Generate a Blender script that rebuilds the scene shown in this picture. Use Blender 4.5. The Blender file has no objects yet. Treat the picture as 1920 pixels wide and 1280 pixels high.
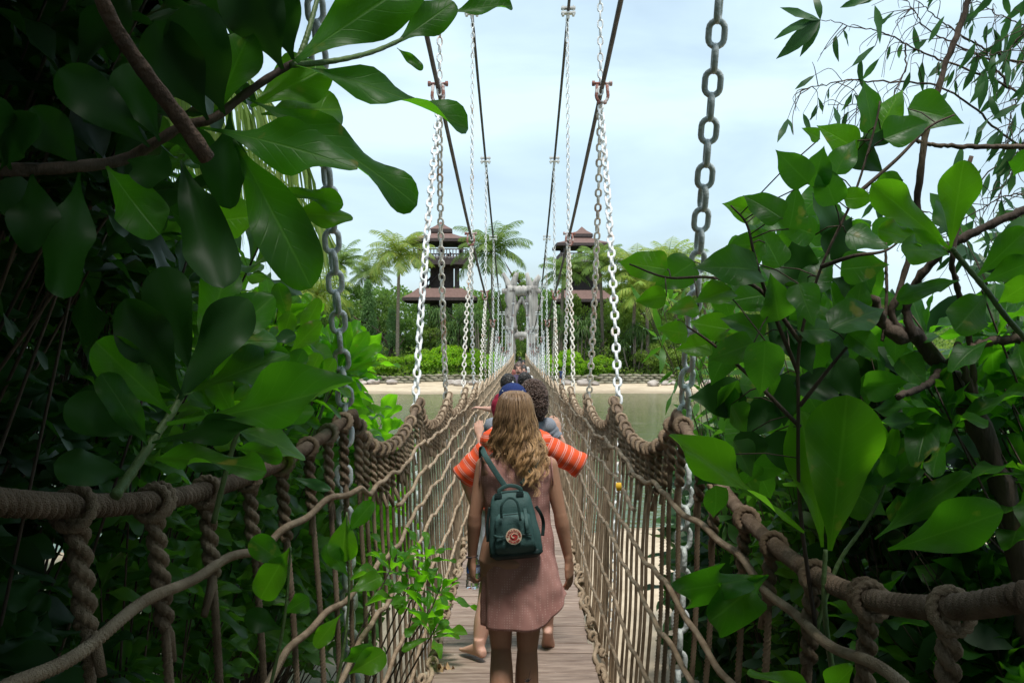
import bpy, bmesh, math, random
import numpy as np
from mathutils import Vector, Matrix, noise as mnoise

PI = math.pi
R = math.radians
scene = bpy.context.scene
# ------------------------------------------------------------------ camera
FPX = 1867.0
cam_data = bpy.data.cameras.new("camera")
cam_data.sensor_width = 36.0
cam_data.lens = 36.0 * FPX / 1920.0
cam_data.clip_start = 0.05
cam_data.clip_end = 4000
cam = bpy.data.objects.new("camera", cam_data)
scene.collection.objects.link(cam)
cam.location = (0, 0, 0)
YAW = math.atan(15.0 / FPX)          # bridge axis vanishes at x = 975
PITCH = math.atan(10.0 / FPX)        # horizon at y = 650
cam.rotation_euler = (PI / 2 + PITCH, 0, YAW)
scene.camera = cam
CR = np.array(cam.rotation_euler.to_matrix())

# ------------------------------------------------------------------ world
world = bpy.data.worlds.new("World")
scene.world = world
world.use_nodes = True
SUN_EL, SUN_ROT = R(70), R(160)      # soft high sun behind the camera, a little to the right
wn, wl = world.node_tree.nodes, world.node_tree.links
bg = wn["Background"]
bg.inputs[1].default_value = 0.112
sky = wn.new("ShaderNodeTexSky")
sky.sky_type = 'NISHITA'
sky.sun_disc = False
sky.sun_elevation = SUN_EL
sky.sun_rotation = SUN_ROT
sky.air_density = 1.0
sky.dust_density = 2.0
tc = wn.new("ShaderNodeTexCoord")
mp = wn.new("ShaderNodeMapping")
mp.inputs['Scale'].default_value = (1.0, 1.0, 3.2)
wl.new(tc.outputs['Generated'], mp.inputs[0])
nz = wn.new("ShaderNodeTexNoise")
nz.inputs['Scale'].default_value = 2.3
nz.inputs['Detail'].default_value = 6
nz.inputs['Roughness'].default_value = 0.5
nz.inputs['Distortion'].default_value = 0.4
wl.new(mp.outputs[0], nz.inputs[0])
rp = wn.new("ShaderNodeValToRGB")
rp.color_ramp.elements[0].position = 0.34
rp.color_ramp.elements[0].color = (0.30, 0.30, 0.30, 1)
rp.color_ramp.elements[1].position = 0.62
rp.color_ramp.elements[1].color = (0.96, 0.96, 0.96, 1)
wl.new(nz.outputs[0], rp.inputs[0])
mx = wn.new("ShaderNodeMix")
mx.data_type = 'RGBA'
wl.new(rp.outputs[0], mx.inputs[0])
wl.new(sky.outputs[0], mx.inputs[6])
mx.inputs[7].default_value = (5.3, 6.75, 7.5, 1)
wl.new(mx.outputs[2], bg.inputs[0])

# ------------------------------------------------------------------ sun
sd = bpy.data.lights.new("sun", 'SUN')
sd.energy = 2.9
sd.angle = R(14)
sd.color = (1.0, 0.96, 0.9)
sun = bpy.data.objects.new("sun", sd)
scene.collection.objects.link(sun)
# direction towards the sun; Nishita rotation turns from +Y, clockwise seen from above
sdir = Vector((math.sin(SUN_ROT) * math.cos(SUN_EL), math.cos(SUN_ROT) * math.cos(SUN_EL), math.sin(SUN_EL)))
sun.rotation_euler = sdir.to_track_quat('Z', 'Y').to_euler()
scene.view_settings.view_transform = 'Standard'
scene.view_settings.look = 'None'
scene.view_settings.exposure = 0.55
scene.view_settings.gamma = 1.0
scene.cycles.max_bounces = 7
scene.cycles.transparent_max_bounces = 8
scene.cycles.transmission_bounces = 6
scene.cycles.use_denoising = True

# ------------------------------------------------------------------ helpers
rng = np.random.default_rng(7)
random.seed(7)

def P(x, y, D):
    """the point at distance D down the bridge that the photograph shows at x, y"""
    d = CR @ np.array([(x - 960) / FPX, (640 - y) / FPX, -1.0])
    return d * (D / d[1])

def nrm(a):
    a = np.asarray(a, float)
    return a / np.maximum(np.linalg.norm(a, axis=-1, keepdims=True), 1e-9)

class MB:
    def __init__(s):
        s.V, s.F3, s.F4, s.U, s.n = [], [], [], [], 0
        s.uv3, s.uv4 = [], []
    def add(s, V, Q=None, T=None, uvq=None):
        V = np.asarray(V, float).reshape(-1, 3)
        s.V.append(V)
        if Q is not None and len(Q):
            s.F4.append(np.asarray(Q, int) + s.n)
            s.uv4.append(np.zeros((len(Q), 4, 2)) if uvq is None else uvq)
        if T is not None and len(T):
            s.F3.append(np.asarray(T, int) + s.n)
        s.n += len(V)
        return s
    def tube(s, path, r, ns=8, lobes=0, pitch=0.1, depth=0.22, cap=True, phase=0.0, ry=None):
        p = np.asarray(path, float)
        n = len(p)
        r = np.full(n, r) if np.isscalar(r) else np.asarray(r, float)
        t = np.gradient(p, axis=0)
        t = nrm(t)
        u = np.zeros((n, 3))
        a = np.array([0, 0, 1.0]) if abs(t[0][2]) < 0.9 else np.array([0, 1.0, 0])
        u0 = nrm(np.cross(t[0], a))
        for i in range(n):
            u0 = u0 - t[i] * (u0 @ t[i])
            u0 = u0 / max(np.linalg.norm(u0), 1e-9)
            u[i] = u0
        v = np.cross(t, u)
        th = np.linspace(0, 2 * PI, ns, endpoint=False)
        sl = np.concatenate([[0], np.cumsum(np.linalg.norm(np.diff(p, axis=0), axis=1))])
        if lobes:
            ph = sl / pitch * 2 * PI / 1.0 + phase
            # cross-section of round strands laid together
            q = (th[None, :] - ph[:, None] + PI / lobes) % (2 * PI / lobes) - PI / lobes
            q = q * 3 / lobes
            k = 0.46 * np.cos(q) + np.sqrt(np.maximum(0.2916 - (0.46 * np.sin(q)) ** 2, 0))
            rr = r[:, None] * (1.04 - (1 - k) * 1.15)
        else:
            rr = r[:, None] * np.ones((1, ns))
        e = 1.0 if ry is None else ry
        V = p[:, None, :] + u[:, None, :] * (rr * np.cos(th))[..., None] + v[:, None, :] * (rr * np.sin(th) * e)[..., None]
        i = np.arange(n - 1)[:, None] * ns
        j = np.arange(ns)[None, :]
        j2 = (j + 1) % ns
        Q = np.stack([i + j, i + j2, i + ns + j2, i + ns + j], -1).reshape(-1, 4)
        V = V.reshape(-1, 3)
        T = None
        if cap:
            V = np.concatenate([V, p[:1], p[-1:]])
            c0, c1 = n * ns, n * ns + 1
            jj = np.arange(ns)
            T = np.concatenate([np.stack([(jj + 1) % ns, jj, np.full(ns, c0)], -1),
                                np.stack([(n - 1) * ns + jj, (n - 1) * ns + (jj + 1) % ns, np.full(ns, c1)], -1)])
        return s.add(V, Q, T)
    def box(s, c, size, rot=None):
        c = np.asarray(c, float); h = np.asarray(size, float) / 2
        V = np.array([[x, y, z] for x in (-1, 1) for y in (-1, 1) for z in (-1, 1)]) * h
        if rot is not None: V = V @ np.asarray(rot).T
        Q = [[0, 1, 3, 2], [4, 6, 7, 5], [0, 4, 5, 1], [2, 3, 7, 6], [0, 2, 6, 4], [1, 5, 7, 3]]
        return s.add(V + c, Q)
    def loft(s, secs, ns=20, cap=True, power=2.0):
        """secs: (centre, rx, ry[, ax, ay]) closed super-ellipse rings"""
        th = np.linspace(0, 2 * PI, ns, endpoint=False)
        ct, st = np.cos(th), np.sin(th)
        cx = np.sign(ct) * np.abs(ct) ** (2 / power); sy = np.sign(st) * np.abs(st) ** (2 / power)
        V = []
        for sc_ in secs:
            c = np.asarray(sc_[0], float)
            ax = np.asarray(sc_[3], float) if len(sc_) > 3 else np.array([1, 0, 0.])
            ay = np.asarray(sc_[4], float) if len(sc_) > 4 else np.array([0, 1, 0.])
            V.append(c + cx[:, None] * sc_[1] * ax + sy[:, None] * sc_[2] * ay)
        n = len(secs)
        V = np.concatenate(V)
        i = np.arange(n - 1)[:, None] * ns; j = np.arange(ns)[None, :]; j2 = (j + 1) % ns
        Q = np.stack([i + j, i + j2, i + ns + j2, i + ns + j], -1).reshape(-1, 4)
        T = None
        if cap:
            V = np.concatenate([V, [secs[0][0]], [secs[-1][0]]])
            c0, c1 = n * ns, n * ns + 1; jj = np.arange(ns)
            T = np.concatenate([np.stack([(jj + 1) % ns, jj, np.full(ns, c0)], -1),
                                np.stack([(n - 1) * ns + jj, (n - 1) * ns + (jj + 1) % ns, np.full(ns, c1)], -1)])
        return s.add(V, Q, T)
    def ball(s, c, r, ns=12, nr=8, rot=None):
        r = np.array([r, r, r]) if np.isscalar(r) else np.asarray(r, float)
        rot = np.eye(3) if rot is None else np.asarray(rot)
        secs = []
        for k in range(nr + 1):
            a = -PI / 2 + PI * (k * 0.94 + nr * 0.03) / nr
            secs.append((np.asarray(c) + rot @ np.array([0, 0, math.sin(a) * r[2]]), math.cos(a) * r[0], math.cos(a) * r[1], rot[:, 0], rot[:, 1]))
        return s.loft(secs, ns)
    def mesh(s, name, mat=None, smooth=True):
        me = bpy.data.meshes.new(name)
        V = np.concatenate(s.V)
        F4 = np.concatenate(s.F4) if s.F4 else np.zeros((0, 4), int)
        F3 = np.concatenate(s.F3) if s.F3 else np.zeros((0, 3), int)
        me.vertices.add(len(V)); me.vertices.foreach_set('co', V.astype(np.float32).ravel())
        nl = F4.size + F3.size
        me.loops.add(nl)
        me.loops.foreach_set('vertex_index', np.concatenate([F4.ravel(), F3.ravel()]).astype(np.int32))
        nf = len(F4) + len(F3)
        me.polygons.add(nf)
        ls = np.concatenate([np.arange(len(F4)) * 4, F4.size + np.arange(len(F3)) * 3]).astype(np.int32)
        me.polygons.foreach_set('loop_start', ls)
        me.polygons.foreach_set('use_smooth', np.full(nf, smooth))
        if s.uv4 and any(np.any(u) for u in s.uv4):
            uv = me.uv_layers.new(name='UVMap')
            a = np.concatenate([np.concatenate(s.uv4).reshape(-1, 2), np.zeros((F3.size, 2))])
            uv.data.foreach_set('uv', a.astype(np.float32).ravel())
        me.update(calc_edges=True)
        me.validate()
        if mat is not None:
            me.materials.append(mat)
        return me
    def build(s, name, mat, parent=None, smooth=True):
        return link(name, s.mesh(name, mat, smooth), parent)

def link(name, me, parent=None):
    o = bpy.data.objects.new(name, me)
    scene.collection.objects.link(o)
    if parent is not None: o.parent = parent
    return o

def tag(o, label=None, cat=None, group=None, kind=None):
    if label: o['label'] = label
    if cat: o['category'] = cat
    if group: o['group'] = group
    if kind: o['kind'] = kind
    return o

def thing(name, label, cat, loc=(0, 0, 0), rz=0.0, group=None):
    o = bpy.data.objects.new(name, None)
    o.empty_display_size = 0.2
    scene.collection.objects.link(o)
    o.location = loc; o.rotation_euler = (0, 0, rz)
    return tag(o, label, cat, group)

KIDS = {}
def dup(root, loc, rz, scale=1.0, label=None, group=None):
    r = root.copy(); scene.collection.objects.link(r)
    r.location = loc; r.rotation_euler = (0, 0, rz)
    r.scale = (scale,) * 3 if np.isscalar(scale) else scale
    if label: r['label'] = label
    if group: r['group'] = group
    for ch in list(root.children):
        c = ch.copy(); scene.collection.objects.link(c); c.parent = r
        for g in ch.children:
            d = g.copy(); scene.collection.objects.link(d); d.parent = c
    return r

def apply_mods(o):
    dg = bpy.context.evaluated_depsgraph_get()
    me = bpy.data.meshes.new_from_object(o.evaluated_get(dg))
    old = o.data
    mats = [m for m in old.materials]
    o.modifiers.clear(); o.data = me
    me.materials.clear()
    for m in mats: me.materials.append(m)
    me.polygons.foreach_set('use_smooth', np.full(len(me.polygons), True))
    bpy.data.meshes.remove(old)
    return o

def remesh(o, vox, smooth=4, fac=0.6):
    m = o.modifiers.new('r', 'REMESH'); m.mode = 'VOXEL'; m.voxel_size = vox; m.use_smooth_shade = True
    if smooth:
        s_ = o.modifiers.new('s', 'SMOOTH'); s_.iterations = smooth; s_.factor = fac
    return apply_mods(o)

def fbm(V, scale, seed=0.0, oct=3):
    return np.array([mnoise.fractal(Vector(v) * scale + Vector((seed, seed * 1.7, -seed)), 1.0, 2.0, oct) for v in V])

# ------------------------------------------------------------------ materials
def newmat(name):
    m = bpy.data.materials.new(name); m.use_nodes = True
    nt = m.node_tree
    return m, nt, nt.nodes['Principled BSDF']

def mat(name, c1, c2=None, rough=0.7, scale=5.0, detail=4, bump=0.0, bscale=None, metal=0.0, spec=0.5, stretch=None,
        c3=None, s3=2.0, t3=(0.55, 0.62), rand=0.0, contrast=(0.35, 0.65), sheen=0.0):
    m, nt, b = newmat(name); N, L = nt.nodes, nt.links
    b.inputs['Roughness'].default_value = rough
    b.inputs['Metallic'].default_value = metal
    b.inputs['Specular IOR Level'].default_value = spec
    if sheen: b.inputs['Sheen Weight'].default_value = sheen
    tcn = N.new('ShaderNodeTexCoord'); mpn = N.new('ShaderNodeMapping')
    L.new(tcn.outputs['Object'], mpn.inputs[0])
    if stretch: mpn.inputs['Scale'].default_value = stretch
    c2 = c2 or c1
    n1 = N.new('ShaderNodeTexNoise'); n1.inputs['Scale'].default_value = scale; n1.inputs['Detail'].default_value = detail
    L.new(mpn.outputs[0], n1.inputs[0])
    r1 = N.new('ShaderNodeValToRGB')
    r1.color_ramp.elements[0].position = contrast[0]; r1.color_ramp.elements[1].position = contrast[1]
    r1.color_ramp.elements[0].color = (*c1, 1); r1.color_ramp.elements[1].color = (*c2, 1)
    L.new(n1.outputs[0], r1.inputs[0])
    out = r1.outputs[0]
    if c3:
        n3 = N.new('ShaderNodeTexNoise'); n3.inputs['Scale'].default_value = s3; n3.inputs['Detail'].default_value = 5
        n3.inputs['Roughness'].default_value = 0.65
        L.new(tcn.outputs['Object'], n3.inputs[0])
        r3 = N.new('ShaderNodeValToRGB'); r3.color_ramp.elements[0].position = t3[0]; r3.color_ramp.elements[1].position = t3[1]
        L.new(n3.outputs[0], r3.inputs[0])
        m3 = N.new('ShaderNodeMix'); m3.data_type = 'RGBA'; L.new(r3.outputs[0], m3.inputs[0])
        L.new(out, m3.inputs[6]); m3.inputs[7].default_value = (*c3, 1); out = m3.outputs[2]
    if rand:
        oi = N.new('ShaderNodeObjectInfo'); hs = N.new('ShaderNodeHueSaturation')
        mr = N.new('ShaderNodeMapRange'); mr.inputs[3].default_value = 1 - rand; mr.inputs[4].default_value = 1 + rand
        L.new(oi.outputs['Random'], mr.inputs[0]); L.new(mr.outputs[0], hs.inputs['Value']); L.new(out, hs.inputs['Color']); out = hs.outputs[0]
    L.new(out, b.inputs['Base Color'])
    if bump:
        nb = N.new('ShaderNodeTexNoise'); nb.inputs['Scale'].default_value = bscale or scale * 3; nb.inputs['Detail'].default_value = 5
        L.new(mpn.outputs[0], nb.inputs[0])
        bp = N.new('ShaderNodeBump'); bp.inputs['Strength'].default_value = bump; bp.inputs['Distance'].default_value = 0.02
        L.new(nb.outputs[0], bp.inputs['Height']); L.new(bp.outputs[0], b.inputs['Normal'])
    return m

def leafmat(name, cols, trans=(0.10, 0.30, 0.02), tw=0.45, rough=0.42, veins=False, spots=None, rand=0.12, spec=0.28):
    m, nt, b = newmat(name); N, L = nt.nodes, nt.links
    b.inputs['Roughness'].default_value = rough
    b.inputs['Specular IOR Level'].default_value = spec
    geo = N.new('ShaderNodeNewGeometry')
    r1 = N.new('ShaderNodeValToRGB'); cr = r1.color_ramp
    cr.elements[0].color = (*cols[0], 1); cr.elements[1].color = (*cols[-1], 1)
    for k, c in enumerate(cols[1:-1]):
        e = cr.elements.new((k + 1) / (len(cols) - 1)); e.color = (*c, 1)
    L.new(geo.outputs['Random Per Island'], r1.inputs[0])
    oi = N.new('ShaderNodeObjectInfo')
    hs = N.new('ShaderNodeHueSaturation')
    mr = N.new('ShaderNodeMapRange'); mr.inputs[3].default_value = 1 - rand * 1.5; mr.inputs[4].default_value = 1 + rand * 1.5
    L.new(oi.outputs['Random'], mr.inputs[0]); L.new(mr.outputs[0], hs.inputs['Value'])
    L.new(r1.outputs[0], hs.inputs['Color'])
    out = hs.outputs[0]
    vf = None
    if veins:
        uv = N.new('ShaderNodeUVMap'); uv.uv_map = 'UVMap'
        sx = N.new('ShaderNodeSeparateXYZ'); L.new(uv.outputs[0], sx.inputs[0])
        ab = N.new('ShaderNodeMath'); ab.operation = 'ABSOLUTE'; L.new(sx.outputs[0], ab.inputs[0])
        mid = N.new('ShaderNodeMapRange'); mid.inputs[1].default_value = 0.02; mid.inputs[2].default_value = 0.07
        mid.inputs[3].default_value = 1; mid.inputs[4].default_value = 0; L.new(ab.outputs[0], mid.inputs[0])
        # side veins: v*freq - |u|*k
        ma = N.new('ShaderNodeMath'); ma.operation = 'MULTIPLY_ADD'; ma.inputs[1].default_value = -0.22; L.new(ab.outputs[0], ma.inputs[0]); L.new(sx.outputs[1], ma.inputs[2])
        ms = N.new('ShaderNodeMath'); ms.operation = 'MULTIPLY'; ms.inputs[1].default_value = 55; L.new(ma.outputs[0], ms.inputs[0])
        si = N.new('ShaderNodeMath'); si.operation = 'SINE'; L.new(ms.outputs[0], si.inputs[0])
        sv = N.new('ShaderNodeMapRange'); sv.inputs[1].default_value = 0.9; sv.inputs[2].default_value = 1.0; sv.inputs[3].default_value = 0; sv.inputs[4].default_value = 0.35
        L.new(si.outputs[0], sv.inputs[0])
        mxv = N.new('ShaderNodeMath'); mxv.operation = 'MAXIMUM'; L.new(mid.outputs[0], mxv.inputs[0]); L.new(sv.outputs[0], mxv.inputs[1])
        vf = mxv
        mm = N.new('ShaderNodeMix'); mm.data_type = 'RGBA'
        sc_ = N.new('ShaderNodeMath'); sc_.operation = 'MULTIPLY'; sc_.inputs[1].default_value = 0.45; L.new(mxv.outputs[0], sc_.inputs[0])
        L.new(sc_.outputs[0], mm.inputs[0]); L.new(out, mm.inputs[6])
        mm.inputs[7].default_value = (cols[-1][0] * 2.2 + .02, cols[-1][1] * 1.7 + .02, cols[-1][2] * 1.8 + 0.01, 1)
        out = mm.outputs[2]
        bp = N.new('ShaderNodeBump'); bp.inputs['Strength'].default_value = 0.35; bp.inputs['Distance'].default_value = 0.004
        nb = N.new('ShaderNodeTexNoise'); nb.inputs['Scale'].default_value = 30
        tcn = N.new('ShaderNodeTexCoord'); L.new(tcn.outputs['Object'], nb.inputs[0])
        ad = N.new('ShaderNodeMath'); ad.operation = 'SUBTRACT'; L.new(nb.outputs[0], ad.inputs[0]); L.new(mxv.outputs[0], ad.inputs[1])
        L.new(ad.outputs[0], bp.inputs['Height']); L.new(bp.outputs[0], b.inputs['Normal'])
        # sparse blemishes
        n3 = N.new('ShaderNodeTexNoise'); n3.inputs['Scale'].default_value = 14; n3.inputs['Detail'].default_value = 3; L.new(tcn.outputs['Object'], n3.inputs[0])
        r3 = N.new('ShaderNodeMapRange'); r3.inputs[1].default_value = 0.655; r3.inputs[2].default_value = 0.72; L.new(n3.outputs[0], r3.inputs[0])
        m3 = N.new('ShaderNodeMix'); m3.data_type = 'RGBA'; L.new(r3.outputs[0], m3.inputs[0]); L.new(out, m3.inputs[6]); m3.inputs[7].default_value = (0.16, 0.15, 0.03, 1)
        out = m3.outputs[2]
    L.new(out, b.inputs['Base Color'])
    tr = N.new('ShaderNodeBsdfTranslucent')
    tm = N.new('ShaderNodeMix'); tm.data_type = 'RGBA'; tm.blend_type = 'MIX'; tm.inputs[0].default_value = 0.75
    # transmitted colour: brighter and yellower than the surface, varying with the leaf
    sc2 = N.new('ShaderNodeHueSaturation'); sc2.inputs['Value'].default_value = 3.0; sc2.inputs['Saturation'].default_value = 1.1
    L.new(out, sc2.inputs['Color'])
    L.new(sc2.outputs[0], tm.inputs[6]); tm.inputs[7].default_value = (*trans, 1)
    L.new(tm.outputs[2], tr.inputs['Color'])
    ms_ = N.new('ShaderNodeMixShader'); ms_.inputs[0].default_value = tw
    L.new(b.outputs[0], ms_.inputs[1]); L.new(tr.outputs[0], ms_.inputs[2])
    L.new(ms_.outputs[0], N['Material Output'].inputs['Surface'])
    return m

M = {}
M['sand'] = mat('sand', (0.46, 0.37, 0.255), (0.56, 0.46, 0.33), 0.95, 2.0, bump=0.3, bscale=30, c3=(0.36, 0.28, 0.19), s3=0.3, t3=(0.5, 0.7))
M['rope'] = mat('rope', (0.15, 0.105, 0.07), (0.29, 0.21, 0.15), 0.95, 9.0, bump=0.8, bscale=260, spec=0.15)  # near hand rope, its shade put into a darker colour than the far part
M['rope_pale'] = mat('rope_pale', (0.32, 0.23, 0.15), (0.55, 0.42, 0.29), 0.95, 6.0, bump=0.8, bscale=260, spec=0.15)
M['rope_net'] = mat('rope_net', (0.20, 0.14, 0.09), (0.42, 0.31, 0.21), 0.95, 5.0, bump=0.8, bscale=300, spec=0.15)
M['chain_white'] = mat('chain_white', (0.70, 0.71, 0.70), (0.82, 0.83, 0.82), 0.5, 7.0, bump=0.35, bscale=60, c3=(0.42, 0.25, 0.15), s3=3.4, t3=(0.57, 0.70), rand=0.06)
M['chain_tan'] = mat('chain_tan', (0.52, 0.48, 0.41), (0.72, 0.69, 0.62), 0.6, 7.0, bump=0.35, bscale=60, c3=(0.30, 0.15, 0.07), s3=3.5, t3=(0.55, 0.68), rand=0.1)
M['chain_shaded'] = mat('chain_shaded', (0.42, 0.46, 0.44), (0.56, 0.60, 0.585), 0.45, 6.0, bump=0.5, bscale=45, c3=(0.28, 0.22, 0.16), s3=5.0, t3=(0.66, 0.74))  # nearest white chains, their shade put into a grey-green colour
M['cable'] = mat('cable', (0.045, 0.04, 0.042), (0.09, 0.08, 0.08), 0.7, 8.0, bump=0.5, bscale=80)
M['rust'] = mat('rust', (0.16, 0.05, 0.035), (0.28, 0.12, 0.09), 0.8, 12.0, bump=0.4, bscale=60, c3=(0.5, 0.46, 0.44), s3=9, t3=(0.5, 0.6))
M['whitemetal'] = mat('whitemetal', (0.62, 0.62, 0.6), (0.72, 0.73, 0.72), 0.5, 8.0)
M['bark'] = mat('bark', (0.045, 0.032, 0.024), (0.12, 0.085, 0.06), 0.9, 6.0, bump=0.9, bscale=30, stretch=(1, 1, 0.3))
M['stem'] = mat('stem', (0.06, 0.11, 0.03), (0.10, 0.17, 0.05), 0.55, 8.0, bump=0.3, bscale=60)
M['palmtrunk'] = mat('palmtrunk', (0.16, 0.125, 0.095), (0.27, 0.22, 0.17), 0.9, 3.0, bump=0.6, bscale=12, stretch=(1, 1, 4))
M['driftwood'] = mat('driftwood', (0.20, 0.185, 0.17), (0.46, 0.435, 0.40), 0.9, 1.6, bump=0.9, bscale=5, stretch=(1, 1, 0.22), c3=(0.09, 0.08, 0.07), s3=1.0, t3=(0.58, 0.66))
M['roof'] = mat('roof', (0.12, 0.066, 0.054), (0.175, 0.105, 0.088), 0.8, 3.0, bump=0.4, bscale=20, stretch=(1, 1, 6))
M['towerwood'] = mat('towerwood', (0.04, 0.028, 0.026), (0.075, 0.052, 0.048), 0.7, 4.0)
M['towerrail'] = mat('towerrail', (0.20, 0.15, 0.14), (0.28, 0.21, 0.20), 0.7, 4.0)
M['rock'] = mat('rock', (0.22, 0.19, 0.165), (0.42, 0.37, 0.33), 0.9, 0.9, bump=0.8, bscale=4, rand=0.2)
M['sandbag'] = mat('sandbag', (0.10, 0.095, 0.06), (0.22, 0.20, 0.14), 0.95, 2.0, bump=0.5, bscale=14, rand=0.2)
# leaves
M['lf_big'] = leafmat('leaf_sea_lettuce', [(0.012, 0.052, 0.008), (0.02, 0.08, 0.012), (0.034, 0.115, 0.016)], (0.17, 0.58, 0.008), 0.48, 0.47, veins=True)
M['lf_bright'] = leafmat('leaf_sea_lettuce_lit', [(0.045, 0.15, 0.015), (0.07, 0.19, 0.02)], (0.27, 0.74, 0.012), 0.56, 0.35, veins=True)  # lit copy of the sea lettuce leaf, backlight put into the colour
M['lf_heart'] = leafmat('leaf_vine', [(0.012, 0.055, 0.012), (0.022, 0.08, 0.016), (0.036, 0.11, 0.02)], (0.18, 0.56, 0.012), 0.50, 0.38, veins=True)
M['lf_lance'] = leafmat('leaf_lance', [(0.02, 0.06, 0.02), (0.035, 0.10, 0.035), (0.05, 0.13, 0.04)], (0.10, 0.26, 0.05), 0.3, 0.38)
M['lf_fill'] = leafmat('leaf_shaded', [(0.008, 0.032, 0.008), (0.014, 0.055, 0.011), (0.028, 0.09, 0.015)], (0.05, 0.17, 0.01), 0.28, 0.5)  # darker leaf copy with deep shade put into its colour
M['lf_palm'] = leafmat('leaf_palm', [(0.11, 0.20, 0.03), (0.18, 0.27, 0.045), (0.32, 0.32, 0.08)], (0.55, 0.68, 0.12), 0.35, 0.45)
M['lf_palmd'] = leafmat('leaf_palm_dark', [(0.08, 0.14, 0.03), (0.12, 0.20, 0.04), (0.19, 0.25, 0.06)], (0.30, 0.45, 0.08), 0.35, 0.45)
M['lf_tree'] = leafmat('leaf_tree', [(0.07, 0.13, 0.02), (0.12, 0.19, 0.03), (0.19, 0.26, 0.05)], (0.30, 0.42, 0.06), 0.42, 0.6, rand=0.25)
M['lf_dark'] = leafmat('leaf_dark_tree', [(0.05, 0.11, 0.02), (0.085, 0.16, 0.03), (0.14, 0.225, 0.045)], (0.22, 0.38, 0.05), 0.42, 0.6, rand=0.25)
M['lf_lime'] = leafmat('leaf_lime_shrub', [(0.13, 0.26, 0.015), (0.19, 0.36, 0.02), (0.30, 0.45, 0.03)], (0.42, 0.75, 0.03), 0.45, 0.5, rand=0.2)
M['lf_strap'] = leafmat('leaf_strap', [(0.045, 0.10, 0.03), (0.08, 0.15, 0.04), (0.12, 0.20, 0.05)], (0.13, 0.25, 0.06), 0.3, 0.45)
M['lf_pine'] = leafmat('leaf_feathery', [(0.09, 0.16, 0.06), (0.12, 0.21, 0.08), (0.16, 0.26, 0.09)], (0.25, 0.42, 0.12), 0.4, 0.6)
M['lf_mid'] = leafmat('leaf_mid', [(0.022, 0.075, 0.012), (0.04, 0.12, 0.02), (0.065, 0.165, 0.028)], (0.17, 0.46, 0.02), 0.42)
M['lf_dry'] = mat('dry_leaf', (0.22, 0.13, 0.06), (0.40, 0.27, 0.14), 0.8, 10)

# ------------------------------------------------------------------ leaf templates
def leaf_tpl(shape, nv=9, nu=4, ratio=0.33, fold=0.25, curl=0.25, wave=0.02, seed=0, side=0.0):
    v = np.linspace(0, 1, nv + 1)
    if shape == 'obovate':
        v = 1 - (1 - np.linspace(0, 1, nv + 1)) ** 1.45
        g = np.clip(v / .66, 0, 1)
        w = np.where(v < .66, 0.06 + 0.94 * np.sin(g * PI / 2) ** 1.9, np.sqrt(np.clip(1 - ((v - .66) / .34) ** 2.3, 0, 1)))
    elif shape == 'heart':
        w = np.sin(PI * v ** 0.62) ** 0.62 * (1 - 0.35 * v ** 2); w = w * np.clip((1.0 - v) * 3.2, 0, 1) ** 0.5
    elif shape == 'round':
        w = np.sin(PI * v ** 0.95) ** 0.55
    else:
        w = np.sin(PI * v ** 0.9) ** 0.9
    w = np.maximum(w, 0.035 * (1 - v)) * ratio * 0.5
    w[-1] = 0.002
    u = np.linspace(-1, 1, nu + 1)
    r_ = np.random.default_rng(seed)
    ph = r_.uniform(0, 6.28, 4)
    X = w[:, None] * u[None, :]
    Y = np.repeat(v[:, None], nu + 1, 1)
    Z = fold * np.abs(u)[None, :] * w[:, None] * (0.7 + 0.6 * np.sin(3 * v + ph[0]))[:, None]
    Z = Z + wave * np.sin(9 * v + ph[1])[:, None] * np.sign(u)[None, :] * (np.abs(u) ** 2)[None, :] * (w / ratio)[:, None] * 4
    Z = Z - curl * (v ** 2)[:, None]
    Y = Y - 0.5 * curl * curl * (v ** 3)[:, None]
    X = X + side * (v ** 2)[:, None]
    Vt = np.stack([X, Y, Z], -1).reshape(-1, 3)
    i = np.arange(nv)[:, None] * (nu + 1); j = np.arange(nu)[None, :]
    Q = np.stack([i + j, i + j + 1, i + nu + 2 + j, i + nu + 1 + j], -1).reshape(-1, 4)
    UV = np.stack([np.repeat(u[None, :], nv + 1, 0), np.repeat(v[:, None], nu + 1, 1)], -1).reshape(-1, 2)
    UV = UV + 1e-4
    return Vt, Q, UV[Q]

def put_leaves(mb, tpls, base, d, n, L, W=1.0, tid=None):
    base = np.atleast_2d(base); N_ = len(base)
    d = nrm(np.broadcast_to(d, (N_, 3))); n = np.broadcast_to(n, (N_, 3))
    x = nrm(np.cross(d, n)); n = np.cross(x, d)
    L = np.broadcast_to(L, (N_,)); W = np.broadcast_to(W, (N_,))
    if tid is None: tid = rng.integers(0, len(tpls), N_)
    for k, (Vt, Q, UV) in enumerate(tpls):
        I = np.where(tid == k)[0]
        if not len(I): continue
        A = Vt[None, :, 0:1] * (x[I] * (L[I] * W[I])[:, None])[:, None] + Vt[None, :, 1:2] * (d[I] * L[I][:, None])[:, None] + Vt[None, :, 2:3] * (n[I] * L[I][:, None])[:, None]
        A = A + base[I][:, None]
        nv = len(Vt)
        QQ = (Q[None] + (np.arange(len(I)) * nv)[:, None, None]).reshape(-1, 4)
        mb.add(A.reshape(-1, 3), QQ, uvq=np.tile(UV, (len(I), 1, 1)))

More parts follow.
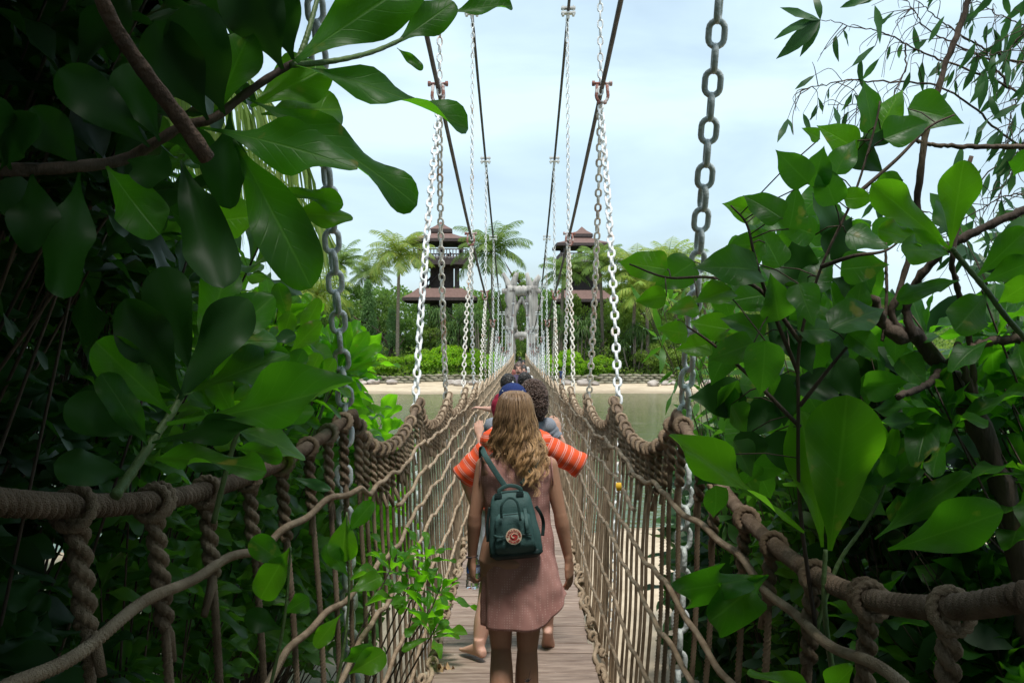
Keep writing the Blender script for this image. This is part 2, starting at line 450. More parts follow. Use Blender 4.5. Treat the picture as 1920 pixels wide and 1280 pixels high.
def rdir(n=1):
    return nrm(rng.normal(size=(n, 3)))
T_OB = [leaf_tpl('obovate', 10, 6, 0.36, f, c, 0.05, s, sd_) for s, (f, c, sd_) in enumerate([(0.3, 0.15, 0.05), (0.2, 0.3, -0.06), (0.5, 0.05, 0.0), (0.25, 0.45, 0.08), (0.6, 0.25, -0.04)])]
T_OBL = [leaf_tpl('obovate', 6, 2, 0.36, f, c, 0.04, s) for s, (f, c) in enumerate([(0.4, 0.15), (0.2, 0.35), (0.6, 0.1)])]
T_HT = [leaf_tpl('heart', 9, 6, 0.78, f, c, 0.03, s) for s, (f, c) in enumerate([(0.25, 0.15), (0.12, 0.28), (0.4, 0.1)])]
T_LN = [leaf_tpl('lance', 5, 2, 0.2, f, c, 0.02, s, sd_) for s, (f, c, sd_) in enumerate([(0.3, 0.2, 0.12), (0.3, 0.4, -0.15), (0.4, 0.05, 0.05)])]
T_EL = [leaf_tpl('lance', 5, 2, 0.42, f, c, 0.02, s) for s, (f, c) in enumerate([(0.3, 0.15), (0.3, 0.3)])]
T_RH = [leaf_tpl('lance', 2, 2, 0.55, 0.3, 0.15, 0, 0)]
# ================================================================== SETTING
WATER = -4.6
def shore_y(x): return 98 + 0.8 * math.sin(x * 0.11) + 0.5 * math.sin(x * 0.31 + 1)
def near_y(x): return 25 + 1.2 * math.sin(x * 0.3) + (0 if x > 0 else -2)
def ground_z(x, y):
    ny = near_y(x)
    if y < 62:
        z = -4.6 + (ny - y) * 0.10 if y > 12 else -4.6 + (ny - 12) * 0.10 + (12 - y) * 0.02
        return max(z, -8.0) if y > ny else min(z, -3.0)
    s = shore_y(x)
    if y < s: return max(-4.6 - (s - y) * 0.12, -8)
    k = y - s
    z = -4.6 + min(k, 14) * 0.045
    if k > 14: z += min((k - 14) * 0.07, 2.6)
    return z
def axis(a, b, dense):
    return np.array(sorted(set(list(np.linspace(a, b, 40)) + list(dense))))
gx = axis(-900, 900, np.arange(-110, 111, 2.5)); gy = axis(-60, 1500, np.concatenate([np.arange(-10, 60, 1.5), np.arange(84, 150, 1.5)]))
GX, GY = np.meshgrid(gx, gy)
GZ = np.array([[ground_z(x, y) for x in gx] for y in gy])
GZ = GZ + (np.array([[mnoise.noise(Vector((x * .25, y * .25, 0))) for x in gx] for y in gy]) * 0.10)
mb = MB(); nx, ny_ = len(gx), len(gy)
i = np.arange(ny_ - 1)[:, None] * nx; j = np.arange(nx - 1)[None, :]
mb.add(np.stack([GX, GY, GZ], -1), np.stack([i + j, i + j + 1, i + nx + j + 1, i + nx + j], -1).reshape(-1, 4))
mg = M['sand']; nt = mg.node_tree; N, L = nt.nodes, nt.links; b = nt.nodes['Principled BSDF']
src = b.inputs['Base Color'].links[0].from_socket
tcn = N.new('ShaderNodeTexCoord'); sx = N.new('ShaderNodeSeparateXYZ'); L.new(tcn.outputs['Object'], sx.inputs[0])
nn = N.new('ShaderNodeTexNoise'); nn.inputs['Scale'].default_value = .5; L.new(tcn.outputs['Object'], nn.inputs[0])
def rng_(sock, a, b_, c=0, d=1):
    r_ = N.new('ShaderNodeMapRange'); r_.inputs[1].default_value = a; r_.inputs[2].default_value = b_; r_.inputs[3].default_value = c; r_.inputs[4].default_value = d; L.new(sock, r_.inputs[0]); return r_.outputs[0]
def mth(op, a, b_):
    m_ = N.new('ShaderNodeMath'); m_.operation = op
    for k_, v_ in ((0, a), (1, b_)):
        if isinstance(v_, (int, float)): m_.inputs[k_].default_value = v_
        else: L.new(v_, m_.inputs[k_])
    return m_.outputs[0]
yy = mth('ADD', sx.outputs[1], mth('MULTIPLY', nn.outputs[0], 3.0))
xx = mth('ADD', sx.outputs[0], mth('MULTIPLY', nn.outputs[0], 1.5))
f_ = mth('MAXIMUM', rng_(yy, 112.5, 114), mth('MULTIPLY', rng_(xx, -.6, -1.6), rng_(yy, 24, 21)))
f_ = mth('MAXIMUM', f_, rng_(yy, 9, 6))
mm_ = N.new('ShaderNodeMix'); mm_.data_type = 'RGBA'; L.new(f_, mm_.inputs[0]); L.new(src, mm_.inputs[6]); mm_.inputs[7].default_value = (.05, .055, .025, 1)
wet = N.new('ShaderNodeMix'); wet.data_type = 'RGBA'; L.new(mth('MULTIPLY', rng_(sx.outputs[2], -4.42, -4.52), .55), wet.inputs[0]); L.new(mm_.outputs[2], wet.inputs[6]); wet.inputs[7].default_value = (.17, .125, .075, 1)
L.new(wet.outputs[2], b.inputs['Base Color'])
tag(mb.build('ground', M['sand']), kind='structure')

# water
mw, nt, b = newmat('water'); N, L = nt.nodes, nt.links
b.inputs['Base Color'].default_value = (0.055, 0.075, 0.03, 1)
b.inputs['Roughness'].default_value = 0.07
b.inputs['Specular IOR Level'].default_value = 0.5
tcn = N.new('ShaderNodeTexCoord'); mpn = N.new('ShaderNodeMapping'); mpn.inputs['Scale'].default_value = (0.7, 1.6, 1)
L.new(tcn.outputs['Object'], mpn.inputs[0])
n1 = N.new('ShaderNodeTexNoise'); n1.inputs['Scale'].default_value = 1.6; n1.inputs['Detail'].default_value = 5; L.new(mpn.outputs[0], n1.inputs[0])
bp = N.new('ShaderNodeBump'); bp.inputs['Strength'].default_value = 0.7; bp.inputs['Distance'].default_value = 0.07
L.new(n1.outputs[0], bp.inputs['Height']); L.new(bp.outputs[0], b.inputs['Normal'])
n2 = N.new('ShaderNodeTexNoise'); n2.inputs['Scale'].default_value = 0.08; L.new(tcn.outputs['Object'], n2.inputs[0])
r2 = N.new('ShaderNodeValToRGB'); r2.color_ramp.elements[0].color = (0.04, 0.075, 0.018, 1); r2.color_ramp.elements[1].color = (0.075, 0.11, 0.03, 1)
L.new(n2.outputs[0], r2.inputs[0]); L.new(r2.outputs[0], b.inputs['Base Color'])
mb = MB(); mb.add([(-900, 6, WATER), (900, 6, WATER), (900, 1500, WATER), (-900, 1500, WATER)], [[0, 1, 2, 3]])
tag(mb.build('water', mw), kind='structure')

# ---------------------------------------------------------------- far vegetation
def gz(x, y): return ground_z(x, y)
def XW(px, D): return P(px, 650, D)[0]
def ZW(py, D): return P(975, py, D)[2]

def crown_mesh(name, m, rx, rz, nblob, nleaf, ls, seed, blobr=0.32, tpl=None, mode='ball'):
    r_ = np.random.default_rng(seed)
    c = nrm(r_.normal(size=(nblob, 3))) * (r_.uniform(0.35, 1, (nblob, 1)) ** 0.5) * (1 - blobr * 0.5)
    c[:, 2] = c[:, 2] * 0.9
    if mode == 'cone':
        t = r_.uniform(0, 1, nblob) ** 0.8
        a = r_.uniform(0, 2 * PI, nblob)
        rad = (1.02 - t) * 0.75 * r_.uniform(0.5, 1, nblob)
        c = np.stack([np.cos(a) * rad, np.sin(a) * rad, t * 2 - 1], -1)
    br = r_.uniform(0.6, 1.25, nblob) * blobr
    k = r_.integers(0, nblob, nleaf)
    dd = nrm(r_.normal(size=(nleaf, 3))); dd[:, 2] = np.abs(dd[:, 2]) * 1.0 - 0.25
    p = c[k] + dd * (br[k] * r_.uniform(0.55, 1.05, nleaf) ** 0.5)[:, None]
    p = p * np.array([rx, rx, rz])
    d = nrm(dd + 0.8 * r_.normal(size=(nleaf, 3)) + np.array([0, 0, -0.35]))
    n_ = nrm(dd + 0.5 * r_.normal(size=(nleaf, 3)) + np.array([0, 0, 0.7]))
    mb = MB(); put_leaves(mb, tpl or T_RH, p, d, n_, ls * r_.uniform(0.6, 1.3, nleaf), 1.0, np.zeros(nleaf, int))
    return mb.mesh(name, m)

def trunk_mesh(h, r, seed, spread, nl=6):
    r_ = np.random.default_rng(seed); mb = MB()
    t = np.linspace(0, 1, 7)
    path = np.stack([np.cumsum(r_.normal(0, 0.03, 7)) * h, np.cumsum(r_.normal(0, 0.03, 7)) * h, t * h], -1)
    mb.tube(path, r * (1.1 - 0.5 * t), 8)
    for k in range(nl):
        a = r_.uniform(0, 2 * PI); b0 = path[3 + k % 4]
        e = b0 + np.array([math.cos(a) * spread, math.sin(a) * spread, r_.uniform(.4, 1) * spread])
        mid = (b0 + e) / 2 + np.array([0, 0, -0.1 * spread])
        mb.tube([b0, mid, e], [r * .5, r * .35, r * .12], 6)
    return mb.mesh('trunk', M['bark'])

def make_tree(name, cat, crown, trunk, zc, label, group):
    t = thing(name, label, cat, group=group)
    link('trunk', trunk, t)
    c = link('crown', crown, t); c.location = (0, 0, zc)
    return t

def palm_mesh(nf, fl, seed, m, trunk_h, tr, lean=0.05, nleaf=30, lw=0.035, up=0.6):
    r_ = np.random.default_rng(seed)
    t = np.linspace(0, 1, 12)
    mt = MB(); la = r_.uniform(0, 2 * PI)
    path = np.stack([math.cos(la) * lean * trunk_h * t ** 2, math.sin(la) * lean * trunk_h * t ** 2, t * trunk_h], -1)
    mt.tube(path, tr * (1.35 - 0.6 * t ** 0.5), 10)
    top = path[-1]; mf = MB()
    for k in range(nf):
        az = k * 2.39996 + r_.uniform(-.2, .2)
        el = up + 0.75 - 1.55 * (k / nf) + r_.uniform(-.12, .12)
        frond(mf, top + np.array([0, 0, 0.05]), az, el, fl * r_.uniform(0.85, 1.08), nleaf, lw * fl, r_)
    return mt.mesh('trunk', M['palmtrunk']), mf.mesh('fronds', m)

def frond(mf, base, az, el, L_, nleaf, lw, r_, droop=1.25, rr=0.012, leaflen=0.33):
    n = 12; s = np.linspace(0, 1, n)
    ang = el - droop * s ** 1.6
    dx = np.cos(ang); dz = np.sin(ang)
    h = np.concatenate([[0], np.cumsum((dx[1:] + dx[:-1]) / 2)]) / (n - 1) * L_
    z = np.concatenate([[0], np.cumsum((dz[1:] + dz[:-1]) / 2)]) / (n - 1) * L_
    path = np.stack([np.cos(az) * h, np.sin(az) * h, z], -1) + base
    mf.tube(path, L_ * rr * (1.05 - 0.9 * s), 5)
    ts = np.linspace(0.14, 0.99, nleaf)
    pos = np.stack([np.interp(ts, s, path[:, k]) for k in range(3)], -1)
    tan = nrm(np.stack([np.interp(ts, s, np.gradient(path[:, k])) for k in range(3)], -1))
    side0 = np.array([-math.sin(az), math.cos(az), 0])
    upv = nrm(np.cross(tan, side0)); upv = np.where(upv[:, 2:3] < 0, -upv, upv)
    prof = np.sin(PI * (0.12 + 0.83 * ts)) ** 0.6
    for sgn in (-1, 1):
        d = nrm(side0 * sgn * 0.95 + tan * 0.75 + upv * 0.1 + r_.normal(0, 0.09, (nleaf, 3)) + np.array([0, 0, -0.42]))
        L2 = leaflen * L_ * prof * r_.uniform(0.88, 1.05, nleaf)
        # narrow two-quad drooping leaflet
        x = nrm(np.cross(d, upv)); w = lw * 0.5
        p0 = pos; p1 = pos + d * (L2 * .5)[:, None] + np.array([0, 0, -0.02]) * L_ ; p2 = pos + d * (L2 * 0.93)[:, None] + np.array([0, 0, -1.0]) * (L2 * .28)[:, None]
        V = np.stack([p0 - x * w * .6, p0 + x * w * .6, p1 - x * w, p1 + x * w, p2 - x * w * .12, p2 + x * w * .12], 1)
        Q = np.array([[0, 1, 3, 2], [2, 3, 5, 4]])[None] + (np.arange(nleaf) * 6)[:, None, None]
        mf.add(V.reshape(-1, 3), Q.reshape(-1, 4))

# ---- palms (px of crown centre, py of crown centre, distance, frond length, tree label)
PALMS = [
    (745, 488, 118, 5.0, 'lf_palm', 'tall yellow green coconut palm just left of the left pagoda tower'),
    (634, 500, 150, 5.0, 'lf_palmd', 'grey green palm at the left end of the far tree line'),
    (690, 522, 140, 4.0, 'lf_palmd', 'small dark palm between the tall yellow palm and the leftmost palm'),
    (925, 478, 124, 5.6, 'lf_palmd', 'tall palm fanned out between the left pagoda tower and the wooden gate'),
    (1052, 520, 122, 3.6, 'lf_palmd', 'palm in front of the left side of the right pagoda tower'),
    (1130, 505, 121, 4.2, 'lf_palmd', 'grey palm crossing the balcony of the right pagoda tower'),
    (1186, 520, 118, 5.0, 'lf_palm', 'pale palm right of the right pagoda tower'),
    (1215, 560, 116, 4.6, 'lf_palm', 'low yellowing palm with hanging fronds right of the right pagoda'),
    (590, 560, 120, 5.2, 'lf_palm', 'pale low palm at the left edge of the far island'),
    (1290, 500, 150, 4.2, 'lf_palmd', 'small palm top rising behind the right end of the tree line'),
    (1245, 505, 128, 4.8, 'lf_palm', 'pale palm behind the grey chain on the right'),
    (1320, 560, 120, 4.5, 'lf_palmd', 'palm on the far island seen behind the heart leaved vine'),
]
for k, (px, py, D, fl, mm_, lab) in enumerate(PALMS):
    x = XW(px, D); z0 = gz(x, D) - 0.2; zt = ZW(py, D) + 0.4
    tm_, fm_ = palm_mesh(24, fl, 100 + k, M[mm_], zt - z0, 0.22, 0.04, 46, 0.015)
    t = thing('palm_tree', lab, 'palm tree', (x, D, z0), 0, 'coconut palms on the far island')
    link('trunk', tm_, t); link('fronds', fm_, t)

# ---- broad trees
CR_T = [crown_mesh('crown', M['lf_tree'], 1, 0.85, 26, 5200, 0.085, 11), crown_mesh('crown', M['lf_tree'], 1, 0.8, 34, 5200, 0.08, 12, 0.28)]
CR_D = [crown_mesh('crown', M['lf_dark'], 1, 0.85, 26, 5200, 0.085, 13), crown_mesh('crown', M['lf_dark'], 1, 0.9, 36, 5200, 0.08, 14, 0.28)]
CR_L = [crown_mesh('crown', M['lf_lime'], 1, 0.75, 30, 5000, 0.10, 15, 0.30), crown_mesh('crown', M['lf_lime'], 1, 0.8, 34, 5000, 0.10, 16, 0.28)]
CR_P = [crown_mesh('crown', M['lf_pine'], 0.62, 1.1, 70, 6500, 0.07, 17, 0.2, mode='cone'), crown_mesh('crown', M['lf_pine'], 0.7, 1.0, 70, 6500, 0.07, 18, 0.2, mode='cone')]
TRK = trunk_mesh(1.0, 0.06, 5, 0.5)
def tree(kind, px, pytop, D, w, pybot, label, cat='tree'):
    """crown filling the photo rows pytop..pybot, w pixels wide"""
    x = XW(px, D); zt = ZW(pytop, D); zb = ZW(pybot, D); g0 = gz(x, D)
    rw = w / 2 / FPX * D; rz = max((zt - zb) / 2, 0.5)
    pool, nm, grp = {'t': (CR_T, 'broadleaf_tree', 'broadleaf trees on the far island'), 'd': (CR_D, 'dark_tree', 'dark trees on the far island'),
                     'l': (CR_L, 'lime_shrub', 'bright shrubs along the far beach'), 'p': (CR_P, 'feathery_tree', 'feathery trees on the far island')}[kind]
    t = thing(nm, label, cat, (x, D, g0), 0, grp)
    tr = link('trunk', TRK, t); hh = max(zt - rz - g0, 0.5); tr.scale = (min(hh, 5), min(hh, 5), hh)
    c = link('crown', pool[rng.integers(0, 2)], t)
    c.location = (0, 0, (zt + zb) / 2 - g0); c.scale = (1.12 * rw / (0.62 if kind == 'p' else 1.0), rw / (0.62 if kind == 'p' else 1.0), rz / 0.82)
    c.rotation_euler = (0, 0, rng.uniform(0, 6.28))
    return t
TREES = [
 # row of lime shrubs along the beach wall
 ('l', 668, 640, 117, 90, 706, 'yellowish shrub at the left end of the beach wall'),
 ('l', 728, 664, 116, 66, 708, 'low lime shrub second from the left end of the beach wall'),
 ('l', 704, 676, 115, 50, 708, 'small round shrub squeezed between the two leftmost beach shrubs'),
 ('l', 792, 650, 116, 80, 712, 'bright shrub under the tall yellow palm'),
 ('l', 838, 640, 117, 72, 712, 'bright shrub below the left pagoda tower'),
 ('l', 888, 648, 116, 60, 712, 'bright shrub right of the one below the left pagoda'),
 ('l', 928, 655, 113, 44, 712, 'narrow bright shrub left of the wooden gate'),
 ('l', 1030, 660, 113, 50, 712, 'bright shrub at the right foot of the wooden gate'),
 ('l', 1072, 650, 115, 66, 712, 'bright shrub below the right pagoda tower'),
 ('l', 1128, 662, 115, 64, 712, 'low bright shrub behind the person on the beach'),
 ('d', 1180, 620, 118, 66, 700, 'dark round bush with a shadowed hollow beneath it'),
 ('t', 1222, 630, 115, 74, 706, 'rounded green bush by the rocks on the right'),
 ('t', 1280, 610, 117, 90, 712, 'wide bush behind the grey chain'),
 # middle row
 ('p', 690, 546, 122, 62, 668, 'blue green feathery tree tallest of the left group'),
 ('p', 655, 590, 120, 50, 668, 'short feathery tree left of the tallest one'),
 ('p', 735, 594, 119, 48, 668, 'slender feathery tree right of the tallest one'),
 ('d', 620, 540, 128, 110, 690, 'dark tree at the left edge of the far tree line'),
 ('t', 575, 560, 130, 110, 700, 'pale broad tree hidden behind the left foreground bush'),
 ('d', 712, 545, 130, 84, 650, 'dark tree behind the feathery trees'),
 ('d', 768, 590, 124, 80, 680, 'dark tree right of the palm trunk'),
 ('t', 830, 596, 121, 90, 664, 'tree in front of the foot of the left pagoda'),
 ('d', 880, 560, 122, 70, 664, 'dark tree between the left pagoda and the gate'),
 ('t', 925, 540, 128, 60, 664, 'pale tree behind the left post of the gate'),
 ('d', 976, 560, 135, 60, 690, 'dark tree filling the opening of the gate'),
 ('d', 960, 625, 118, 50, 700, 'low dark tree behind the passage of the gate'),
 ('d', 998, 620, 119, 50, 700, 'low dark tree right behind the passage of the gate'),
 ('t', 978, 500, 150, 52, 560, 'small leafy tree top showing above the gate beam'),
 ('d', 1022, 550, 124, 60, 668, 'dark tree right of the gate'),
 ('t', 1068, 545, 126, 80, 668, 'broad tree below the balcony of the right pagoda'),
 ('p', 1112, 590, 119, 54, 672, 'feathery tree below the right pagoda'),
 ('t', 1150, 555, 124, 96, 670, 'broad green tree right of the right pagoda'),
 ('t', 1215, 520, 126, 110, 668, 'pale broad tree right of the pale palm'),
 ('t', 1275, 530, 132, 110, 668, 'large pale tree behind the grey chain'),
 ('d', 1240, 590, 120, 70, 672, 'dark tree under the pale palm on the right'),
 ('t', 1170, 484, 150, 100, 600, 'far tree top between the right pagoda and the pale palm'),
 ('t', 1245, 486, 155, 110, 600, 'far tree top right of the pale palm'),
 ('d', 650, 520, 150, 90, 640, 'far dark tree behind the leftmost palms'),
 ('t', 1345, 540, 140, 110, 690, 'tree behind the heart leaved vine'),
 ('t', 1420, 570, 150, 110, 700, 'rounded tree glimpsed left in the gaps of the vine'),
 ('t', 1490, 590, 155, 110, 700, 'tree glimpsed in the middle gaps of the vine'),
 ('d', 1560, 585, 170, 120, 700, 'darker tree beyond the vine at the water bend'),
 ('t', 1630, 600, 180, 120, 700, 'pale tree beyond the gnarled branch'),
 ('t', 1700, 605, 190, 110, 700, 'hazy tree right of the gnarled branch'),
 ('t', 1765, 590, 200, 100, 700, 'tall hazy tree at the right end of the far shore'),
 ('t', 1840, 615, 200, 110, 700, 'low hazy tree near the right edge of the photo'),
 ('t', 1910, 625, 205, 110, 700, 'hazy tree at the very right edge of the far shore'),
 ('t', 480, 560, 130, 120, 700, 'tree glimpsed through the dark foliage on the left'),
 ('d', 390, 560, 135, 120, 700, 'dark tree far left behind the foreground foliage'),
]
for a in TREES: tree(*a)

# ---- strap-leaved pandanus clumps
def pandanus(px, py, D, h, w, label):
    x = XW(px, D); g0 = gz(x, D); r_ = np.random.default_rng(int(px)); zt = ZW(py, D) - g0
    t = thing('pandanus', label, 'plant', (x, D, g0), 0, 'strap leaved pandanus clumps')
    st = MB(); lf = MB()
    for k in range(7):
        a = r_.uniform(0, 2 * PI); rr_ = r_.uniform(0, w / 2); top = np.array([math.cos(a) * rr_, math.sin(a) * rr_ * .6, zt - r_.uniform(0, h * .7)])
        st.tube([[top[0] * .3, top[1] * .3, 0], [top[0] * .8, top[1] * .8, top[2] * .6], top], [0.12, .1, .08], 6)
        for q in range(60):
            az = r_.uniform(0, 2 * PI); el = r_.uniform(0.2, 1.3); L_ = r_.uniform(1.6, 2.6)
            s = np.linspace(0, 1, 5); ang = el - 2.4 * s ** 1.3
            hh = np.cumsum(np.cos(ang)) * L_ / 5; zz = np.cumsum(np.sin(ang)) * L_ / 5
            pth = top + np.stack([np.cos(az) * hh, np.sin(az) * hh, zz], -1)
            sd_ = np.array([-math.sin(az), math.cos(az), 0]) * 0.05
            V = np.concatenate([pth - sd_ * (1.1 - s)[:, None], pth + sd_ * (1.1 - s)[:, None]])
            Q = [[i_, i_ + 1, i_ + 6, i_ + 5] for i_ in range(4)]
            lf.add(V, Q)
    st.build('trunk', M['palmtrunk'], t); lf.build('leaves', M['lf_strap'], t)
for a in [(872, 578, 118, 5.0, 3.4, 'drooping strap leaved plant right of the left pagoda'), (845, 600, 118, 4.5, 3.0, 'drooping strap leaved plant in front of the left pagoda stairs'),
          (905, 590, 117, 4.5, 3.2, 'drooping strap leaved plant next to the gate on its left'), (1190, 615, 116, 4.5, 3.4, 'strap leaved plant over the dark hollow on the right shore'),
          (820, 575, 121, 4.2, 3.0, 'strap leaved plant at the foot of the left pagoda'), (1085, 590, 118, 4.2, 3.0, 'strap leaved plant under the right pagoda'),
          (1040, 590, 117, 4.2, 2.8, 'strap leaved plant next to the gate on its right')]:
    pandanus(*a)

# ---- pagoda towers
def pagoda(px, pyapex, pyeave, pybase, D, wpx, label):
    x = XW(px, D); s = wpx / 2 / FPX * D        # half eave width
    zA = ZW(pyapex, D); zE = ZW(pyeave, D); g0 = gz(x, D); u = (zA - zE)
    t = thing('pagoda_tower', label, 'tower', (x, D + s, g0), R(3), 'twin lookout towers')
    A = zA - g0; E = zE - g0
    # small upper roof and louvre
    def hip(z0, z1, r0, r1, th, name='roof'):
        m_ = MB()
        sec = [((0, 0, z0 - th), r0, r0), ((0, 0, z0), r0, r0), ((0, 0, z0 + (z1 - z0) * .45), r0 + (r1 - r0) * .55, r0 + (r1 - r0) * .55), ((0, 0, z1), r1, r1)]
        V = []; 
        for c, a, b_ in sec: V += [(-a, -a, c[2]), (a, -a, c[2]), (a, a, c[2]), (-a, a, c[2])]
        Q = [[k * 4 + q, k * 4 + (q + 1) % 4, k * 4 + 4 + (q + 1) % 4, k * 4 + 4 + q] for k in range(3) for q in range(4)] + [[3, 2, 1, 0], [12, 13, 14, 15]]
        m_.add(V, Q); o = m_.build(name, M['roof'], t, smooth=False)
        f_ = MB()
        for sx, sy, wx, wy in ((0, -1, 2 * r0 + .1, .12), (0, 1, 2 * r0 + .1, .12), (-1, 0, .12, 2 * r0 - .14), (1, 0, .12, 2 * r0 - .14)):
            f_.box((sx * r0, sy * r0, z0 - th - .12), (wx, wy, th + .3))
        f_.build('fascia', M['towerwood'], o, smooth=False); return o
    hip(A - u * .42, A, s * .36, .04, u * .05)
    ml = MB(); ml.box((0, 0, A - u * .54), (s * .56, s * .56, u * .2)); ml.build('louvre', M['towerwood'], t, smooth=False)
    hip(E, A - u * .62, s, s * .30, .1)
    r = s * 0.66
    zf = E - u * 0.95; 
    zr2 = E - u * 2.45     # second roof top
    def post(px_, py_, z0, z1, w=.62):
        m_ = MB(); m_.box((px_, py_, (z0 + z1) / 2), (w, w, z1 - z0)); m_.build('post', M['towerwood'], t, smooth=False)
    for sx in (-1, 1):
        for sy in (-1, 1):
            post(sx * r, sy * r, zf + .0, E - .12); post(sx * r * .8, sy * r * .8, zr2, zf - .5)
            post(sx * r * 1.0, sy * r, 0, zr2 - u * .45)
    m_ = MB(); m_.box((r * .05, r * .25, (zr2 + zf - .5) / 2), (r * 1.15, r * .9, zf - .5 - zr2)); m_.build('stair_core', M['towerwood'], t, smooth=False)
    m_ = MB(); m_.box((0, r * .5, (zr2 - u * .5) / 2), (r * 1.1, r * .8, zr2 - u * .5)); m_.build('stair_core', M['towerwood'], t, smooth=False)
    post(0, r * .9, zf, E - .12, .7)
    m_ = MB(); m_.box((0, 0, zf - .45), (s * 1.82, s * 1.82, .9)); m_.build('platform', M['towerwood'], t, smooth=False)
    m_ = MB(); m_.box((0, 0, E - .35), (r * 2.2, r * 2.2, .3)); m_.build('ceiling_beam', M['towerwood'], t, smooth=False)
    # railing with balusters
    for sx, sy in ((0, -1), (0, 1), (-1, 0), (1, 0)):
        m_ = MB(); rr_ = s * .86; L_ = 2 * rr_
        c = np.array([sx * rr_, sy * rr_, 0])
        al = np.array([1, 0, 0]) if sx == 0 else np.array([0, 1, 0])
        for zz, hh in ((zf + 1.15, .16), (zf + .12, .14)):
            m_.box(c + np.array([0, 0, zz]), np.abs(al) * L_ + (1 - np.abs(al)) * np.array([.12, .12, 0]) + np.array([0, 0, hh]))
        for q in range(17):
            o_ = al * (-L_ / 2 + (q + .5) * L_ / 17)
            m_.box(c + o_ + np.array([0, 0, zf + .62]), (.13, .13, .9))
        m_.build('railing', M['towerrail'], t, smooth=False)
    hip(zr2 - u * .48, zr2, s * 1.18, s * .72, .1)
    # stair flight inside lower storey and between storeys
    for z0, z1, sg in ((zr2, zf, 1), (0.3, zr2 - u * .5, 1)):
        m_ = MB(); n = 12
        for q in range(n):
            m_.box((sg * (-r * .7 + 1.2 * r * q / n), 0, z0 + (z1 - z0) * (q + .5) / n), (1.4 * r / n * 1.1, 1.4, .16))
        for yy in (-.8, .8):
            a = np.array([sg * (-r * .7), yy, z0 + 1.0]); b_ = np.array([sg * r * .5, yy, z1 + 1.0])
            m_.tube([a, b_], .07, 6); m_.tube([a - [0, 0, .9], b_ - [0, 0, .9]], .12, 6)
            for q in range(9):
                c = a + (b_ - a) * q / 8; m_.tube([c, c - [0, 0, .9]], .04, 4)
        m_.build('stairs', M['towerwood'], t, smooth=False)
    m_ = MB(); m_.box((0, 0, zr2 - u * .5 - .28), (r * 2.3, r * 2.3, .45)); m_.build('lower_beam', M['towerwood'], t, smooth=False)
pagoda(822, 408, 446, 590, 132, 118, 'brown pagoda roofed lookout tower left of the wooden gate')
pagoda(1094, 419, 455, 600, 142, 104, 'brown pagoda roofed lookout tower behind palms right of the gate')

# ---- beach wall of sandbags, boulders
_r = np.random.default_rng(3)
bagm = []
for k in range(3):
    mb = MB(); mb.ball((0, 0, 0), (0.52, 0.30, 0.19), 14, 8)
    me_ = mb.mesh('sandbag', M['sandbag'])
    for v in me_.vertices:
        v.co = v.co * (1 + 0.10 * mnoise.noise(v.co * 4 + Vector((k * 9, 0, 0)))); v.co.z = max(-.15, min(.15, v.co.z))
    bagm.append(me_)
def bagrow(px0, px1, D, rows, label, group):
    for r_i in range(rows):
        x = XW(px0, D) + (r_i % 2) * .45
        while x < XW(px1, D):
            y = D + r_i * .18 + _r.normal(0, .05); o = link('sandbag', bagm[_r.integers(0, 3)])
            o.location = (x, y, gz(x, D) + 0.1 + r_i * .27); o.rotation_euler = (0, _r.normal(0, .09), _r.normal(0, .15)); s_ = _r.uniform(.86, 1.14); o.scale = (s_, s_, s_ * _r.uniform(.9, 1.15))
            tag(o, label, 'sandbag', group); x += 0.93
bagrow(655, 782, 110, 3, 'mossy sandbag in the low retaining wall left of the left chains', 'sandbags of the left wall')
bagrow(1125, 1262, 110, 4, 'mossy sandbag in the low retaining wall behind the right chains', 'sandbags of the right wall')
bagrow(790, 905, 112, 3, 'half hidden sandbag in the wall behind the left chains', 'sandbags behind the left chains')
bagrow(1020, 1120, 112, 3, 'half hidden sandbag in the wall beside the gate on the right', 'sandbags right of the gate')
rkm = []
for k in range(4):
    bm = bmesh.new(); bmesh.ops.create_icosphere(bm, subdivisions=3, radius=1)
    for v in bm.verts:
        v.co *= 1 + .28 * mnoise.noise(v.co * 1.3 + Vector((k * 5, 2, 1))) + .08 * mnoise.noise(v.co * 4); v.co.z *= .68
    me_ = bpy.data.meshes.new('boulder'); bm.to_mesh(me_); bm.free(); me_.materials.append(M['rock']); me_.polygons.foreach_set('use_smooth', [True] * len(me_.polygons)); rkm.append(me_)
ROCKS = [(845, 712, 22), (868, 716, 18), (862, 708, 26), (888, 714, 20), (1062, 716, 20), (1095, 710, 28), (1116, 718, 16), (1225, 702, 24), (1248, 712, 18), (1262, 718, 16), (700, 700, 24), (734, 700, 22), (680, 706, 16), (1292, 716, 22), (1330, 714, 26), (1372, 720, 22), (1660, 712, 40), (1705, 716, 46), (1755, 712, 40), (1800, 716, 50), (1850, 716, 40), (1890, 722, 46), (1560, 716, 34), (1605, 716, 30), (1470, 718, 30)]
RL = ['rounded', 'flat', 'large pale', 'brownish', 'grey', 'small', 'broad', 'mottled']
for k, (px, py, w) in enumerate(ROCKS):
    D = 109 - _r.uniform(0, 2); x = XW(px, D); s_ = w / 2 / FPX * D; o = link('boulder', rkm[k % 4])
    o.location = (x, D, gz(x, D) + s_ * .3); o.scale = (s_, s_, s_ * .9); o.rotation_euler = (0, 0, _r.uniform(0, 6))
    where = 'left of the yellow palm' if px < 760 else 'beneath the left chains' if px < 900 else 'right of the gate' if px < 1150 else 'behind the right chains' if px < 1400 else 'glimpsed through the right foliage'
    tag(o, f'{RL[k % 8]} boulder on the far beach {where}' + (', nearest the water' if k % 3 == 0 else ''), 'boulder', 'boulders on the far beach')

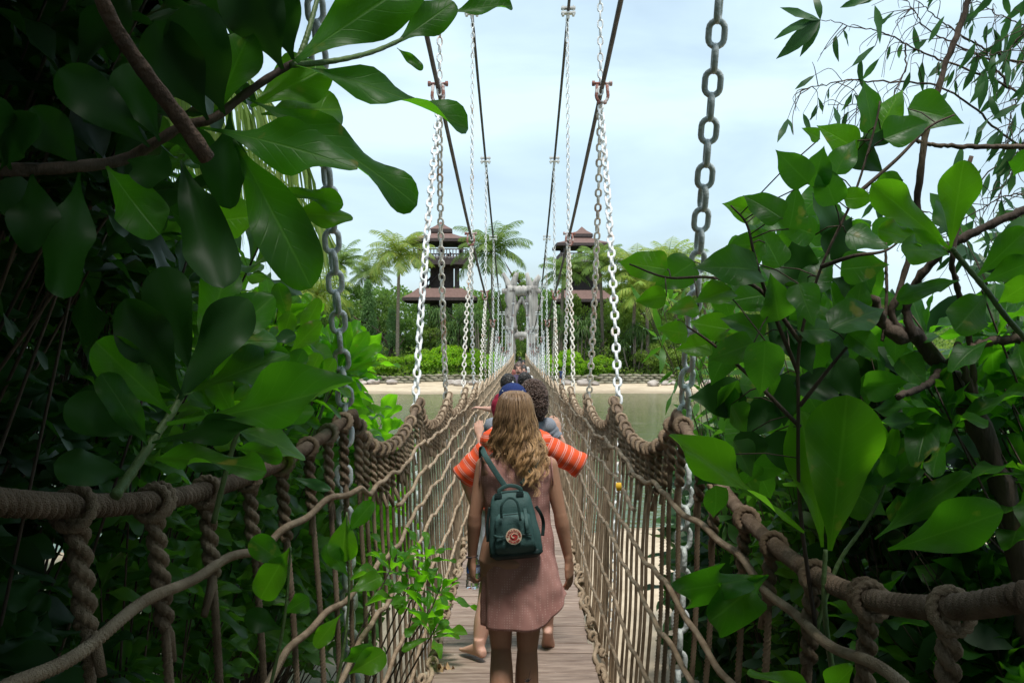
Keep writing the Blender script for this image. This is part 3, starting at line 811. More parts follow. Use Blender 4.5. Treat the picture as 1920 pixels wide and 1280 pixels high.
# ---- driftwood-like gate at the far end of the bridge
GY_ = 104.5
gate = thing('wooden_gate', 'weathered grey driftwood gate with two jagged posts at the far end', 'gate', (0, GY_, 0))
def gatepost(px, seed):
    r_ = np.random.default_rng(seed); x0 = XW(px, GY_)
    m_ = MB()
    for za, zb, ra, rb in ((ZW(705, GY_), ZW(610, GY_), .38, .46), (ZW(618, GY_), ZW(536, GY_), .60, .56)):
        secs = []
        for k, z in enumerate(np.linspace(za, zb, 16)):
            f = k / 15; secs.append(((x0 + .04 * math.sin(k * .9 + seed), 0, z), (ra + (rb - ra) * f) * (1 + .04 * r_.normal()), (ra + (rb - ra) * f) * .9))
        m_.loft(secs, 36)
    o = m_.build('post', M['driftwood'], gate)
    for v in o.data.vertices:
        n_ = mnoise.noise(Vector((v.co.x * 5, v.co.y * 5, v.co.z * .35 + seed))); v.co.x += n_ * .15; v.co.y += n_ * .15
    zt = ZW(540, GY_); sg = 1 if seed == 1 else -1
    for dx0, dx1, h, r0, r1 in ((-.30, -.85 if seed == 1 else -.62, 1.55, .34, .17), (.28, .62 if seed == 1 else .78, 1.6 if seed == 1 else 1.3, .38, .22), (0, .05, .55, .36, .2)):
        q = np.array([[x0 + dx0 * .7, 0, zt - .5], [x0 + dx0, .0, zt + h * .35], [x0 + (dx0 + dx1) / 2, .05, zt + h * .7], [x0 + dx1, 0, zt + h]])
        m_ = MB(); m_.tube(q, [r0, r0 * .95, (r0 + r1) / 2, r1], 12); o = m_.build('prong', M['driftwood'], gate)
        for v in o.data.vertices:
            n_ = mnoise.noise(Vector((v.co.x * 5, v.co.y * 5, v.co.z * .8 + seed))); v.co.x += n_ * .12; v.co.z += n_ * .16
    for pyc, w_ in ((546, .95), (614, .62)):
        m_ = MB(); z = ZW(pyc, GY_); m_.tube([[x0 - w_, 0, z + .05], [x0 - w_ * .4, -.1, z], [x0 + w_ * .4, -.1, z + .03], [x0 + w_, 0, z - .02]], [.22, .34, .33, .24], 12); m_.build('collar', M['driftwood'], gate)
gatepost(958, 1); gatepost(998, 2)
def gbeam(pts, r, name):
    m_ = MB(); pp = [[XW(a, GY_), y_, ZW(b_, GY_)] for a, b_, y_ in pts]
    pp = np.array(pp); t_ = np.linspace(0, 1, 14); k_ = np.linspace(0, 1, len(pp)); pth = np.stack([np.interp(t_, k_, pp[:, q]) for q in range(3)], -1)
    m_.tube(pth, r * (1 + .12 * np.sin(np.arange(14) * 1.7)), 12); o = m_.build(name, M['driftwood'], gate); return o
gbeam([(962, 544, .1), (978, 546, .12), (994, 543, .1)], .55, 'cross_beam')
gbeam([(950, 632, 0), (978, 627, .1), (1008, 631, 0)], .34, 'cross_beam')
gbeam([(962, 600, 0), (972, 570, .05), (980, 556, 0)], .2, 'brace')
gbeam([(996, 600, 0), (986, 575, .05), (978, 556, 0)], .2, 'brace')
gbeam([(965, 612, 0), (978, 640, 0), (990, 612, 0)], .14, 'brace')
gbeam([(1004, 590, 0), (1014, 570, 0), (1018, 556, 0)], .16, 'brace')

# undergrowth covering the ground of the island between the trees: nobody could count it
n_ = 60000; xs = rng.uniform(-60, 75, n_); ys = 113.3 + rng.uniform(0, 1, n_) ** 1.4 * 32
zz = np.array([gz(x, y) for x, y in zip(xs, ys)]); hh = np.array([1.3 + 1.0 * mnoise.noise(Vector((x * .35, y * .35, 3))) for x, y in zip(xs, ys)]) * np.clip((ys - 112.6) / 2, .3, 2.4)
pz = zz + np.maximum(hh, .15) * rng.uniform(.1, 1, n_)
mb = MB(); put_leaves(mb, T_RH, np.stack([xs, ys, pz], -1), nrm(rng.normal(size=(n_, 3)) + [0, -.3, .2]), rng.normal(size=(n_, 3)) * .6 + [0, -.5, .8], rng.uniform(.25, .5, n_), 1.2, np.zeros(n_, int))
tag(mb.build('undergrowth', M['lf_tree']), kind='stuff')

# the wood behind, one continuous mass
n_ = 90000; xs = rng.uniform(-75, 150, n_); ys = rng.uniform(154, 166, n_)
top = np.array([11.6 + 2.2 * mnoise.noise(Vector((x * .12, 5, 3))) + 1.5 * mnoise.noise(Vector((x * .5, 5, 9))) for x in xs])
top = top - np.clip((xs - 28) / 20, 0, 1) * 6.0
pz = -2.6 + (top) * rng.uniform(0, 1, n_) ** .7
mb = MB(); put_leaves(mb, T_RH, np.stack([xs, ys, pz], -1), nrm(rng.normal(size=(n_, 3)) + [0, -.3, -.3]), rng.normal(size=(n_, 3)) * .6 + [0, -.8, .6], rng.uniform(.4, .8, n_), 1.2, np.zeros(n_, int))
tag(mb.build('distant_wood', M['lf_dark']), kind='stuff')
# ================================================================== BRIDGE
def deck_z(Y):
    k = min(abs(Y - 53) / 53, 1.12); return -1.82 - 0.45 * (1 - k * k)
DX0, DX1 = -0.512, 0.458
_ya = np.linspace(-6, 106, 225)
def _smooth(xs, zs):
    v = np.interp(_ya, xs, zs); k = np.ones(17) / 17
    for _ in range(2): v = np.convolve(np.pad(v, 8, mode='reflect', reflect_type='odd'), k, mode='valid')
    return v
_va = _smooth([-6, 4.2, 12.6, 21, 29.4, 37.8, 46, 54, 62, 70, 80, 90, 106], [5.6, 4.3, 3.28, 2.3, 1.58, .95, .4, -.1, -.42, -.45, .1, 1.6, 5.2])
_vb = _smooth([-6, 4.2, 12.6, 21, 29.4, 37.8, 46, 54, 62, 70, 80, 90, 106], [13.5, 10.9, 8.9, 7.05, 5.5, 4.15, 2.85, 1.85, 1.2, .95, 1.3, 2.8, 6.2])
def cableA(Y): return float(np.interp(Y, _ya, _va))
def cableB(Y): return float(np.interp(Y, _ya, _vb))
def narrow(Y): return 1 - 0.42 * min(max((Y - 50) / 55, 0), 1)
def side_top(s): return 0.97 if s > 0 else -1.04
def topline(s, Y):
    """hand rope: x, z at Y for side s"""
    k = (Y - 2.1) / 4.2; f = k - math.floor(k); c = abs(2 * f - 1) ** 2.3
    h = np.interp(Y, [2, 6.3, 10.5, 14.7, 19, 30, 53, 103], [1.33, 1.5, 1.42, 1.34, 1.28, 1.2, 1.15, 1.2])
    sag = np.interp(Y, [2, 6.3, 8.4, 20, 60, 103], [0.36, 0.36, 0.34, 0.36, 0.34, 0.34])
    if s < 0 and Y < 6.3: sag = 0.17; h = np.interp(Y, [2, 6.3], [1.53, 1.5])
    z = deck_z(Y) + h - sag * (1 - c)
    x = side_top(s) + s * (0.07 * (1 - c)) + (0.02 * math.sin(Y * 1.3) * s)
    if Y < 6.3: x += s * 0.02 * (6.3 - Y)
    x *= narrow(Y)
    return x, z
def netpt(s, Y, t):
    """point of the netting: t = 0 at the hand rope, t = 1 at the carrying rope below the deck"""
    x1, z1 = topline(s, Y); zd = deck_z(Y)
    return x1 + (side_top(s) * narrow(Y) * .92 - x1) * t, z1 + (zd - 1.35 - z1) * t

mdeck, nt, b = newmat('deck_planks'); N, L = nt.nodes, nt.links
tcn = N.new('ShaderNodeTexCoord'); oi = N.new('ShaderNodeObjectInfo'); geo = N.new('ShaderNodeNewGeometry')
mpn = N.new('ShaderNodeMapping'); mpn.inputs['Scale'].default_value = (1.2, 9, 9); L.new(tcn.outputs['Object'], mpn.inputs[0])
n1 = N.new('ShaderNodeTexNoise'); n1.inputs['Scale'].default_value = 3.5; n1.inputs['Detail'].default_value = 7; n1.inputs['Roughness'].default_value = .65; L.new(mpn.outputs[0], n1.inputs[0])
r1 = N.new('ShaderNodeValToRGB'); r1.color_ramp.elements[0].position = .33; r1.color_ramp.elements[1].position = .68
r1.color_ramp.elements[0].color = (0.15, 0.10, 0.075, 1); r1.color_ramp.elements[1].color = (0.36, 0.275, 0.22, 1)
L.new(n1.outputs[0], r1.inputs[0])
ad = N.new('ShaderNodeMath'); ad.operation = 'ADD'; L.new(oi.outputs['Random'], ad.inputs[0]); L.new(geo.outputs['Random Per Island'], ad.inputs[1])
mr = N.new('ShaderNodeMapRange'); mr.inputs[2].default_value = 2; mr.inputs[3].default_value = .72; mr.inputs[4].default_value = 1.3; L.new(ad.outputs[0], mr.inputs[0])
hs = N.new('ShaderNodeHueSaturation'); L.new(mr.outputs[0], hs.inputs['Value']); L.new(r1.outputs[0], hs.inputs['Color'])
n3 = N.new('ShaderNodeTexNoise'); n3.inputs['Scale'].default_value = 60; L.new(tcn.outputs['Object'], n3.inputs[0])
r3 = N.new('ShaderNodeMapRange'); r3.inputs[1].default_value = .72; r3.inputs[2].default_value = .78; L.new(n3.outputs[0], r3.inputs[0])
m3 = N.new('ShaderNodeMix'); m3.data_type = 'RGBA'; L.new(r3.outputs[0], m3.inputs[0]); L.new(hs.outputs[0], m3.inputs[6]); m3.inputs[7].default_value = (.42, .38, .34, 1)
L.new(m3.outputs[2], b.inputs['Base Color']); b.inputs['Roughness'].default_value = .75
bp = N.new('ShaderNodeBump'); bp.inputs['Strength'].default_value = .5; bp.inputs['Distance'].default_value = .01; L.new(n1.outputs[0], bp.inputs['Height']); L.new(bp.outputs[0], b.inputs['Normal'])
M['deck'] = mdeck

bridge = thing('bridge_walkway', 'narrow walkway of weathered brown planks running straight to the far gate', 'walkway')
_r = np.random.default_rng(21)
PW = 0.212
def plank(mb_, Y):
    w = PW - .014; L_ = DX1 - DX0 + _r.uniform(-.02, .03); xc = (DX0 + DX1) / 2 + _r.uniform(-.012, .012); th = .035
    z = deck_z(Y) - th / 2 + _r.uniform(-.003, .003); yaw = _r.normal(0, .006)
    c, s = math.cos(yaw), math.sin(yaw); sl = (deck_z(Y + .1) - deck_z(Y - .1)) / .2
    b_ = .004
    xs = [-L_ / 2, -L_ / 2 + b_, L_ / 2 - b_, L_ / 2]; pr = [(-w / 2, -th / 2), (-w / 2, th / 2 - b_), (-w / 2 + b_, th / 2), (w / 2 - b_, th / 2), (w / 2, th / 2 - b_), (w / 2, -th / 2)]
    V = [(x, y, zz) for x in (-L_ / 2, L_ / 2) for y, zz in pr]
    V = np.array(V); V = np.stack([V[:, 0] * c - V[:, 1] * s, V[:, 0] * s + V[:, 1] * c, V[:, 2] + V[:, 1] * sl], -1) + [xc, Y, z]
    Q = [[k, (k + 1) % 6, 6 + (k + 1) % 6, 6 + k] for k in range(6)] + [[0, 5, 4, 1], [1, 4, 3, 2], [6, 7, 10, 11], [7, 8, 9, 10]]
    mb_.add(V, Q)
Y = 3.2; k = 0
while k < 100:
    m_ = MB(); plank(m_, Y); m_.build('plank', mdeck, bridge, smooth=False); Y += PW; k += 1
m_ = MB()
while Y < 104.5: plank(m_, Y); Y += PW
YY = 3.2 - PW
while YY > -3: plank(m_, YY); YY -= PW
tag(m_.build('far_planks', mdeck, bridge, smooth=False), kind='stuff')
for x in (DX0 + .12, DX1 - .12):
    m_ = MB(); ys = np.linspace(-3, 104.5, 60); m_.tube(np.stack([np.full(60, x), ys, [deck_z(y) - .085 for y in ys]], -1), .045, 8); m_.build('bearer_cable', M['cable'], bridge)

# ---------------------------------------------------------------- chains
def link_tpl(Lk, W, r, na=12, ns=8, c=0.0):
    """one chain link, long axis z, opening in x"""
    hs_ = Lk / 2 - W / 2; pts = []
    for a in np.linspace(0, PI, na // 2 + 1): pts.append((math.cos(a) * (W / 2 - r), 0, hs_ + math.sin(a) * (W / 2 - r)))
    for a in np.linspace(PI, 2 * PI, na // 2 + 1): pts.append((math.cos(a) * (W / 2 - r), 0, -hs_ + math.sin(a) * (W / 2 - r)))
    p = np.array(pts); n = len(p)
    t = nrm(np.roll(p, -1, 0) - np.roll(p, 1, 0)); y = np.array([0, 1.0, 0]); u = np.cross(t, y)
    th = np.linspace(0, 2 * PI, ns, endpoint=False)
    V = p[:, None] + u[:, None] * (np.cos(th) * r)[None, :, None] + y * (np.sin(th) * r)[None, :, None]
    i = np.arange(n)[:, None] * ns; i2 = ((np.arange(n) + 1) % n)[:, None] * ns; j = np.arange(ns)[None]; j2 = (j + 1) % ns
    Q = np.stack([i + j, i + j2, i2 + j2, i2 + j], -1).reshape(-1, 4)
    return V.reshape(-1, 3), Q
def chain_mesh(path, pitch, W, r, na=12, ns=8, twist=0.4, seed=0):
    r_ = np.random.default_rng(seed)
    p = np.asarray(path, float); sl = np.concatenate([[0], np.cumsum(np.linalg.norm(np.diff(p, axis=0), axis=1))])
    n = max(int(sl[-1] / pitch), 1); q = np.linspace(0, sl[-1], n + 1)
    pts = np.stack([np.interp(q, sl, p[:, k]) for k in range(3)], -1)
    c = (pts[:-1] + pts[1:]) / 2; d = nrm(pts[1:] - pts[:-1]); pit = sl[-1] / n
    Vt, Q = link_tpl(pit + 2.15 * r, W, r, na, ns)
    mb = MB(); base = r_.uniform(0, PI)
    for k in range(n):
        z = d[k]; x0 = nrm(np.cross([0, 1, 0.2], z)); y0 = np.cross(z, x0)
        a = base + (k % 2) * PI / 2 + twist * math.sin(k * .13 + base) + r_.normal(0, .10)
        x = x0 * math.cos(a) + y0 * math.sin(a); y = np.cross(z, x)
        mb.add(c[k] + Vt @ np.stack([x, y, z]), Q)
    return mb
CL = []
def add_chain(name, path, pitch, W, r, m, na, ns, label, group, seed):
    o = chain_mesh(path, pitch, W, r, na, ns, seed=seed).build(name, m)
    tag(o, label, 'chain', group); return o
ORD = ['nearest', 'second', 'third', 'fourth', 'fifth', 'sixth', 'seventh', 'eighth', 'ninth', 'tenth', 'eleventh', 'twelfth', 'thirteenth']
def curve(p0, p1, sag, n=14, side=(0, 0, 0)):
    t = np.linspace(0, 1, n); p0 = np.array(p0, float); p1 = np.array(p1, float)
    return p0 + (p1 - p0) * t[:, None] + np.array([0, 0, -1.]) * (sag * 4 * t * (1 - t))[:, None] + np.array(side) * (4 * t * (1 - t))[:, None]
CLAMP_Y = [4.2 + 8.4 * k for k in range(12)]
for s, sn in ((-1, 'left'), (1, 'right')):
    for k, Yc in enumerate(CLAMP_Y):
        na, ns = (16, 10) if k == 0 else (12, 8) if k < 2 else (8, 5) if k < 4 else (6, 4)
        top = np.array([s * 1.02 * narrow(Yc), Yc, cableA(Yc) - 0.22])
        for leg, dy in (('near', -2.1), ('far', 2.1)):
            Yp = Yc + dy; x, z = topline(s, Yp)
            m_ = M['chain_shaded'] if k == 0 else M['chain_tan'] if (k + (leg == 'far')) % 2 == 0 or k == 3 else M['chain_white']
            # run on down outside the net to the deck beam
            pth = list(curve(top, (x + s * .05, Yp + .04, z + .0), 0.0, 10, (s * .02, -.03, 0))) + [(x + s * .06, Yp, z - .4), (x * .97 + s * .06, Yp, deck_z(Yp) + .4), (side_top(s) * narrow(Yp) * .92 + s * .05, Yp, deck_z(Yp) - 1.3)]
            if k == 0 and leg == 'near': continue
            g = None if k < 4 else f'distant chains on the {sn} side'
            lab = f'{"grey" if k == 0 else "tan rust stained" if m_ is M["chain_tan"] else "white painted"} hanging chain, {leg} leg of the {ORD[k]} pair on the {sn}' if k < 5 else f'small white chain among the crowd of distant ones on the {sn}'
            sc_ = 1.0 if k == 0 else 0.9
            add_chain('hanging_chain', pth, 0.128 * (1 if k == 0 else .80), 0.118 * (1 if k == 0 else .86), 0.0175 * (1 if k == 0 else .88), m_, na, ns, lab, g or 'hanging chains holding up the netting', 31 + k * 4 + (s > 0) + (leg == 'far') * 2)
        # thin hanger from the upper cable
        ub = np.array([s * narrow(Yc), Yc, cableB(Yc) - .15])
        if k > 0:
            add_chain('hanger_chain', curve(ub, top + [0, 0, .12], 0, 6), 0.105, 0.086, 0.0125, M['chain_white'], 8, 5 if k < 3 else 4,
                  f'slim white chain from the upper cable down to the {ORD[k]} {sn} shackle' if k < 6 else f'faint white chain high among the distant ones on the {sn}', 'slim chains hung from the upper cables', 77 + k + s)
    # extra dense far hangers between the clamps (single chains)
    for k in range(26):
        Yp = 40 + k * 2.1
        if abs(((Yp - 2.1) / 4.2) % 1) < .1: continue
        x, z = topline(s, Yp)
        if Yp > 84: break
        add_chain('hanging_chain', [(s * 1.0 * narrow(Yp), Yp, cableA(Yp)), (x, Yp, z)], 0.11, 0.10, 0.017, M['chain_white'], 6, 4, f'small white chain among the crowd of distant ones on the {sn}', f'distant chains on the {sn} side', 500 + k)
    # cables
    ys = np.linspace(-4, 104, 300)
    ca = tag(MB().tube(np.stack([s * 1.04 * np.array([narrow(y) for y in ys]), ys, [cableA(y) for y in ys]], -1), .028, 9, lobes=5, pitch=.4, depth=.25).build('lower_cable', M['cable']), f'lower dark twisted cable with rusty shackles on the {sn}', 'cable', 'suspension cables')
    cb = tag(MB().tube(np.stack([s * 1.02 * np.array([narrow(y) for y in ys]), ys, [cableB(y) for y in ys]], -1), .032, 9, lobes=5, pitch=.4, depth=.25).build('upper_cable', M['cable']), f'upper dark twisted cable with white clamps on the {sn}', 'cable', 'suspension cables')
    for k, Yc in enumerate(CLAMP_Y):
        za = cableA(Yc); m_ = MB(); xa = s * 1.04 * narrow(Yc)
        # bow shackle round the lower cable with its pin and a lower link
        bow = [(xa + math.cos(a) * .075, Yc, za - .10 + math.sin(a) * .10) for a in np.linspace(PI * 1.02, 2 * PI * .99, 11)]
        bow = [(xa - .062, Yc, za + .03)] + bow + [(xa + .062, Yc, za + .03)]
        m_.tube(bow, .021, 8)
        m_.tube([(xa - .13, Yc, za + .045), (xa + .13, Yc, za + .045)], .019, 8)
        for q in (-.11, .11): m_.tube([(xa + q - .018, Yc, za + .045), (xa + q + .018, Yc, za + .045)], .036, 6)
        m_.tube([(xa + .05 * math.cos(a), Yc + .05 * math.sin(a), za - .2) for a in np.linspace(0, 2 * PI, 12)], .016, 6)
        m_.build('shackle', M['rust'], ca)
        if k > 1 or True:
            zb = cableB(Yc); m_ = MB(); xb = s * 1.02 * narrow(Yc); sl = .0
            m_.box((xb, Yc, zb + .045), (.30, .16, .035)); m_.box((xb, Yc, zb - .06), (.30, .16, .035))
            for q in (-.11, .11):
                for y_ in (-.05, .05):
                    m_.tube([(xb + q, Yc + y_, zb + .09), (xb + q, Yc + y_, zb - .12)], .014, 6)
                    m_.tube([(xb + q, Yc + y_, zb - .08), (xb + q, Yc + y_, zb - .115)], .028, 6)
            m_.tube([(xb, Yc, zb - .06), (xb, Yc, zb - .17)], .03, 8)
            m_.build('clamp', M['whitemetal'], cb, smooth=False)

# ---------------------------------------------------------------- rope netting
def branch_path0(p): return np.array(p, float)
HT = [0.93, 0.36, 0.05, -0.45, -0.9, -1.35, 0.64]
_r = np.random.default_rng(9)
for s, sn in ((-1, 'left'), (1, 'right')):
    net = thing('rope_netting', f'brown rope netting with scalloped hand rope along the {sn} side of the walkway', 'netting', (0, 0, 0), 0, 'rope netting on both sides of the walkway')
    # hand rope: twisted near part and plain far part
    ys = np.arange(.6, 13, 0.0062); pth = np.array([(topline(s, y)[0], y, topline(s, y)[1]) for y in ys])
    MB().tube(pth, .0325, 18, lobes=3, pitch=.125, depth=.28).build('hand_rope', M['rope'], net)
    ys = np.arange(13, 103.5, 0.12); pth = np.array([(topline(s, y)[0], y, topline(s, y)[1]) for y in ys])
    MB().tube(pth, .033, 6).build('hand_rope', M['rope_pale'], net)
    for hi, t in enumerate(HT):
        def hp(y, t=t, hi=hi):
            k = (y - 2.1) / 4.2; f = k - math.floor(k); c = abs(2 * f - 1) ** 1.7
            x1, z1 = topline(s, y); zd = deck_z(y); z = zd + t
            if s < 0 and y < 7 and hi < 2: z += .18 * min(1, (7 - y) / 2.5)
            f_ = (z1 - z) / (z1 - zd + 1.35); x = x1 + (side_top(s) * narrow(y) * .92 - x1) * f_
            z += .09 * (c - .5)
            kink = 0.022 * math.sin(y * 2.7 + hi * 2 + s) + 0.012 * math.sin(y * 7.1 + hi)
            return (x - s * .03, y, z + kink)
        ys = np.arange(1.4 if hi < 6 else 8.4, 10.5, 0.0048); MB().tube([hp(y) for y in ys], .0175, 12, lobes=3, pitch=.072, depth=.30).build('horizontal_rope', M['rope'] if hi == 9 else M['rope_pale'], net)
        ys = np.arange(10.5, 103, 0.12); MB().tube([hp(y) for y in ys], .019, 5).build('horizontal_rope', M['rope_pale'], net)
    # verticals
    ys_ = [0.9 + .55 * k for k in range(8)] + [5.3 + .40 * k for k in range(7)] + [8.0 + .32 * k for k in range(297)]
    far = MB(); cnt = 0
    for Yv in ys_:
        y0 = Yv + _r.normal(0, .03)
        x1, z1 = topline(s, y0); x0 = DX1 if s > 0 else DX0
        near = 1.0 < Yv < 26 and cnt < 74
        jit = _r.normal(0, .03); Yb = y0 + _r.normal(0, .04)
        n = 60 if near and Yv < 12 else 24 if near else 4
        tt = np.linspace(1, 0, n)
        base_ = np.array([netpt(s, y0, 1 - q) for q in (tt if near else np.array([1, .6, .25, 0]))])
        if not near: tt = np.array([1, .6, .25, 0])
        py = Yb + (y0 - Yb) * tt + .012 * np.sin(tt * 9 + Yv)
        pth = np.stack([base_[:, 0] + .006 * np.sin(tt * 13 + Yv) * (tt < .98), py, base_[:, 1]], -1)
        if near:
            m_ = MB()
            if Yv < 12:
                n2 = 520 if Yv < 7 else 90; t2 = np.linspace(0, 1, n2); p2 = np.stack([np.interp(t2, np.linspace(0, 1, n), pth[:, q]) for q in range(3)], -1)
                m_.tube(p2, .0165 if Yv < 7 else .0135, 9, lobes=3 if Yv < 7 else 0, pitch=.065, depth=.32, phase=Yv)
            else: m_.tube(pth, .0125, 6)
            # plaited doubled head under the hand rope
            hl = _r.uniform(.26, .42); nn = 110 if Yv < 9 else 12
            th = np.linspace(0, hl / 2.8, nn); hp_ = np.stack([np.interp(1 - th, tt[::-1], pth[::-1, q]) for q in range(3)], -1)
            for ph in (0, PI):
                a = th / (hl / 2.8) * hl * 2 * PI / .12 + ph; off = np.stack([np.cos(a) * .0, np.sin(a) * .021, np.zeros(nn)], -1) + np.stack([np.cos(a) * .017, np.zeros(nn), np.zeros(nn)], -1)
                m_.tube(hp_ + off, .0165, 9, lobes=3 if Yv < 9 else 0, pitch=.065, depth=.3)
            # loose tail
            e = hp_[-1]; dv = np.array([s * -.02 + _r.normal(0, .02), _r.normal(0, .05), -.12])
            m_.tube([hp_[-3], e + dv * .3 + [0, .02, 0], e + dv], [.016, .018, .013], 7)
            # hitch round the hand rope: two turns
            for w_ in (-.018, .020):
                if w_ > 0 and int(Yv * 7) % 3: continue
                cyc = np.linspace(-.5 * PI, 1.5 * PI, 60)
                m_.tube(np.stack([x1 + np.cos(cyc) * .048, y0 + w_ * 1.2 + .022 * np.sin(cyc), z1 + np.sin(cyc) * .046 - .004], -1), .0165, 9, lobes=3, pitch=.07, depth=.3)
            m_.build('vertical_rope', M['rope_net'], net); cnt += 1
        else:
            far.tube(pth, .013, 4, cap=False)
            hp_ = pth[:2].copy(); hp_[1] = pth[0] + (pth[1] - pth[0]) * .8
            far.tube(hp_, .034, 5, cap=False)
    tag(far.build('far_vertical_ropes', M['rope_pale'], net), kind='stuff')
    # knots along the deck edge, and the light crossing ropes that tie the walkway to the netting
    for Yv in np.arange(2.1, 60, 4.2):
        zt_ = deck_z(Yv); MB().tube(branch_path0([((DX1 if s > 0 else DX0), Yv, zt_ - .03), (s * .75, Yv, zt_ - .8), (side_top(s) * narrow(Yv) * .92, Yv, zt_ - 1.33)]), .017, 6).build('tie_rope', M['rope_net'], net)
    kn = MB()
    for Yv in np.arange(3.0, 26, .21):
        x0 = (DX1 if s > 0 else DX0) + s * .03; z0 = deck_z(Yv) + .0
        c = np.array([x0 + _r.normal(0, .015), Yv + _r.normal(0, .03), z0 + _r.normal(.01, .02)])
        a = np.linspace(0, 4.4 * PI, 22); rr = _r.uniform(.016, .034); t1, t2, t3 = _r.uniform(-1, 1, 3)
        kn.tube(np.stack([c[0] + np.cos(a + t1) * rr * (.6 + .4 * t2), c[1] + np.sin(a * .5 + t3) * .03 + np.cos(a) * rr * .4, c[2] + np.sin(a + t1) * rr * .8], -1), .0125, 6)
        if _r.uniform() < .5: kn.tube([c, c + [s * _r.uniform(-.03, .04), _r.uniform(-.08, .08), _r.uniform(-.10, -.02)]], [.012, .009], 5)
    ys = np.arange(3, 26, .05); kn.tube(np.stack([np.full(len(ys), (DX1 if s > 0 else DX0) + s * .02) + .02 * np.sin(ys * 9), ys, [deck_z(y) + .01 for y in ys]], -1), .016, 7, lobes=3, pitch=.09, depth=.3)
    kn.build('edge_knots', M['rope_pale'], net)
# ================================================================== PEOPLE
def skin(name, c1, c2):
    m = mat(name, c1, c2, 0.55, 9, spec=.35); b = m.node_tree.nodes['Principled BSDF']
    b.inputs['Subsurface Weight'].default_value = .12; b.inputs['Subsurface Radius'].default_value = (.02, .008, .004); return m
M['skin_tan'] = skin('skin_tan', (.36, .19, .12), (.42, .23, .15))
M['skin_pink'] = skin('skin_pink', (.50, .28, .21), (.56, .33, .25))
M['skin_warm'] = skin('skin_warm', (.40, .22, .15), (.46, .26, .18))

def hand(mb, w, d, pn, side, curl=.5, sc=1.0):
    """palm, four fingers, thumb. w wrist, d direction of the hand, pn palm normal, side: thumb side vector"""
    w = np.array(w, float); d = nrm(d); pn = np.array(pn, float); pn = nrm(pn - d * (pn @ d)); sd_ = np.cross(d, pn); sd_ = sd_ * np.sign(sd_ @ np.array(side, float) or 1)
    pl = .090 * sc
    mb.loft([(w - d * .02, .026 * sc, .019 * sc, sd_, pn), (w + d * .012, .027 * sc, .017 * sc, sd_, pn), (w + d * pl * .45, .038 * sc, .0155 * sc, sd_, pn), (w + d * pl * .85, .041 * sc, .0135 * sc, sd_, pn), (w + d * pl, .038 * sc, .011 * sc, sd_, pn)], 16, power=2.6)
    for k, (o, l) in enumerate(((.030, .070), (.0105, .078), (-.0095, .073), (-.0285, .058))):
        b0 = w + d * pl * (.90 - .03 * abs(k - 1)) + sd_ * o * sc; c = curl * (1 + .18 * k); pts = [b0 - d * .02 * sc, b0]; a = 0; L_ = l * sc
        for seg, f in ((0.45, .35), (.3, .8), (.25, .6)):
            a += c * f; dd = d * math.cos(a) + pn * math.sin(a) + sd_ * (.10 * (1 - k / 1.5)) * .5; pts.append(pts[-1] + nrm(dd) * L_ * seg)
        mb.tube(branch_pathx(pts, 12), np.linspace(.0092, .0068, 12) * sc, 8)
        mb.ball(pts[-1], .0066 * sc, 8, 6)
    b0 = w + d * .022 * sc + sd_ * .024 * sc
    t = [b0, b0 + (d * .6 + sd_ * .7 + pn * .25) * .032 * sc, b0 + (d * .6 + sd_ * .7 + pn * .25) * .032 * sc + (d * .92 + sd_ * .25 + pn * .3) * .028 * sc]; t.append(t[-1] + nrm(d + pn * .5) * .022 * sc)
    mb.tube(branch_pathx(t, 12), np.linspace(.0135, .0075, 12) * sc, 8); mb.ball(t[-1], .0073 * sc, 8, 6)

def branch_pathx(pts, n):
    p = np.array(pts, float); m = np.gradient(p, axis=0); out = []
    for tt in np.linspace(0, 1, n):
        x = tt * (len(p) - 1); a = min(int(x), len(p) - 2); f = x - a
        out.append((2 * f ** 3 - 3 * f ** 2 + 1) * p[a] + (f ** 3 - 2 * f ** 2 + f) * m[a] + (-2 * f ** 3 + 3 * f ** 2) * p[a + 1] + (f ** 3 - f ** 2) * m[a + 1])
    return np.array(out)

def limb(mb, pts, rad, n=18, ns=14):
    mb.tube(branch_pathx(pts, n), np.interp(np.linspace(0, 1, n), np.linspace(0, 1, len(rad)), rad), ns)

def head_mesh(mb, c, H, fwd=1.0, tilt=0.0):
    """skull, jaw, nose, ears; fwd = +1 looks to +y"""
    s = H / 1.7; c = np.array(c, float)
    mb.ball(c + [0, -.008 * s * fwd, .012 * s], (.076 * s, .096 * s, .104 * s), 20, 14)
    mb.ball(c + [0, .030 * s * fwd, -.050 * s], (.056 * s, .062 * s, .062 * s), 16, 10)
    mb.ball(c + [0, .050 * s * fwd, -.085 * s], (.028 * s, .028 * s, .024 * s), 12, 8)
    mb.tube([c + [0, .090 * s * fwd, .012 * s], c + [0, .108 * s * fwd, -.022 * s], c + [0, .096 * s * fwd, -.032 * s]], [.008 * s, .014 * s, .010 * s], 8)
    for sx in (-1, 1):
        mb.loft([(c + [sx * .070 * s, -.002 * fwd, .0], .006, .012, [0, 1, 0], [0, 0, 1]), (c + [sx * .082 * s, -.006 * fwd, .002], .016 * s, .026 * s, [0, 1, 0], [0, 0, 1]), (c + [sx * .088 * s, -.010 * fwd, .004], .015 * s, .025 * s, [0, 1, 0], [0, 0, 1])], 12)
        mb.ball(c + [sx * .030 * s, .078 * s * fwd, .030 * s], (.020 * s, .012 * s, .008 * s), 8, 6)

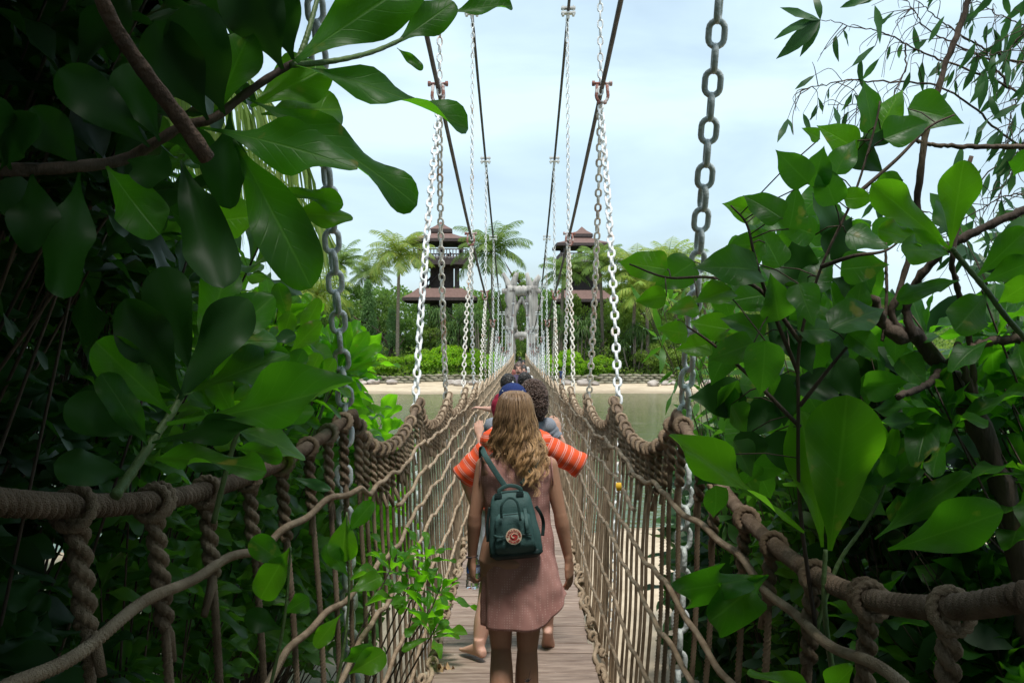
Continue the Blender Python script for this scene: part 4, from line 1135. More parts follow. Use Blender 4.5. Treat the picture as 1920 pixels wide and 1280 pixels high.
def torso(mb, H, w=1.0, lean=0.0, fat=0.0, g=.0, top=.0, bot=0):
    """(height share, half width, half depth, y)"""
    S = [(.470, .125, .095, -.005), (.50, .168, .118, -.012), (.535, .178, .125, -.018), (.575, .165, .112, -.006), (.625, .135 + .01 * fat, .094, .004), (.68, .148, .104, .004), (.735, .168, .112, 0), (.785, .178, .104, -.006), (.815, .165, .084, -.010), (.838, .105, .066, -.010), (.855, .060, .056, -.004)]
    secs = []
    for h, rx, ry, y in S:
        if h < bot: continue
        s = H / 1.7; secs.append(((lean * (h - .5) * H, y * s, h * H), (rx * w + g) * s, (ry + g) * s))
    mb.loft(secs, 28, power=2.3)
    return secs

def foot(mb, ankle, heading, sole_pitch=0.0, sc=1.0):
    """bare foot with toes; heading (x, y); sole_pitch > 0 lifts the heel"""
    a = np.array(ankle, float); h = nrm(np.array([heading[0], heading[1], 0.])); sd_ = np.array([h[1], -h[0], 0]); up = np.array([0, 0, 1.])
    c, s = math.cos(sole_pitch), math.sin(sole_pitch); f = h * c - up * s; u = up * c + h * s
    base = a - u * .062 * sc
    S = [(-.055, .020, .020, .030), (-.035, .030, .034, .036), (0, .033, .045, .048), (.05, .035, .036, .038), (.10, .043, .024, .026), (.135, .044, .017, .018), (.150, .040, .012, .013)]
    mb.loft([(base + f * y * sc + u * z * sc, rx * sc, rz * sc, sd_, u) for y, rx, rz, z in S], 18, power=2.4)
    for k, (o, l, r) in enumerate(((-.026, .038, .012), (-.006, .036, .009), (.009, .032, .0085), (.022, .026, .008), (.034, .020, .0075))):
        b0 = base + f * .142 * sc + sd_ * o * sc + u * .012 * sc; mb.tube([b0 - f * .01, b0 + f * l * .6, b0 + f * l], [r * sc, r * sc, r * .8 * sc], 8)
    mb.tube([a + u * .05, a, base + u * .03], [.036 * sc, .036 * sc, .030 * sc], 12)

def person(label, loc, H, skinm, arms, legs, sh=.185, headx=0.0, fwd=1.0, lean=0.0, vox=.0075, curls=(.5, .5), female=False, bare_legs=True, group=None):
    """arms: two (shoulder, elbow, wrist, hand dir, palm normal, thumb side); legs: two (hip, knee, ankle, heading, pitch)"""
    t = thing('person', label, 'person', loc, 0, group); s = H / 1.7
    mb = MB(); torso(mb, H, .98, lean)
    hc = np.array([headx, .012 * fwd, .928 * H])
    mb.tube([(lean * .33 * H, -.008, .83 * H), (headx * .6 + lean * .1, -.004, .87 * H), hc - [0, 0, .03]], [.062 * s, .050 * s, .052 * s], 16)
    head_mesh(mb, hc, H, fwd)
    for q, (S_, E, W_, hd, pn, td) in enumerate(arms):
        S_, E, W_ = map(np.array, (S_, E, W_)); k = .88 if female else 1.0
        mb.ball(S_, .050 * s * k, 12, 8)
        limb(mb, [S_, (S_ + E) / 2 + [0, 0, .0], E], [.050 * s * k, .046 * s * k, .042 * s * k, .036 * s * k], 14)
        limb(mb, [E, (E * .6 + W_ * .4), W_], [.037 * s * k, .041 * s * k, .033 * s * k, .024 * s * k], 14)
        hand(mb, W_, hd, pn, td, curls[q], s * (1.02 if female else 1.05))
    for (Hp, K, A_, hdg, pit) in legs:
        Hp, K, A_ = map(np.array, (Hp, K, A_)); f = .98 if female else 1.0
        limb(mb, [Hp, (Hp + K) / 2 + [0, .006, 0], K], [.088 * s * f, .080 * s * f, .064 * s * f, .053 * s * f], 16)
        cb_ = -nrm(np.array([hdg[0], hdg[1], 0.])) * .018
        limb(mb, [K, K * .62 + A_ * .38 + cb_, K * .2 + A_ * .8, A_], [.050 * s * f, .058 * s * f, .060 * s * f, .042 * s * f, .033 * s * f], 18)
        foot(mb, A_, hdg, pit, s)
    o = mb.build('body', skinm, t); remesh(o, vox, 3, .5)
    if fwd < 0:
        e = MB()
        for sx in (-1, 1): e.ball(hc + [sx * .030 * s, -.086 * s, .016 * s], (.011, .006, .006), 8, 6)
        e.build('eyes', mat('eye_dark', (.02, .015, .012)), t)
        e = MB(); e.tube([hc + [-.022 * s, -.088 * s, -.050 * s], hc + [0, -.096 * s, -.052 * s], hc + [.022 * s, -.088 * s, -.050 * s]], .005, 6); e.build('mouth', mat('lips', (.30, .12, .10)), t)
    t['hc'] = list(hc)
    return t, hc

def leg(x, H, fy=0.0, spread=1.0, ax=None, ay=None, pit=0.0, az=.085, hd=(0, 1)):
    sx = -1 if x < 0 else 1
    A_ = np.array([ax if ax is not None else x * 1.0, ay if ay is not None else fy, az]); Hp = np.array([sx * .088, 0, .50 * H]); K = np.array([(Hp[0] + A_[0]) / 2, (Hp[1] + A_[1]) / 2 + .04, .275 * H])
    return (Hp, K, A_, hd, pit)

def cloth_mat(name, c1, c2=None, stripes=None, rough=.85):
    return mat(name, c1, c2 or tuple(x * .85 for x in c1), rough, 60, bump=.25, bscale=220, spec=.2, sheen=.0)
def wrinkle(o, amp, sc_, seed=0, stretch=(1, 1, 1)):
    me = o.data; n = len(me.vertices); co = np.zeros(n * 3, np.float32); me.vertices.foreach_get('co', co); co = co.reshape(-1, 3)
    nr = np.zeros(n * 3, np.float32); me.vertices.foreach_get('normal', nr); nr = nr.reshape(-1, 3)
    f = np.array([mnoise.noise(Vector((p[0] * sc_ * stretch[0] + seed, p[1] * sc_ * stretch[1], p[2] * sc_ * stretch[2]))) for p in co])
    co = co + nr * (f * amp)[:, None]; me.vertices.foreach_set('co', co.astype(np.float32).ravel()); me.update()

def hair_cap(t, hc, H, m_, style='short', seed=0, tone=1.0, fwd=1.0, n=700):
    """short or curly hair made of many small strands over a close shell"""
    s = H / 1.7; r_ = np.random.default_rng(seed); mb = MB()
    g = .010 if style == 'short' else .045
    mb.ball(hc + np.array([0, -.016 * s * fwd, .026 * s]), (.080 * s + g * .7, .096 * s + g * .7, .098 * s + g * .8), 20, 14)
    if style == 'curly': mb.ball(hc + np.array([0, -.045 * s * fwd, -.02]), (.105 * s, .085 * s, .12 * s), 18, 12)
    for k in range(n):
        d = nrm(r_.normal(size=3)); 
        if d[2] < (-.35 if style == 'short' else -.95) or (d[1] * fwd > .55 and d[2] < .45): continue
        c = hc + np.array([0, -.016 * s * fwd, .022 * s]); R0 = np.array([.078, .096, .100]) * s + g * .85
        p = c + d * R0
        if style == 'short':
            tv = nrm(np.cross(d, r_.normal(size=3)) + np.array([0, -.3 * fwd, -.8])); mb.tube([p - d * .01, p + d * .006 + tv * .010, p + tv * .028 + d * .004], [.005, .0045, .001], 3, cap=False)
        else:
            p = p + np.array([0, -.02 * fwd, 0]) + (np.array([0, -.03 * fwd, -.06]) * r_.uniform(0, 1) if d[2] < 0 else 0); tv = nrm(np.cross(d, r_.normal(size=3))); a = np.linspace(0, 2 * PI * 1.6, 12); sd2 = np.cross(d, tv); rr = r_.uniform(.008, .016)
            mb.tube(p - d * .01 + (np.cos(a) * rr)[:, None] * tv + (np.sin(a) * rr)[:, None] * d + (a * .0035)[:, None] * (sd2 + np.array([0, 0, -.6])), .0032, 3, cap=False)
    return mb.build('hair', m_, t)

M['hair_dark'] = mat('hair_dark', (.012, .010, .009), (.03, .024, .02), .45, 60)
M['hair_brown'] = mat('hair_brown', (.06, .035, .025), (.13, .08, .06), .5, 50)

# ---------------------------------------------------------------- woman in the pink dress
WY = 4.75; WZ = deck_z(WY); S1 = FPX / WY
def wp(px, py, y=0.0):
    """photo point to the woman's own frame at y metres beyond her"""
    D = WY + y; return np.array([(px - 975) / FPX * D + .025, y, (650 - py) / FPX * D - WZ])
H = 1.665
arms = [(wp(909, 872), wp(891, 962, -.01), wp(885, 1047, .04), (-.05, .10, -1), (.9, .45, 0), (-.2, 1, 0)),
        (wp(1029, 872), wp(1050, 962, -.01), wp(1066, 1048, .02), (.06, .10, -1), (-.9, .45, 0), (.1, 1, .0))]
legs = [((-.082, 0, .50 * H), (-.066, .05, .455), (-.060, -.10, .10), (-.05, 1), .55), ((.078, 0, .50 * H), (.060, .03, .46), (.055, .06, .075), (.05, 1), 0)]
woman, hc = person('woman from behind with long wavy blonde hair, dusty pink dress and small green backpack', (-.025, WY, WZ), H, M['skin_tan'], arms, legs, vox=.0052, curls=(.95, .28), female=True)
# dress
mdress, nt, b = newmat('dress_pink'); N, L = nt.nodes, nt.links
tcn = N.new('ShaderNodeTexCoord'); vo = N.new('ShaderNodeTexVoronoi'); vo.inputs['Scale'].default_value = 85; vo.inputs['Randomness'].default_value = .15
L.new(tcn.outputs['Object'], vo.inputs['Vector']); rr_ = N.new('ShaderNodeMapRange'); rr_.inputs[1].default_value = .20; rr_.inputs[2].default_value = .30; rr_.inputs[3].default_value = 1; rr_.inputs[4].default_value = 0; L.new(vo.outputs['Distance'], rr_.inputs[0])
nn = N.new('ShaderNodeTexNoise'); nn.inputs['Scale'].default_value = 7; nn.inputs['Detail'].default_value = 5; L.new(tcn.outputs['Object'], nn.inputs[0])
cr = N.new('ShaderNodeValToRGB'); cr.color_ramp.elements[0].color = (.36, .175, .15, 1); cr.color_ramp.elements[1].color = (.50, .265, .23, 1); cr.color_ramp.elements[0].position = .35; cr.color_ramp.elements[1].position = .65; L.new(nn.outputs[0], cr.inputs[0])
mx_ = N.new('ShaderNodeMix'); mx_.data_type = 'RGBA'; ml_ = N.new('ShaderNodeMath'); ml_.operation = 'MULTIPLY'; ml_.inputs[1].default_value = .5; L.new(rr_.outputs[0], ml_.inputs[0]); L.new(ml_.outputs[0], mx_.inputs[0]); L.new(cr.outputs[0], mx_.inputs[6]); mx_.inputs[7].default_value = (.66, .48, .43, 1)
L.new(mx_.outputs[2], b.inputs['Base Color']); b.inputs['Roughness'].default_value = .9; b.inputs['Specular IOR Level'].default_value = .15
nb = N.new('ShaderNodeTexNoise'); nb.inputs['Scale'].default_value = 300; L.new(tcn.outputs['Object'], nb.inputs[0]); bp = N.new('ShaderNodeBump'); bp.inputs['Strength'].default_value = .25; bp.inputs['Distance'].default_value = .003; L.new(nb.outputs[0], bp.inputs['Height']); L.new(bp.outputs[0], b.inputs['Normal'])
DR = [ # photo y, left px, right px, half depth, centre y
 (846, 948, 984, .060, -.010), (851, 924, 1010, .068, -.012), (858, 908, 1026, .080, -.012), (868, 901, 1034, .094, -.010), (890, 899, 1036, .112, -.006), (920, 903, 1032, .118, 0), (955, 907, 1030, .116, .004), (990, 908, 1034, .118, .0), (1030, 905, 1041, .130, -.006), (1070, 904, 1047, .142, -.006), (1110, 903, 1051, .150, -.004), (1140, 903, 1052, .155, 0), (1172, 903, 1053, .160, 0)]
ns = 96; nz_ = 70; ysx = np.linspace(0, 1, nz_); D_ = np.array(DR, float)
kk = np.linspace(0, 1, len(DR)); zs = np.interp(ysx, kk, D_[:, 0])
V = []; th = np.linspace(0, 2 * PI, ns, endpoint=False)
for q, py in zip(ysx, zs):
    l, r, dep, yc = [np.interp(py, D_[:, 0], D_[:, j]) for j in (1, 2, 3, 4)]
    c = wp((l + r) / 2, py); hw = (r - l) / 2 / S1
    f = max(0, (py - 1000) / 172)
    for a in th:
        ca, sa = math.cos(a), math.sin(a)
        x = np.sign(ca) * abs(ca) ** .88 * hw; y = np.sign(sa) * abs(sa) ** .88 * dep + yc
        pl = 1 + f * (.035 * math.sin(a * 7 + 1.3 * math.sin(py * .01)) + .02 * math.sin(a * 13 + 2)) + (1 - f) * .012 * math.sin(a * 5 + py * .06)
        x *= pl; y *= pl
        lift = .165 * max(0, ca) ** 3 * f ** 1.2 + .028 * max(0, -sa) - .01 + .02 * max(0, -ca) ** 3 * f
        x += .045 * max(0, ca) ** 4 * max(0, f - .45) * (1 if sa < .3 else .3)
        V.append((c[0] + x, y, c[2] + lift * f))
i = np.arange(nz_ - 1)[:, None] * ns; j = np.arange(ns)[None]; j2 = (j + 1) % ns
Q = np.stack([i + j, i + j2, i + ns + j2, i + ns + j], -1).reshape(-1, 4)
mb = MB(); mb.add(V, Q); dress = mb.build('dress', mdress, woman)
me = dress.data
for v in me.vertices:
    p = v.co; f = mnoise.noise(Vector((p.x * 11, p.y * 11, p.z * 4.2))) * .009 + mnoise.noise(Vector((p.x * 26 + p.z * 14, p.y * 26, p.z * 16))) * .0045
    f += .006 * math.sin((p.z * 34 + p.x * 30)) * math.exp(-((p.z - .98) / .08) ** 2)
    rl = math.hypot(p.x, p.y) + 1e-6; v.co.x += p.x / rl * f; v.co.y += p.y / rl * f
sm = dress.modifiers.new('s', 'SOLIDIFY'); sm.thickness = .003; sm.offset = 1
apply_mods(dress)
# seams, armhole edges
mb = MB()
for sx, xx in ((-1, 902), (1, 1034)):
    mb = MB(); a = np.linspace(0, 2 * PI, 24); c = wp(xx, 884)
    mb.tube(np.stack([c[0] + sx * .002 + sx * -.012 * np.sin(a) * .4, c[1] + np.cos(a) * .055 - .005, c[2] + np.sin(a) * .072], -1), .0035, 6); mb.build('armhole_hem', mdress, woman)
# backpack
mgreen = mat('pack_green', (.026, .070, .066), (.045, .100, .094), .65, 14, bump=.2, bscale=200, spec=.35)
mgdark = mat('pack_dark', (.008, .024, .024), (.012, .032, .03), .6, 14, bump=.2, bscale=200, spec=.4)
pk = thing('backpack', 'small dark green canvas backpack with a round red fox badge on the woman\'s back', 'backpack', (-.025, WY, WZ))
tl = nrm(wp(970, 1045) - wp(957, 908)); axr = nrm(np.cross(tl, [0, 1, 0])); axr = axr if axr[0] > 0 else -axr; ayd = nrm(np.cross(axr, tl)); ayd = ayd if ayd[1] > 0 else -ayd
def bpnt(u, v, o):
    """u across (m), v 0..1 down, o out towards the viewer"""
    return wp(957, 914) * (1 - v) + wp(969, 1026) * v + axr * u - ayd * (o + .105)
def packloft(vs, hws, outs, back, power=3.6, name='bag', m_=mgreen, ns=44, push=0):
    mb = MB(); secs = []
    for v, hw, o in zip(vs, hws, outs): secs.append((bpnt(0, v, (o + back) / 2), hw, (o - back) / 2, axr, ayd))
    mb.loft(secs, ns, power=power); ob = mb.build(name, m_, pk)
    for vv in ob.data.vertices:
        p = vv.co; f = mnoise.noise(Vector((p.x * 16, p.y * 16, p.z * 16))) * .0055 + mnoise.noise(Vector((p.x * 45, p.y * 30, p.z * 50))) * .002; vv.co.y += f; vv.co.x += f * .5
    return ob
packloft(np.linspace(-.02, 1.02, 22), np.interp(np.linspace(0, 1, 22), [0, .04, .12, .35, .7, .93, 1], [.050, .080, .092, .104, .120, .122, .104]), np.interp(np.linspace(0, 1, 22), [0, .05, .2, .6, .95, 1], [.05, .075, .095, .115, .115, .07]), .012)
packloft(np.linspace(.30, .93, 14), np.interp(np.linspace(0, 1, 14), [0, .06, .5, .95, 1], [.062, .078, .088, .094, .080]), np.interp(np.linspace(0, 1, 14), [0, .1, .8, 1], [.112, .140, .150, .120]), .09, name='front_pocket')
packloft(np.linspace(.90, 1.05, 7), np.interp(np.linspace(0, 1, 7), [0, .5, 1], [.118, .122, .10]), np.interp(np.linspace(0, 1, 7), [0, .5, 1], [.118, .120, .08]), .0, name='base', m_=mgdark)
def strap(pts, w_, m_=mgreen, name='strap', par=pk, th_=.003, n=30, nrmv=(0, -1, 0)):
    q = branch_pathx(pts, n); t_ = nrm(np.gradient(q, axis=0)); nv = np.array(nrmv, float); x = nrm(np.cross(t_, nv)); y = np.cross(x, t_)
    mb = MB(); mb.loft([(q[k], w_ / 2, th_, x[k], y[k]) for k in range(n)], 12, power=4); return mb.build(name, m_, par)
shl = wp(908, 850); 
strap([wp(903, 862, .06), wp(903, 845, .0) + [0, .0, .012], wp(911, 856, -.10), wp(930, 886, -.125), wp(948, 912, -.135)], .026, name='shoulder_strap')
strap([wp(1012, 858, .05), wp(1014, 846, -.02), wp(1006, 864, -.10), wp(992, 890, -.125), wp(978, 908, -.13)], .026, name='shoulder_strap')
strap([bpnt(-.045, .03, .06), bpnt(-.047, -.06, .062), bpnt(0, -.12, .062), bpnt(.048, -.06, .062), bpnt(.045, .04, .06)], .018, name='carry_handle')
strap([bpnt(-.048, .33, .155), bpnt(-.040, .12, .17), bpnt(-.005, .02, .165), bpnt(.030, .10, .17), bpnt(.036, .40, .16)], .012, name='handle_loop')
strap([bpnt(.060, .25, .10), bpnt(.062, .45, .155), bpnt(.064, .60, .158)], .016, name='handle_loop')
for u in (-.055, .045):
    mb = MB(); mb.box(bpnt(u, .03, .075), (.034, .012, .014)); mb.box(bpnt(u, .00, .068), (.030, .010, .008)); mb.build('buckle', mgdark, pk, smooth=False)
for v, o in ((.31, .118), (.62, .152)):
    mb = MB(); q = [bpnt(u, v + .03 * (abs(u) / .08) ** 3 * (1 if v > .5 else 3), o - .35 * u * u * 10 * .15) for u in np.linspace(-.08, .08, 20)]; mb.tube(q, .0028, 6); mb.build('zip', mgdark, pk)
strap([bpnt(.112, .25, .06), bpnt(.130, .38, .055), bpnt(.138, .55, .03), bpnt(.128, .75, .03)], .016, mgdark, 'side_strap')
strap([bpnt(-.100, .20, .06), bpnt(-.118, .45, .055), bpnt(-.126, .75, .05)], .014, mgdark, 'side_strap')
strap([bpnt(-.092, .62, .120), bpnt(-.075, .63, .150), bpnt(-.050, .635, .156)], .012, mgreen, 'webbing_loop')
# badge: cream ring with red letters, red disc with curled fox
mcream = mat('badge_cream', (.62, .50, .36)); mred = mat('badge_red', (.42, .035, .03))
bc = wp(964, 985); bn = -ayd; bx_ = axr; bz = -tl
bc = bpnt(0, 0, 0) * 0 + bc; bc[1] = bpnt(0, .56, .158)[1] - .001
def disc(rad, o, m_, name, par, n=40):
    mb = MB(); a = np.linspace(0, 2 * PI, n, endpoint=False); V1 = bc + bn * o + np.cos(a)[:, None] * bx_ * rad + np.sin(a)[:, None] * bz * rad; V0 = V1 - bn * .003
    V = np.concatenate([V1, V0, [bc + bn * o]]); Q = [[k, (k + 1) % n, n + (k + 1) % n, n + k] for k in range(n)]; T = [[2 * n, (k + 1) % n, k] for k in range(n)]
    mb.add(V, Q, T); return mb.build(name, m_, par, smooth=False)
badge = disc(.036, .0035, mcream, 'badge', pk)
disc(.0185, .0045, mred, 'badge_disc', badge)
mb = MB(); a = np.linspace(.3, 5.2, 30); rr_ = np.interp(a, [.3, 5.2], [.0165, .004])
mb.tube(bc + bn * .0052 + (np.cos(a) * rr_)[:, None] * bx_ + (np.sin(a) * rr_)[:, None] * bz, np.interp(a, [.3, 3, 5.2], [.0008, .0028, .0016]), 6)
mb.build('fox_mark', mcream, badge)
def letter(ch, ang, inward):
    cu = bpy.data.curves.new('letter', 'FONT'); cu.body = ch; cu.size = .0125; cu.align_x = 'CENTER'; cu.align_y = 'CENTER'; cu.extrude = .0006; cu.resolution_u = 2; cu.offset = .0004
    tmp = bpy.data.objects.new('tmp', cu); scene.collection.objects.link(tmp); me_ = bpy.data.meshes.new_from_object(tmp.evaluated_get(bpy.context.evaluated_depsgraph_get())); bpy.data.objects.remove(tmp)
    rad = .0272; up_ = (math.cos(ang) * bx_ + math.sin(ang) * bz) * (1 if not inward else -1); rt = np.cross(up_, bn)
    pos = bc + bn * .0045 + rad * (math.cos(ang) * bx_ + math.sin(ang) * bz)
    for v in me_.vertices: 
        c = np.array(v.co); v.co = Vector(pos + rt * c[0] + up_ * c[1] + bn * c[2])
    me_.materials.append(mred); return me_
bml = bmesh.new()
for k, ch in enumerate('FJALLRAVEN'):
    me_ = letter(ch, R(175 - k * (170 / 9)), False); bml.from_mesh(me_)
me_t = bpy.data.meshes.new('badge_text'); bml.to_mesh(me_t); me_t.materials.append(mred); link('badge_text', me_t, badge)
bml = bmesh.new()
for k, ch in enumerate('KANKEN'):
    me_ = letter(ch, R(222 + k * (96 / 5)), True); bml.from_mesh(me_)
me_t = bpy.data.meshes.new('badge_text'); bml.to_mesh(me_t); me_t.materials.append(mred); link('badge_text', me_t, badge)

# long wavy hair
M['hair_gap_shade'] = mat('hair_gap_shade', (.07, .04, .02), (.12, .07, .035), .6, 50)  # darkened to give the shade in the gaps of the hair
mh, nt, b = newmat('hair_blonde'); N, L = nt.nodes, nt.links
tcn = N.new('ShaderNodeTexCoord'); sx = N.new('ShaderNodeSeparateXYZ'); L.new(tcn.outputs['Object'], sx.inputs[0]); geo = N.new('ShaderNodeNewGeometry')
mr = N.new('ShaderNodeMapRange'); mr.inputs[1].default_value = 1.66; mr.inputs[2].default_value = 1.25; L.new(sx.outputs[2], mr.inputs[0])
rnd = N.new('ShaderNodeMath'); rnd.operation = 'MULTIPLY_ADD'; rnd.inputs[1].default_value = .7; rnd.inputs[2].default_value = -.35; L.new(geo.outputs['Random Per Island'], rnd.inputs[0])
ad = N.new('ShaderNodeMath'); ad.operation = 'ADD'; L.new(mr.outputs[0], ad.inputs[0]); L.new(rnd.outputs[0], ad.inputs[1])
cr = N.new('ShaderNodeValToRGB'); e = cr.color_ramp.elements; e[0].position = 0; e[0].color = (.20, .125, .07, 1); e[1].position = 1; e[1].color = (.62, .38, .18, 1); z_ = e.new(.45); z_.color = (.34, .21, .11, 1); z_ = e.new(.75); z_.color = (.54, .33, .15, 1)
L.new(ad.outputs[0], cr.inputs[0]); L.new(cr.outputs[0], b.inputs['Base Color']); b.inputs['Roughness'].default_value = .42; b.inputs['Specular IOR Level'].default_value = .45
r_ = np.random.default_rng(12); mb = MB()
EZ = [1.69, 1.68, 1.655, 1.62, 1.57, 1.50, 1.43, 1.36, 1.30, 1.24, 1.17]; ERX = [.0, .040, .062, .073, .080, .092, .110, .116, .104, .078, .055]; ERY = [.0, .055, .085, .100, .108, .105, .112, .125, .130, .130, .125]; ECX = [0, 0, 0, 0, 0, .002, .008, .018, .032, .050, .060]
HX = hc[0]
def env(z, col): return np.interp(-np.array(z), [-v for v in EZ], col)
# inner shell, its dark colour standing for shade between the locks
secs = []
for z in np.linspace(1.684, 1.34, 22): secs.append(((HX + env(z, ECX), hc[1] - .018, z), max(env(z, ERX) * .80, .008), max(env(z, ERY) * .80, .008)))
mb.loft(secs, 26); mb.build('under_hair', M['hair_gap_shade'], woman); mb = MB()
NL = 150
for k in range(NL):
    ph = -2.05 + 4.1 * ((k * .618034) % 1); lam = r_.uniform(.86, 1.05); side_ = math.sin(ph)
    ze = np.interp(side_, [-1, -.4, .1, .55, 1], [1.42, 1.39, 1.34, 1.27, 1.33]) + r_.normal(0, .04)
    n = 30; z = np.linspace(1.688 - r_.uniform(0, 1) ** 2 * .06, ze, n); g = np.clip((1.61 - z) / .20, 0, 1)
    w0 = r_.uniform(0, 6.28); fr = r_.uniform(38, 62); am = r_.uniform(.010, .022); tt_ = np.linspace(0, 1, n)
    cx = HX + env(z, ECX) + env(z, ERX) * lam * np.sin(ph) + g * am * np.sin(z * fr + w0) + tt_ ** 3 * r_.normal(0, .015)
    cy = hc[1] - .018 - env(z, ERY) * lam * np.cos(ph) - g * am * .8 * np.cos(z * fr + w0)
    lr = np.interp(tt_, [0, .2, .6, .9, 1], [.014, .015, .015, .008, .003]) * r_.uniform(.8, 1.25)
    for q_ in range(26):
        a_ = r_.uniform(0, 6.28); rr2 = r_.uniform(0, 1) ** .5; tw = r_.uniform(-1.5, 1.5); e_ = int(n * r_.uniform(.82, 1.0)); fz = r_.normal(0, .004) * tt_ ** 2
        an = a_ + tw * tt_; x = cx + lr * rr2 * np.cos(an) + fz; y = cy + lr * rr2 * np.sin(an)
        mb.tube(np.stack([x, y, z], -1)[:e_], np.linspace(.0022, .0008, e_), 3, cap=False)
for k in range(260):       # loose flyaway hairs
    ph = r_.uniform(-2, 2); n = 18; z = np.linspace(1.68, r_.uniform(1.25, 1.5), n); la = r_.uniform(1.02, 1.16); g = np.clip((1.62 - z) / .2, 0, 1)
    x = HX + env(z, ECX) + env(z, ERX) * la * np.sin(ph) + g * .012 * np.sin(z * r_.uniform(30, 60) + k); y = hc[1] - .018 - env(z, ERY) * la * np.cos(ph)
    mb.tube(np.stack([x, y, z], -1), np.linspace(.0009, .0004, n), 3, cap=False)
mb.build('hair', mh, woman)
# wrist band, tattoo
W0 = wp(885, 1047, .04); a = np.linspace(0, 2 * PI, 20)
MB().tube(np.stack([W0[0] + np.cos(a) * .027, W0[1] + np.sin(a) * .024, W0[2] + .012 + .004 * np.cos(a)], -1), .0035, 6).build('wristband', M['cable'], woman)
mb = MB(); tc0 = wp(990, 1268, -.01)
for k in range(5):
    an = R(40 + k * 36); mb.tube([tc0 + [0, -.056, 0], tc0 + [math.cos(an) * .02, -.054, math.sin(an) * .02]], [.0035, .0008], 6)
mb.tube([tc0 + [0, -.056, 0], tc0 + [.01, -.052, .05]], .001, 5); mb.build('tattoo', M['cable'], woman)
# water bottle in her left hand
bt = thing('water_bottle', 'crinkled clear plastic water bottle with blue cap in the woman\'s left hand', 'bottle', (-.025, WY, WZ))
mgl, nt, b = newmat('clear_plastic'); b.inputs['Transmission Weight'].default_value = .92; b.inputs['Roughness'].default_value = .12; b.inputs['IOR'].default_value = 1.25; b.inputs['Base Color'].default_value = (.92, .95, .97, 1)
c0 = wp(886, 1101, .055); c1 = wp(888, 1036, .075); ax_ = nrm(c1 - c0); mb = MB(); secs = []
LB_ = np.linalg.norm(c1 - c0)
for k in range(34):
    f = k / 33; rr = .031 * (1 if f < .66 else 1 - (f - .66) / .34 * .62) * (1 + .05 * math.sin(k * 2.1)) * (.86 if f < .03 else 1)
    secs.append((c0 + ax_ * LB_ * f, rr, rr))
mb.loft(secs, 24); ob = mb.build('bottle', mgl, bt)
for v in ob.data.vertices: v.co += v.normal * .0035 * mnoise.noise(v.co * 70)
mb = MB(); mb.tube([c1, c1 + ax_ * .018], .0145, 14); mb.build('cap', mat('cap_blue', (.03, .12, .5)), bt)
mb = MB(); mb.loft([(c0 + ax_ * LB_ * .45, .0325, .0325), (c0 + ax_ * LB_ * .62, .0325, .0325)], 20, cap=False); mb.build('wrapper', mat('wrapper_blue', (.05, .18, .6), (.5, .6, .7), .4, 30), bt)

# ---------------------------------------------------------------- man in the orange shirt
OY = 6.2; OZ = deck_z(OY)
def op(px, py, y=0.0, Y0=OY, x0=0.0, z0=None):
    D = Y0 + y; return np.array([(px - 975) / FPX * D - x0, y, (650 - py) / FPX * D - (OZ if z0 is None else z0)])
X0 = -.045; H = 1.70
q = lambda px, py, y=0.0: op(px, py, y, OY, X0)
SL, EL, WL = q(917, 828), q(872, 888, .05), q(884, 936, .10)
SR, ER, WR = q(1020, 828), q(1082, 868, .04), q(1066, 866, .27)
arms = [(SL, EL, WL, (.1, .25, -1), (1, .2, 0), (0, 1, 0)), (SR, ER, WR, (.3, .9, .25), (0, -.2, -1), (-1, 0, 0))]
legs = [((-.09, 0, .5 * H), (-.155, .02, .46), (-.205, -.10, .085), (-.75, 1), 0), ((.09, 0, .5 * H), (.17, .09, .47), (.222, .13, .125), (.05, 1), .75)]
man, hc = person('barefoot man from behind in orange checked shirt and navy cap with elbows spread wide', (X0, OY, OZ), H, M['skin_pink'], arms, legs, vox=.0065)
mor, nt, b = newmat('shirt_orange'); N, L = nt.nodes, nt.links
tcn = N.new('ShaderNodeTexCoord'); sx = N.new('ShaderNodeSeparateXYZ'); L.new(tcn.outputs['Object'], sx.inputs[0])
def band(sock, freq, lo):
    m_ = N.new('ShaderNodeMath'); m_.operation = 'MULTIPLY'; m_.inputs[1].default_value = freq; L.new(sock, m_.inputs[0]); s_ = N.new('ShaderNodeMath'); s_.operation = 'SINE'; L.new(m_.outputs[0], s_.inputs[0])
    r_ = N.new('ShaderNodeMapRange'); r_.inputs[1].default_value = lo; r_.inputs[2].default_value = lo + .08; L.new(s_.outputs[0], r_.inputs[0]); return r_.outputs[0]
w1 = band(sx.outputs[2], 125, .1); w2 = band(sx.outputs[2], 560, -.1)
mm_ = N.new('ShaderNodeMath'); mm_.operation = 'MULTIPLY'; L.new(w1, mm_.inputs[0]); L.new(w2, mm_.inputs[1])
m5 = N.new('ShaderNodeMath'); m5.operation = 'MULTIPLY'; m5.inputs[1].default_value = .75; L.new(mm_.outputs[0], m5.inputs[0])
mx_ = N.new('ShaderNodeMix'); mx_.data_type = 'RGBA'; L.new(m5.outputs[0], mx_.inputs[0]); mx_.inputs[6].default_value = (.82, .105, .035, 1); mx_.inputs[7].default_value = (.80, .45, .40, 1)
L.new(mx_.outputs[2], b.inputs['Base Color']); b.inputs['Roughness'].default_value = .85; b.inputs['Specular IOR Level'].default_value = .2
mb = MB(); torso(mb, H, 1.04, g=.014, bot=.52); o = mb.build('shirt', mor, man); remesh(o, .009, 4, .5); wrinkle(o, .010, 14)
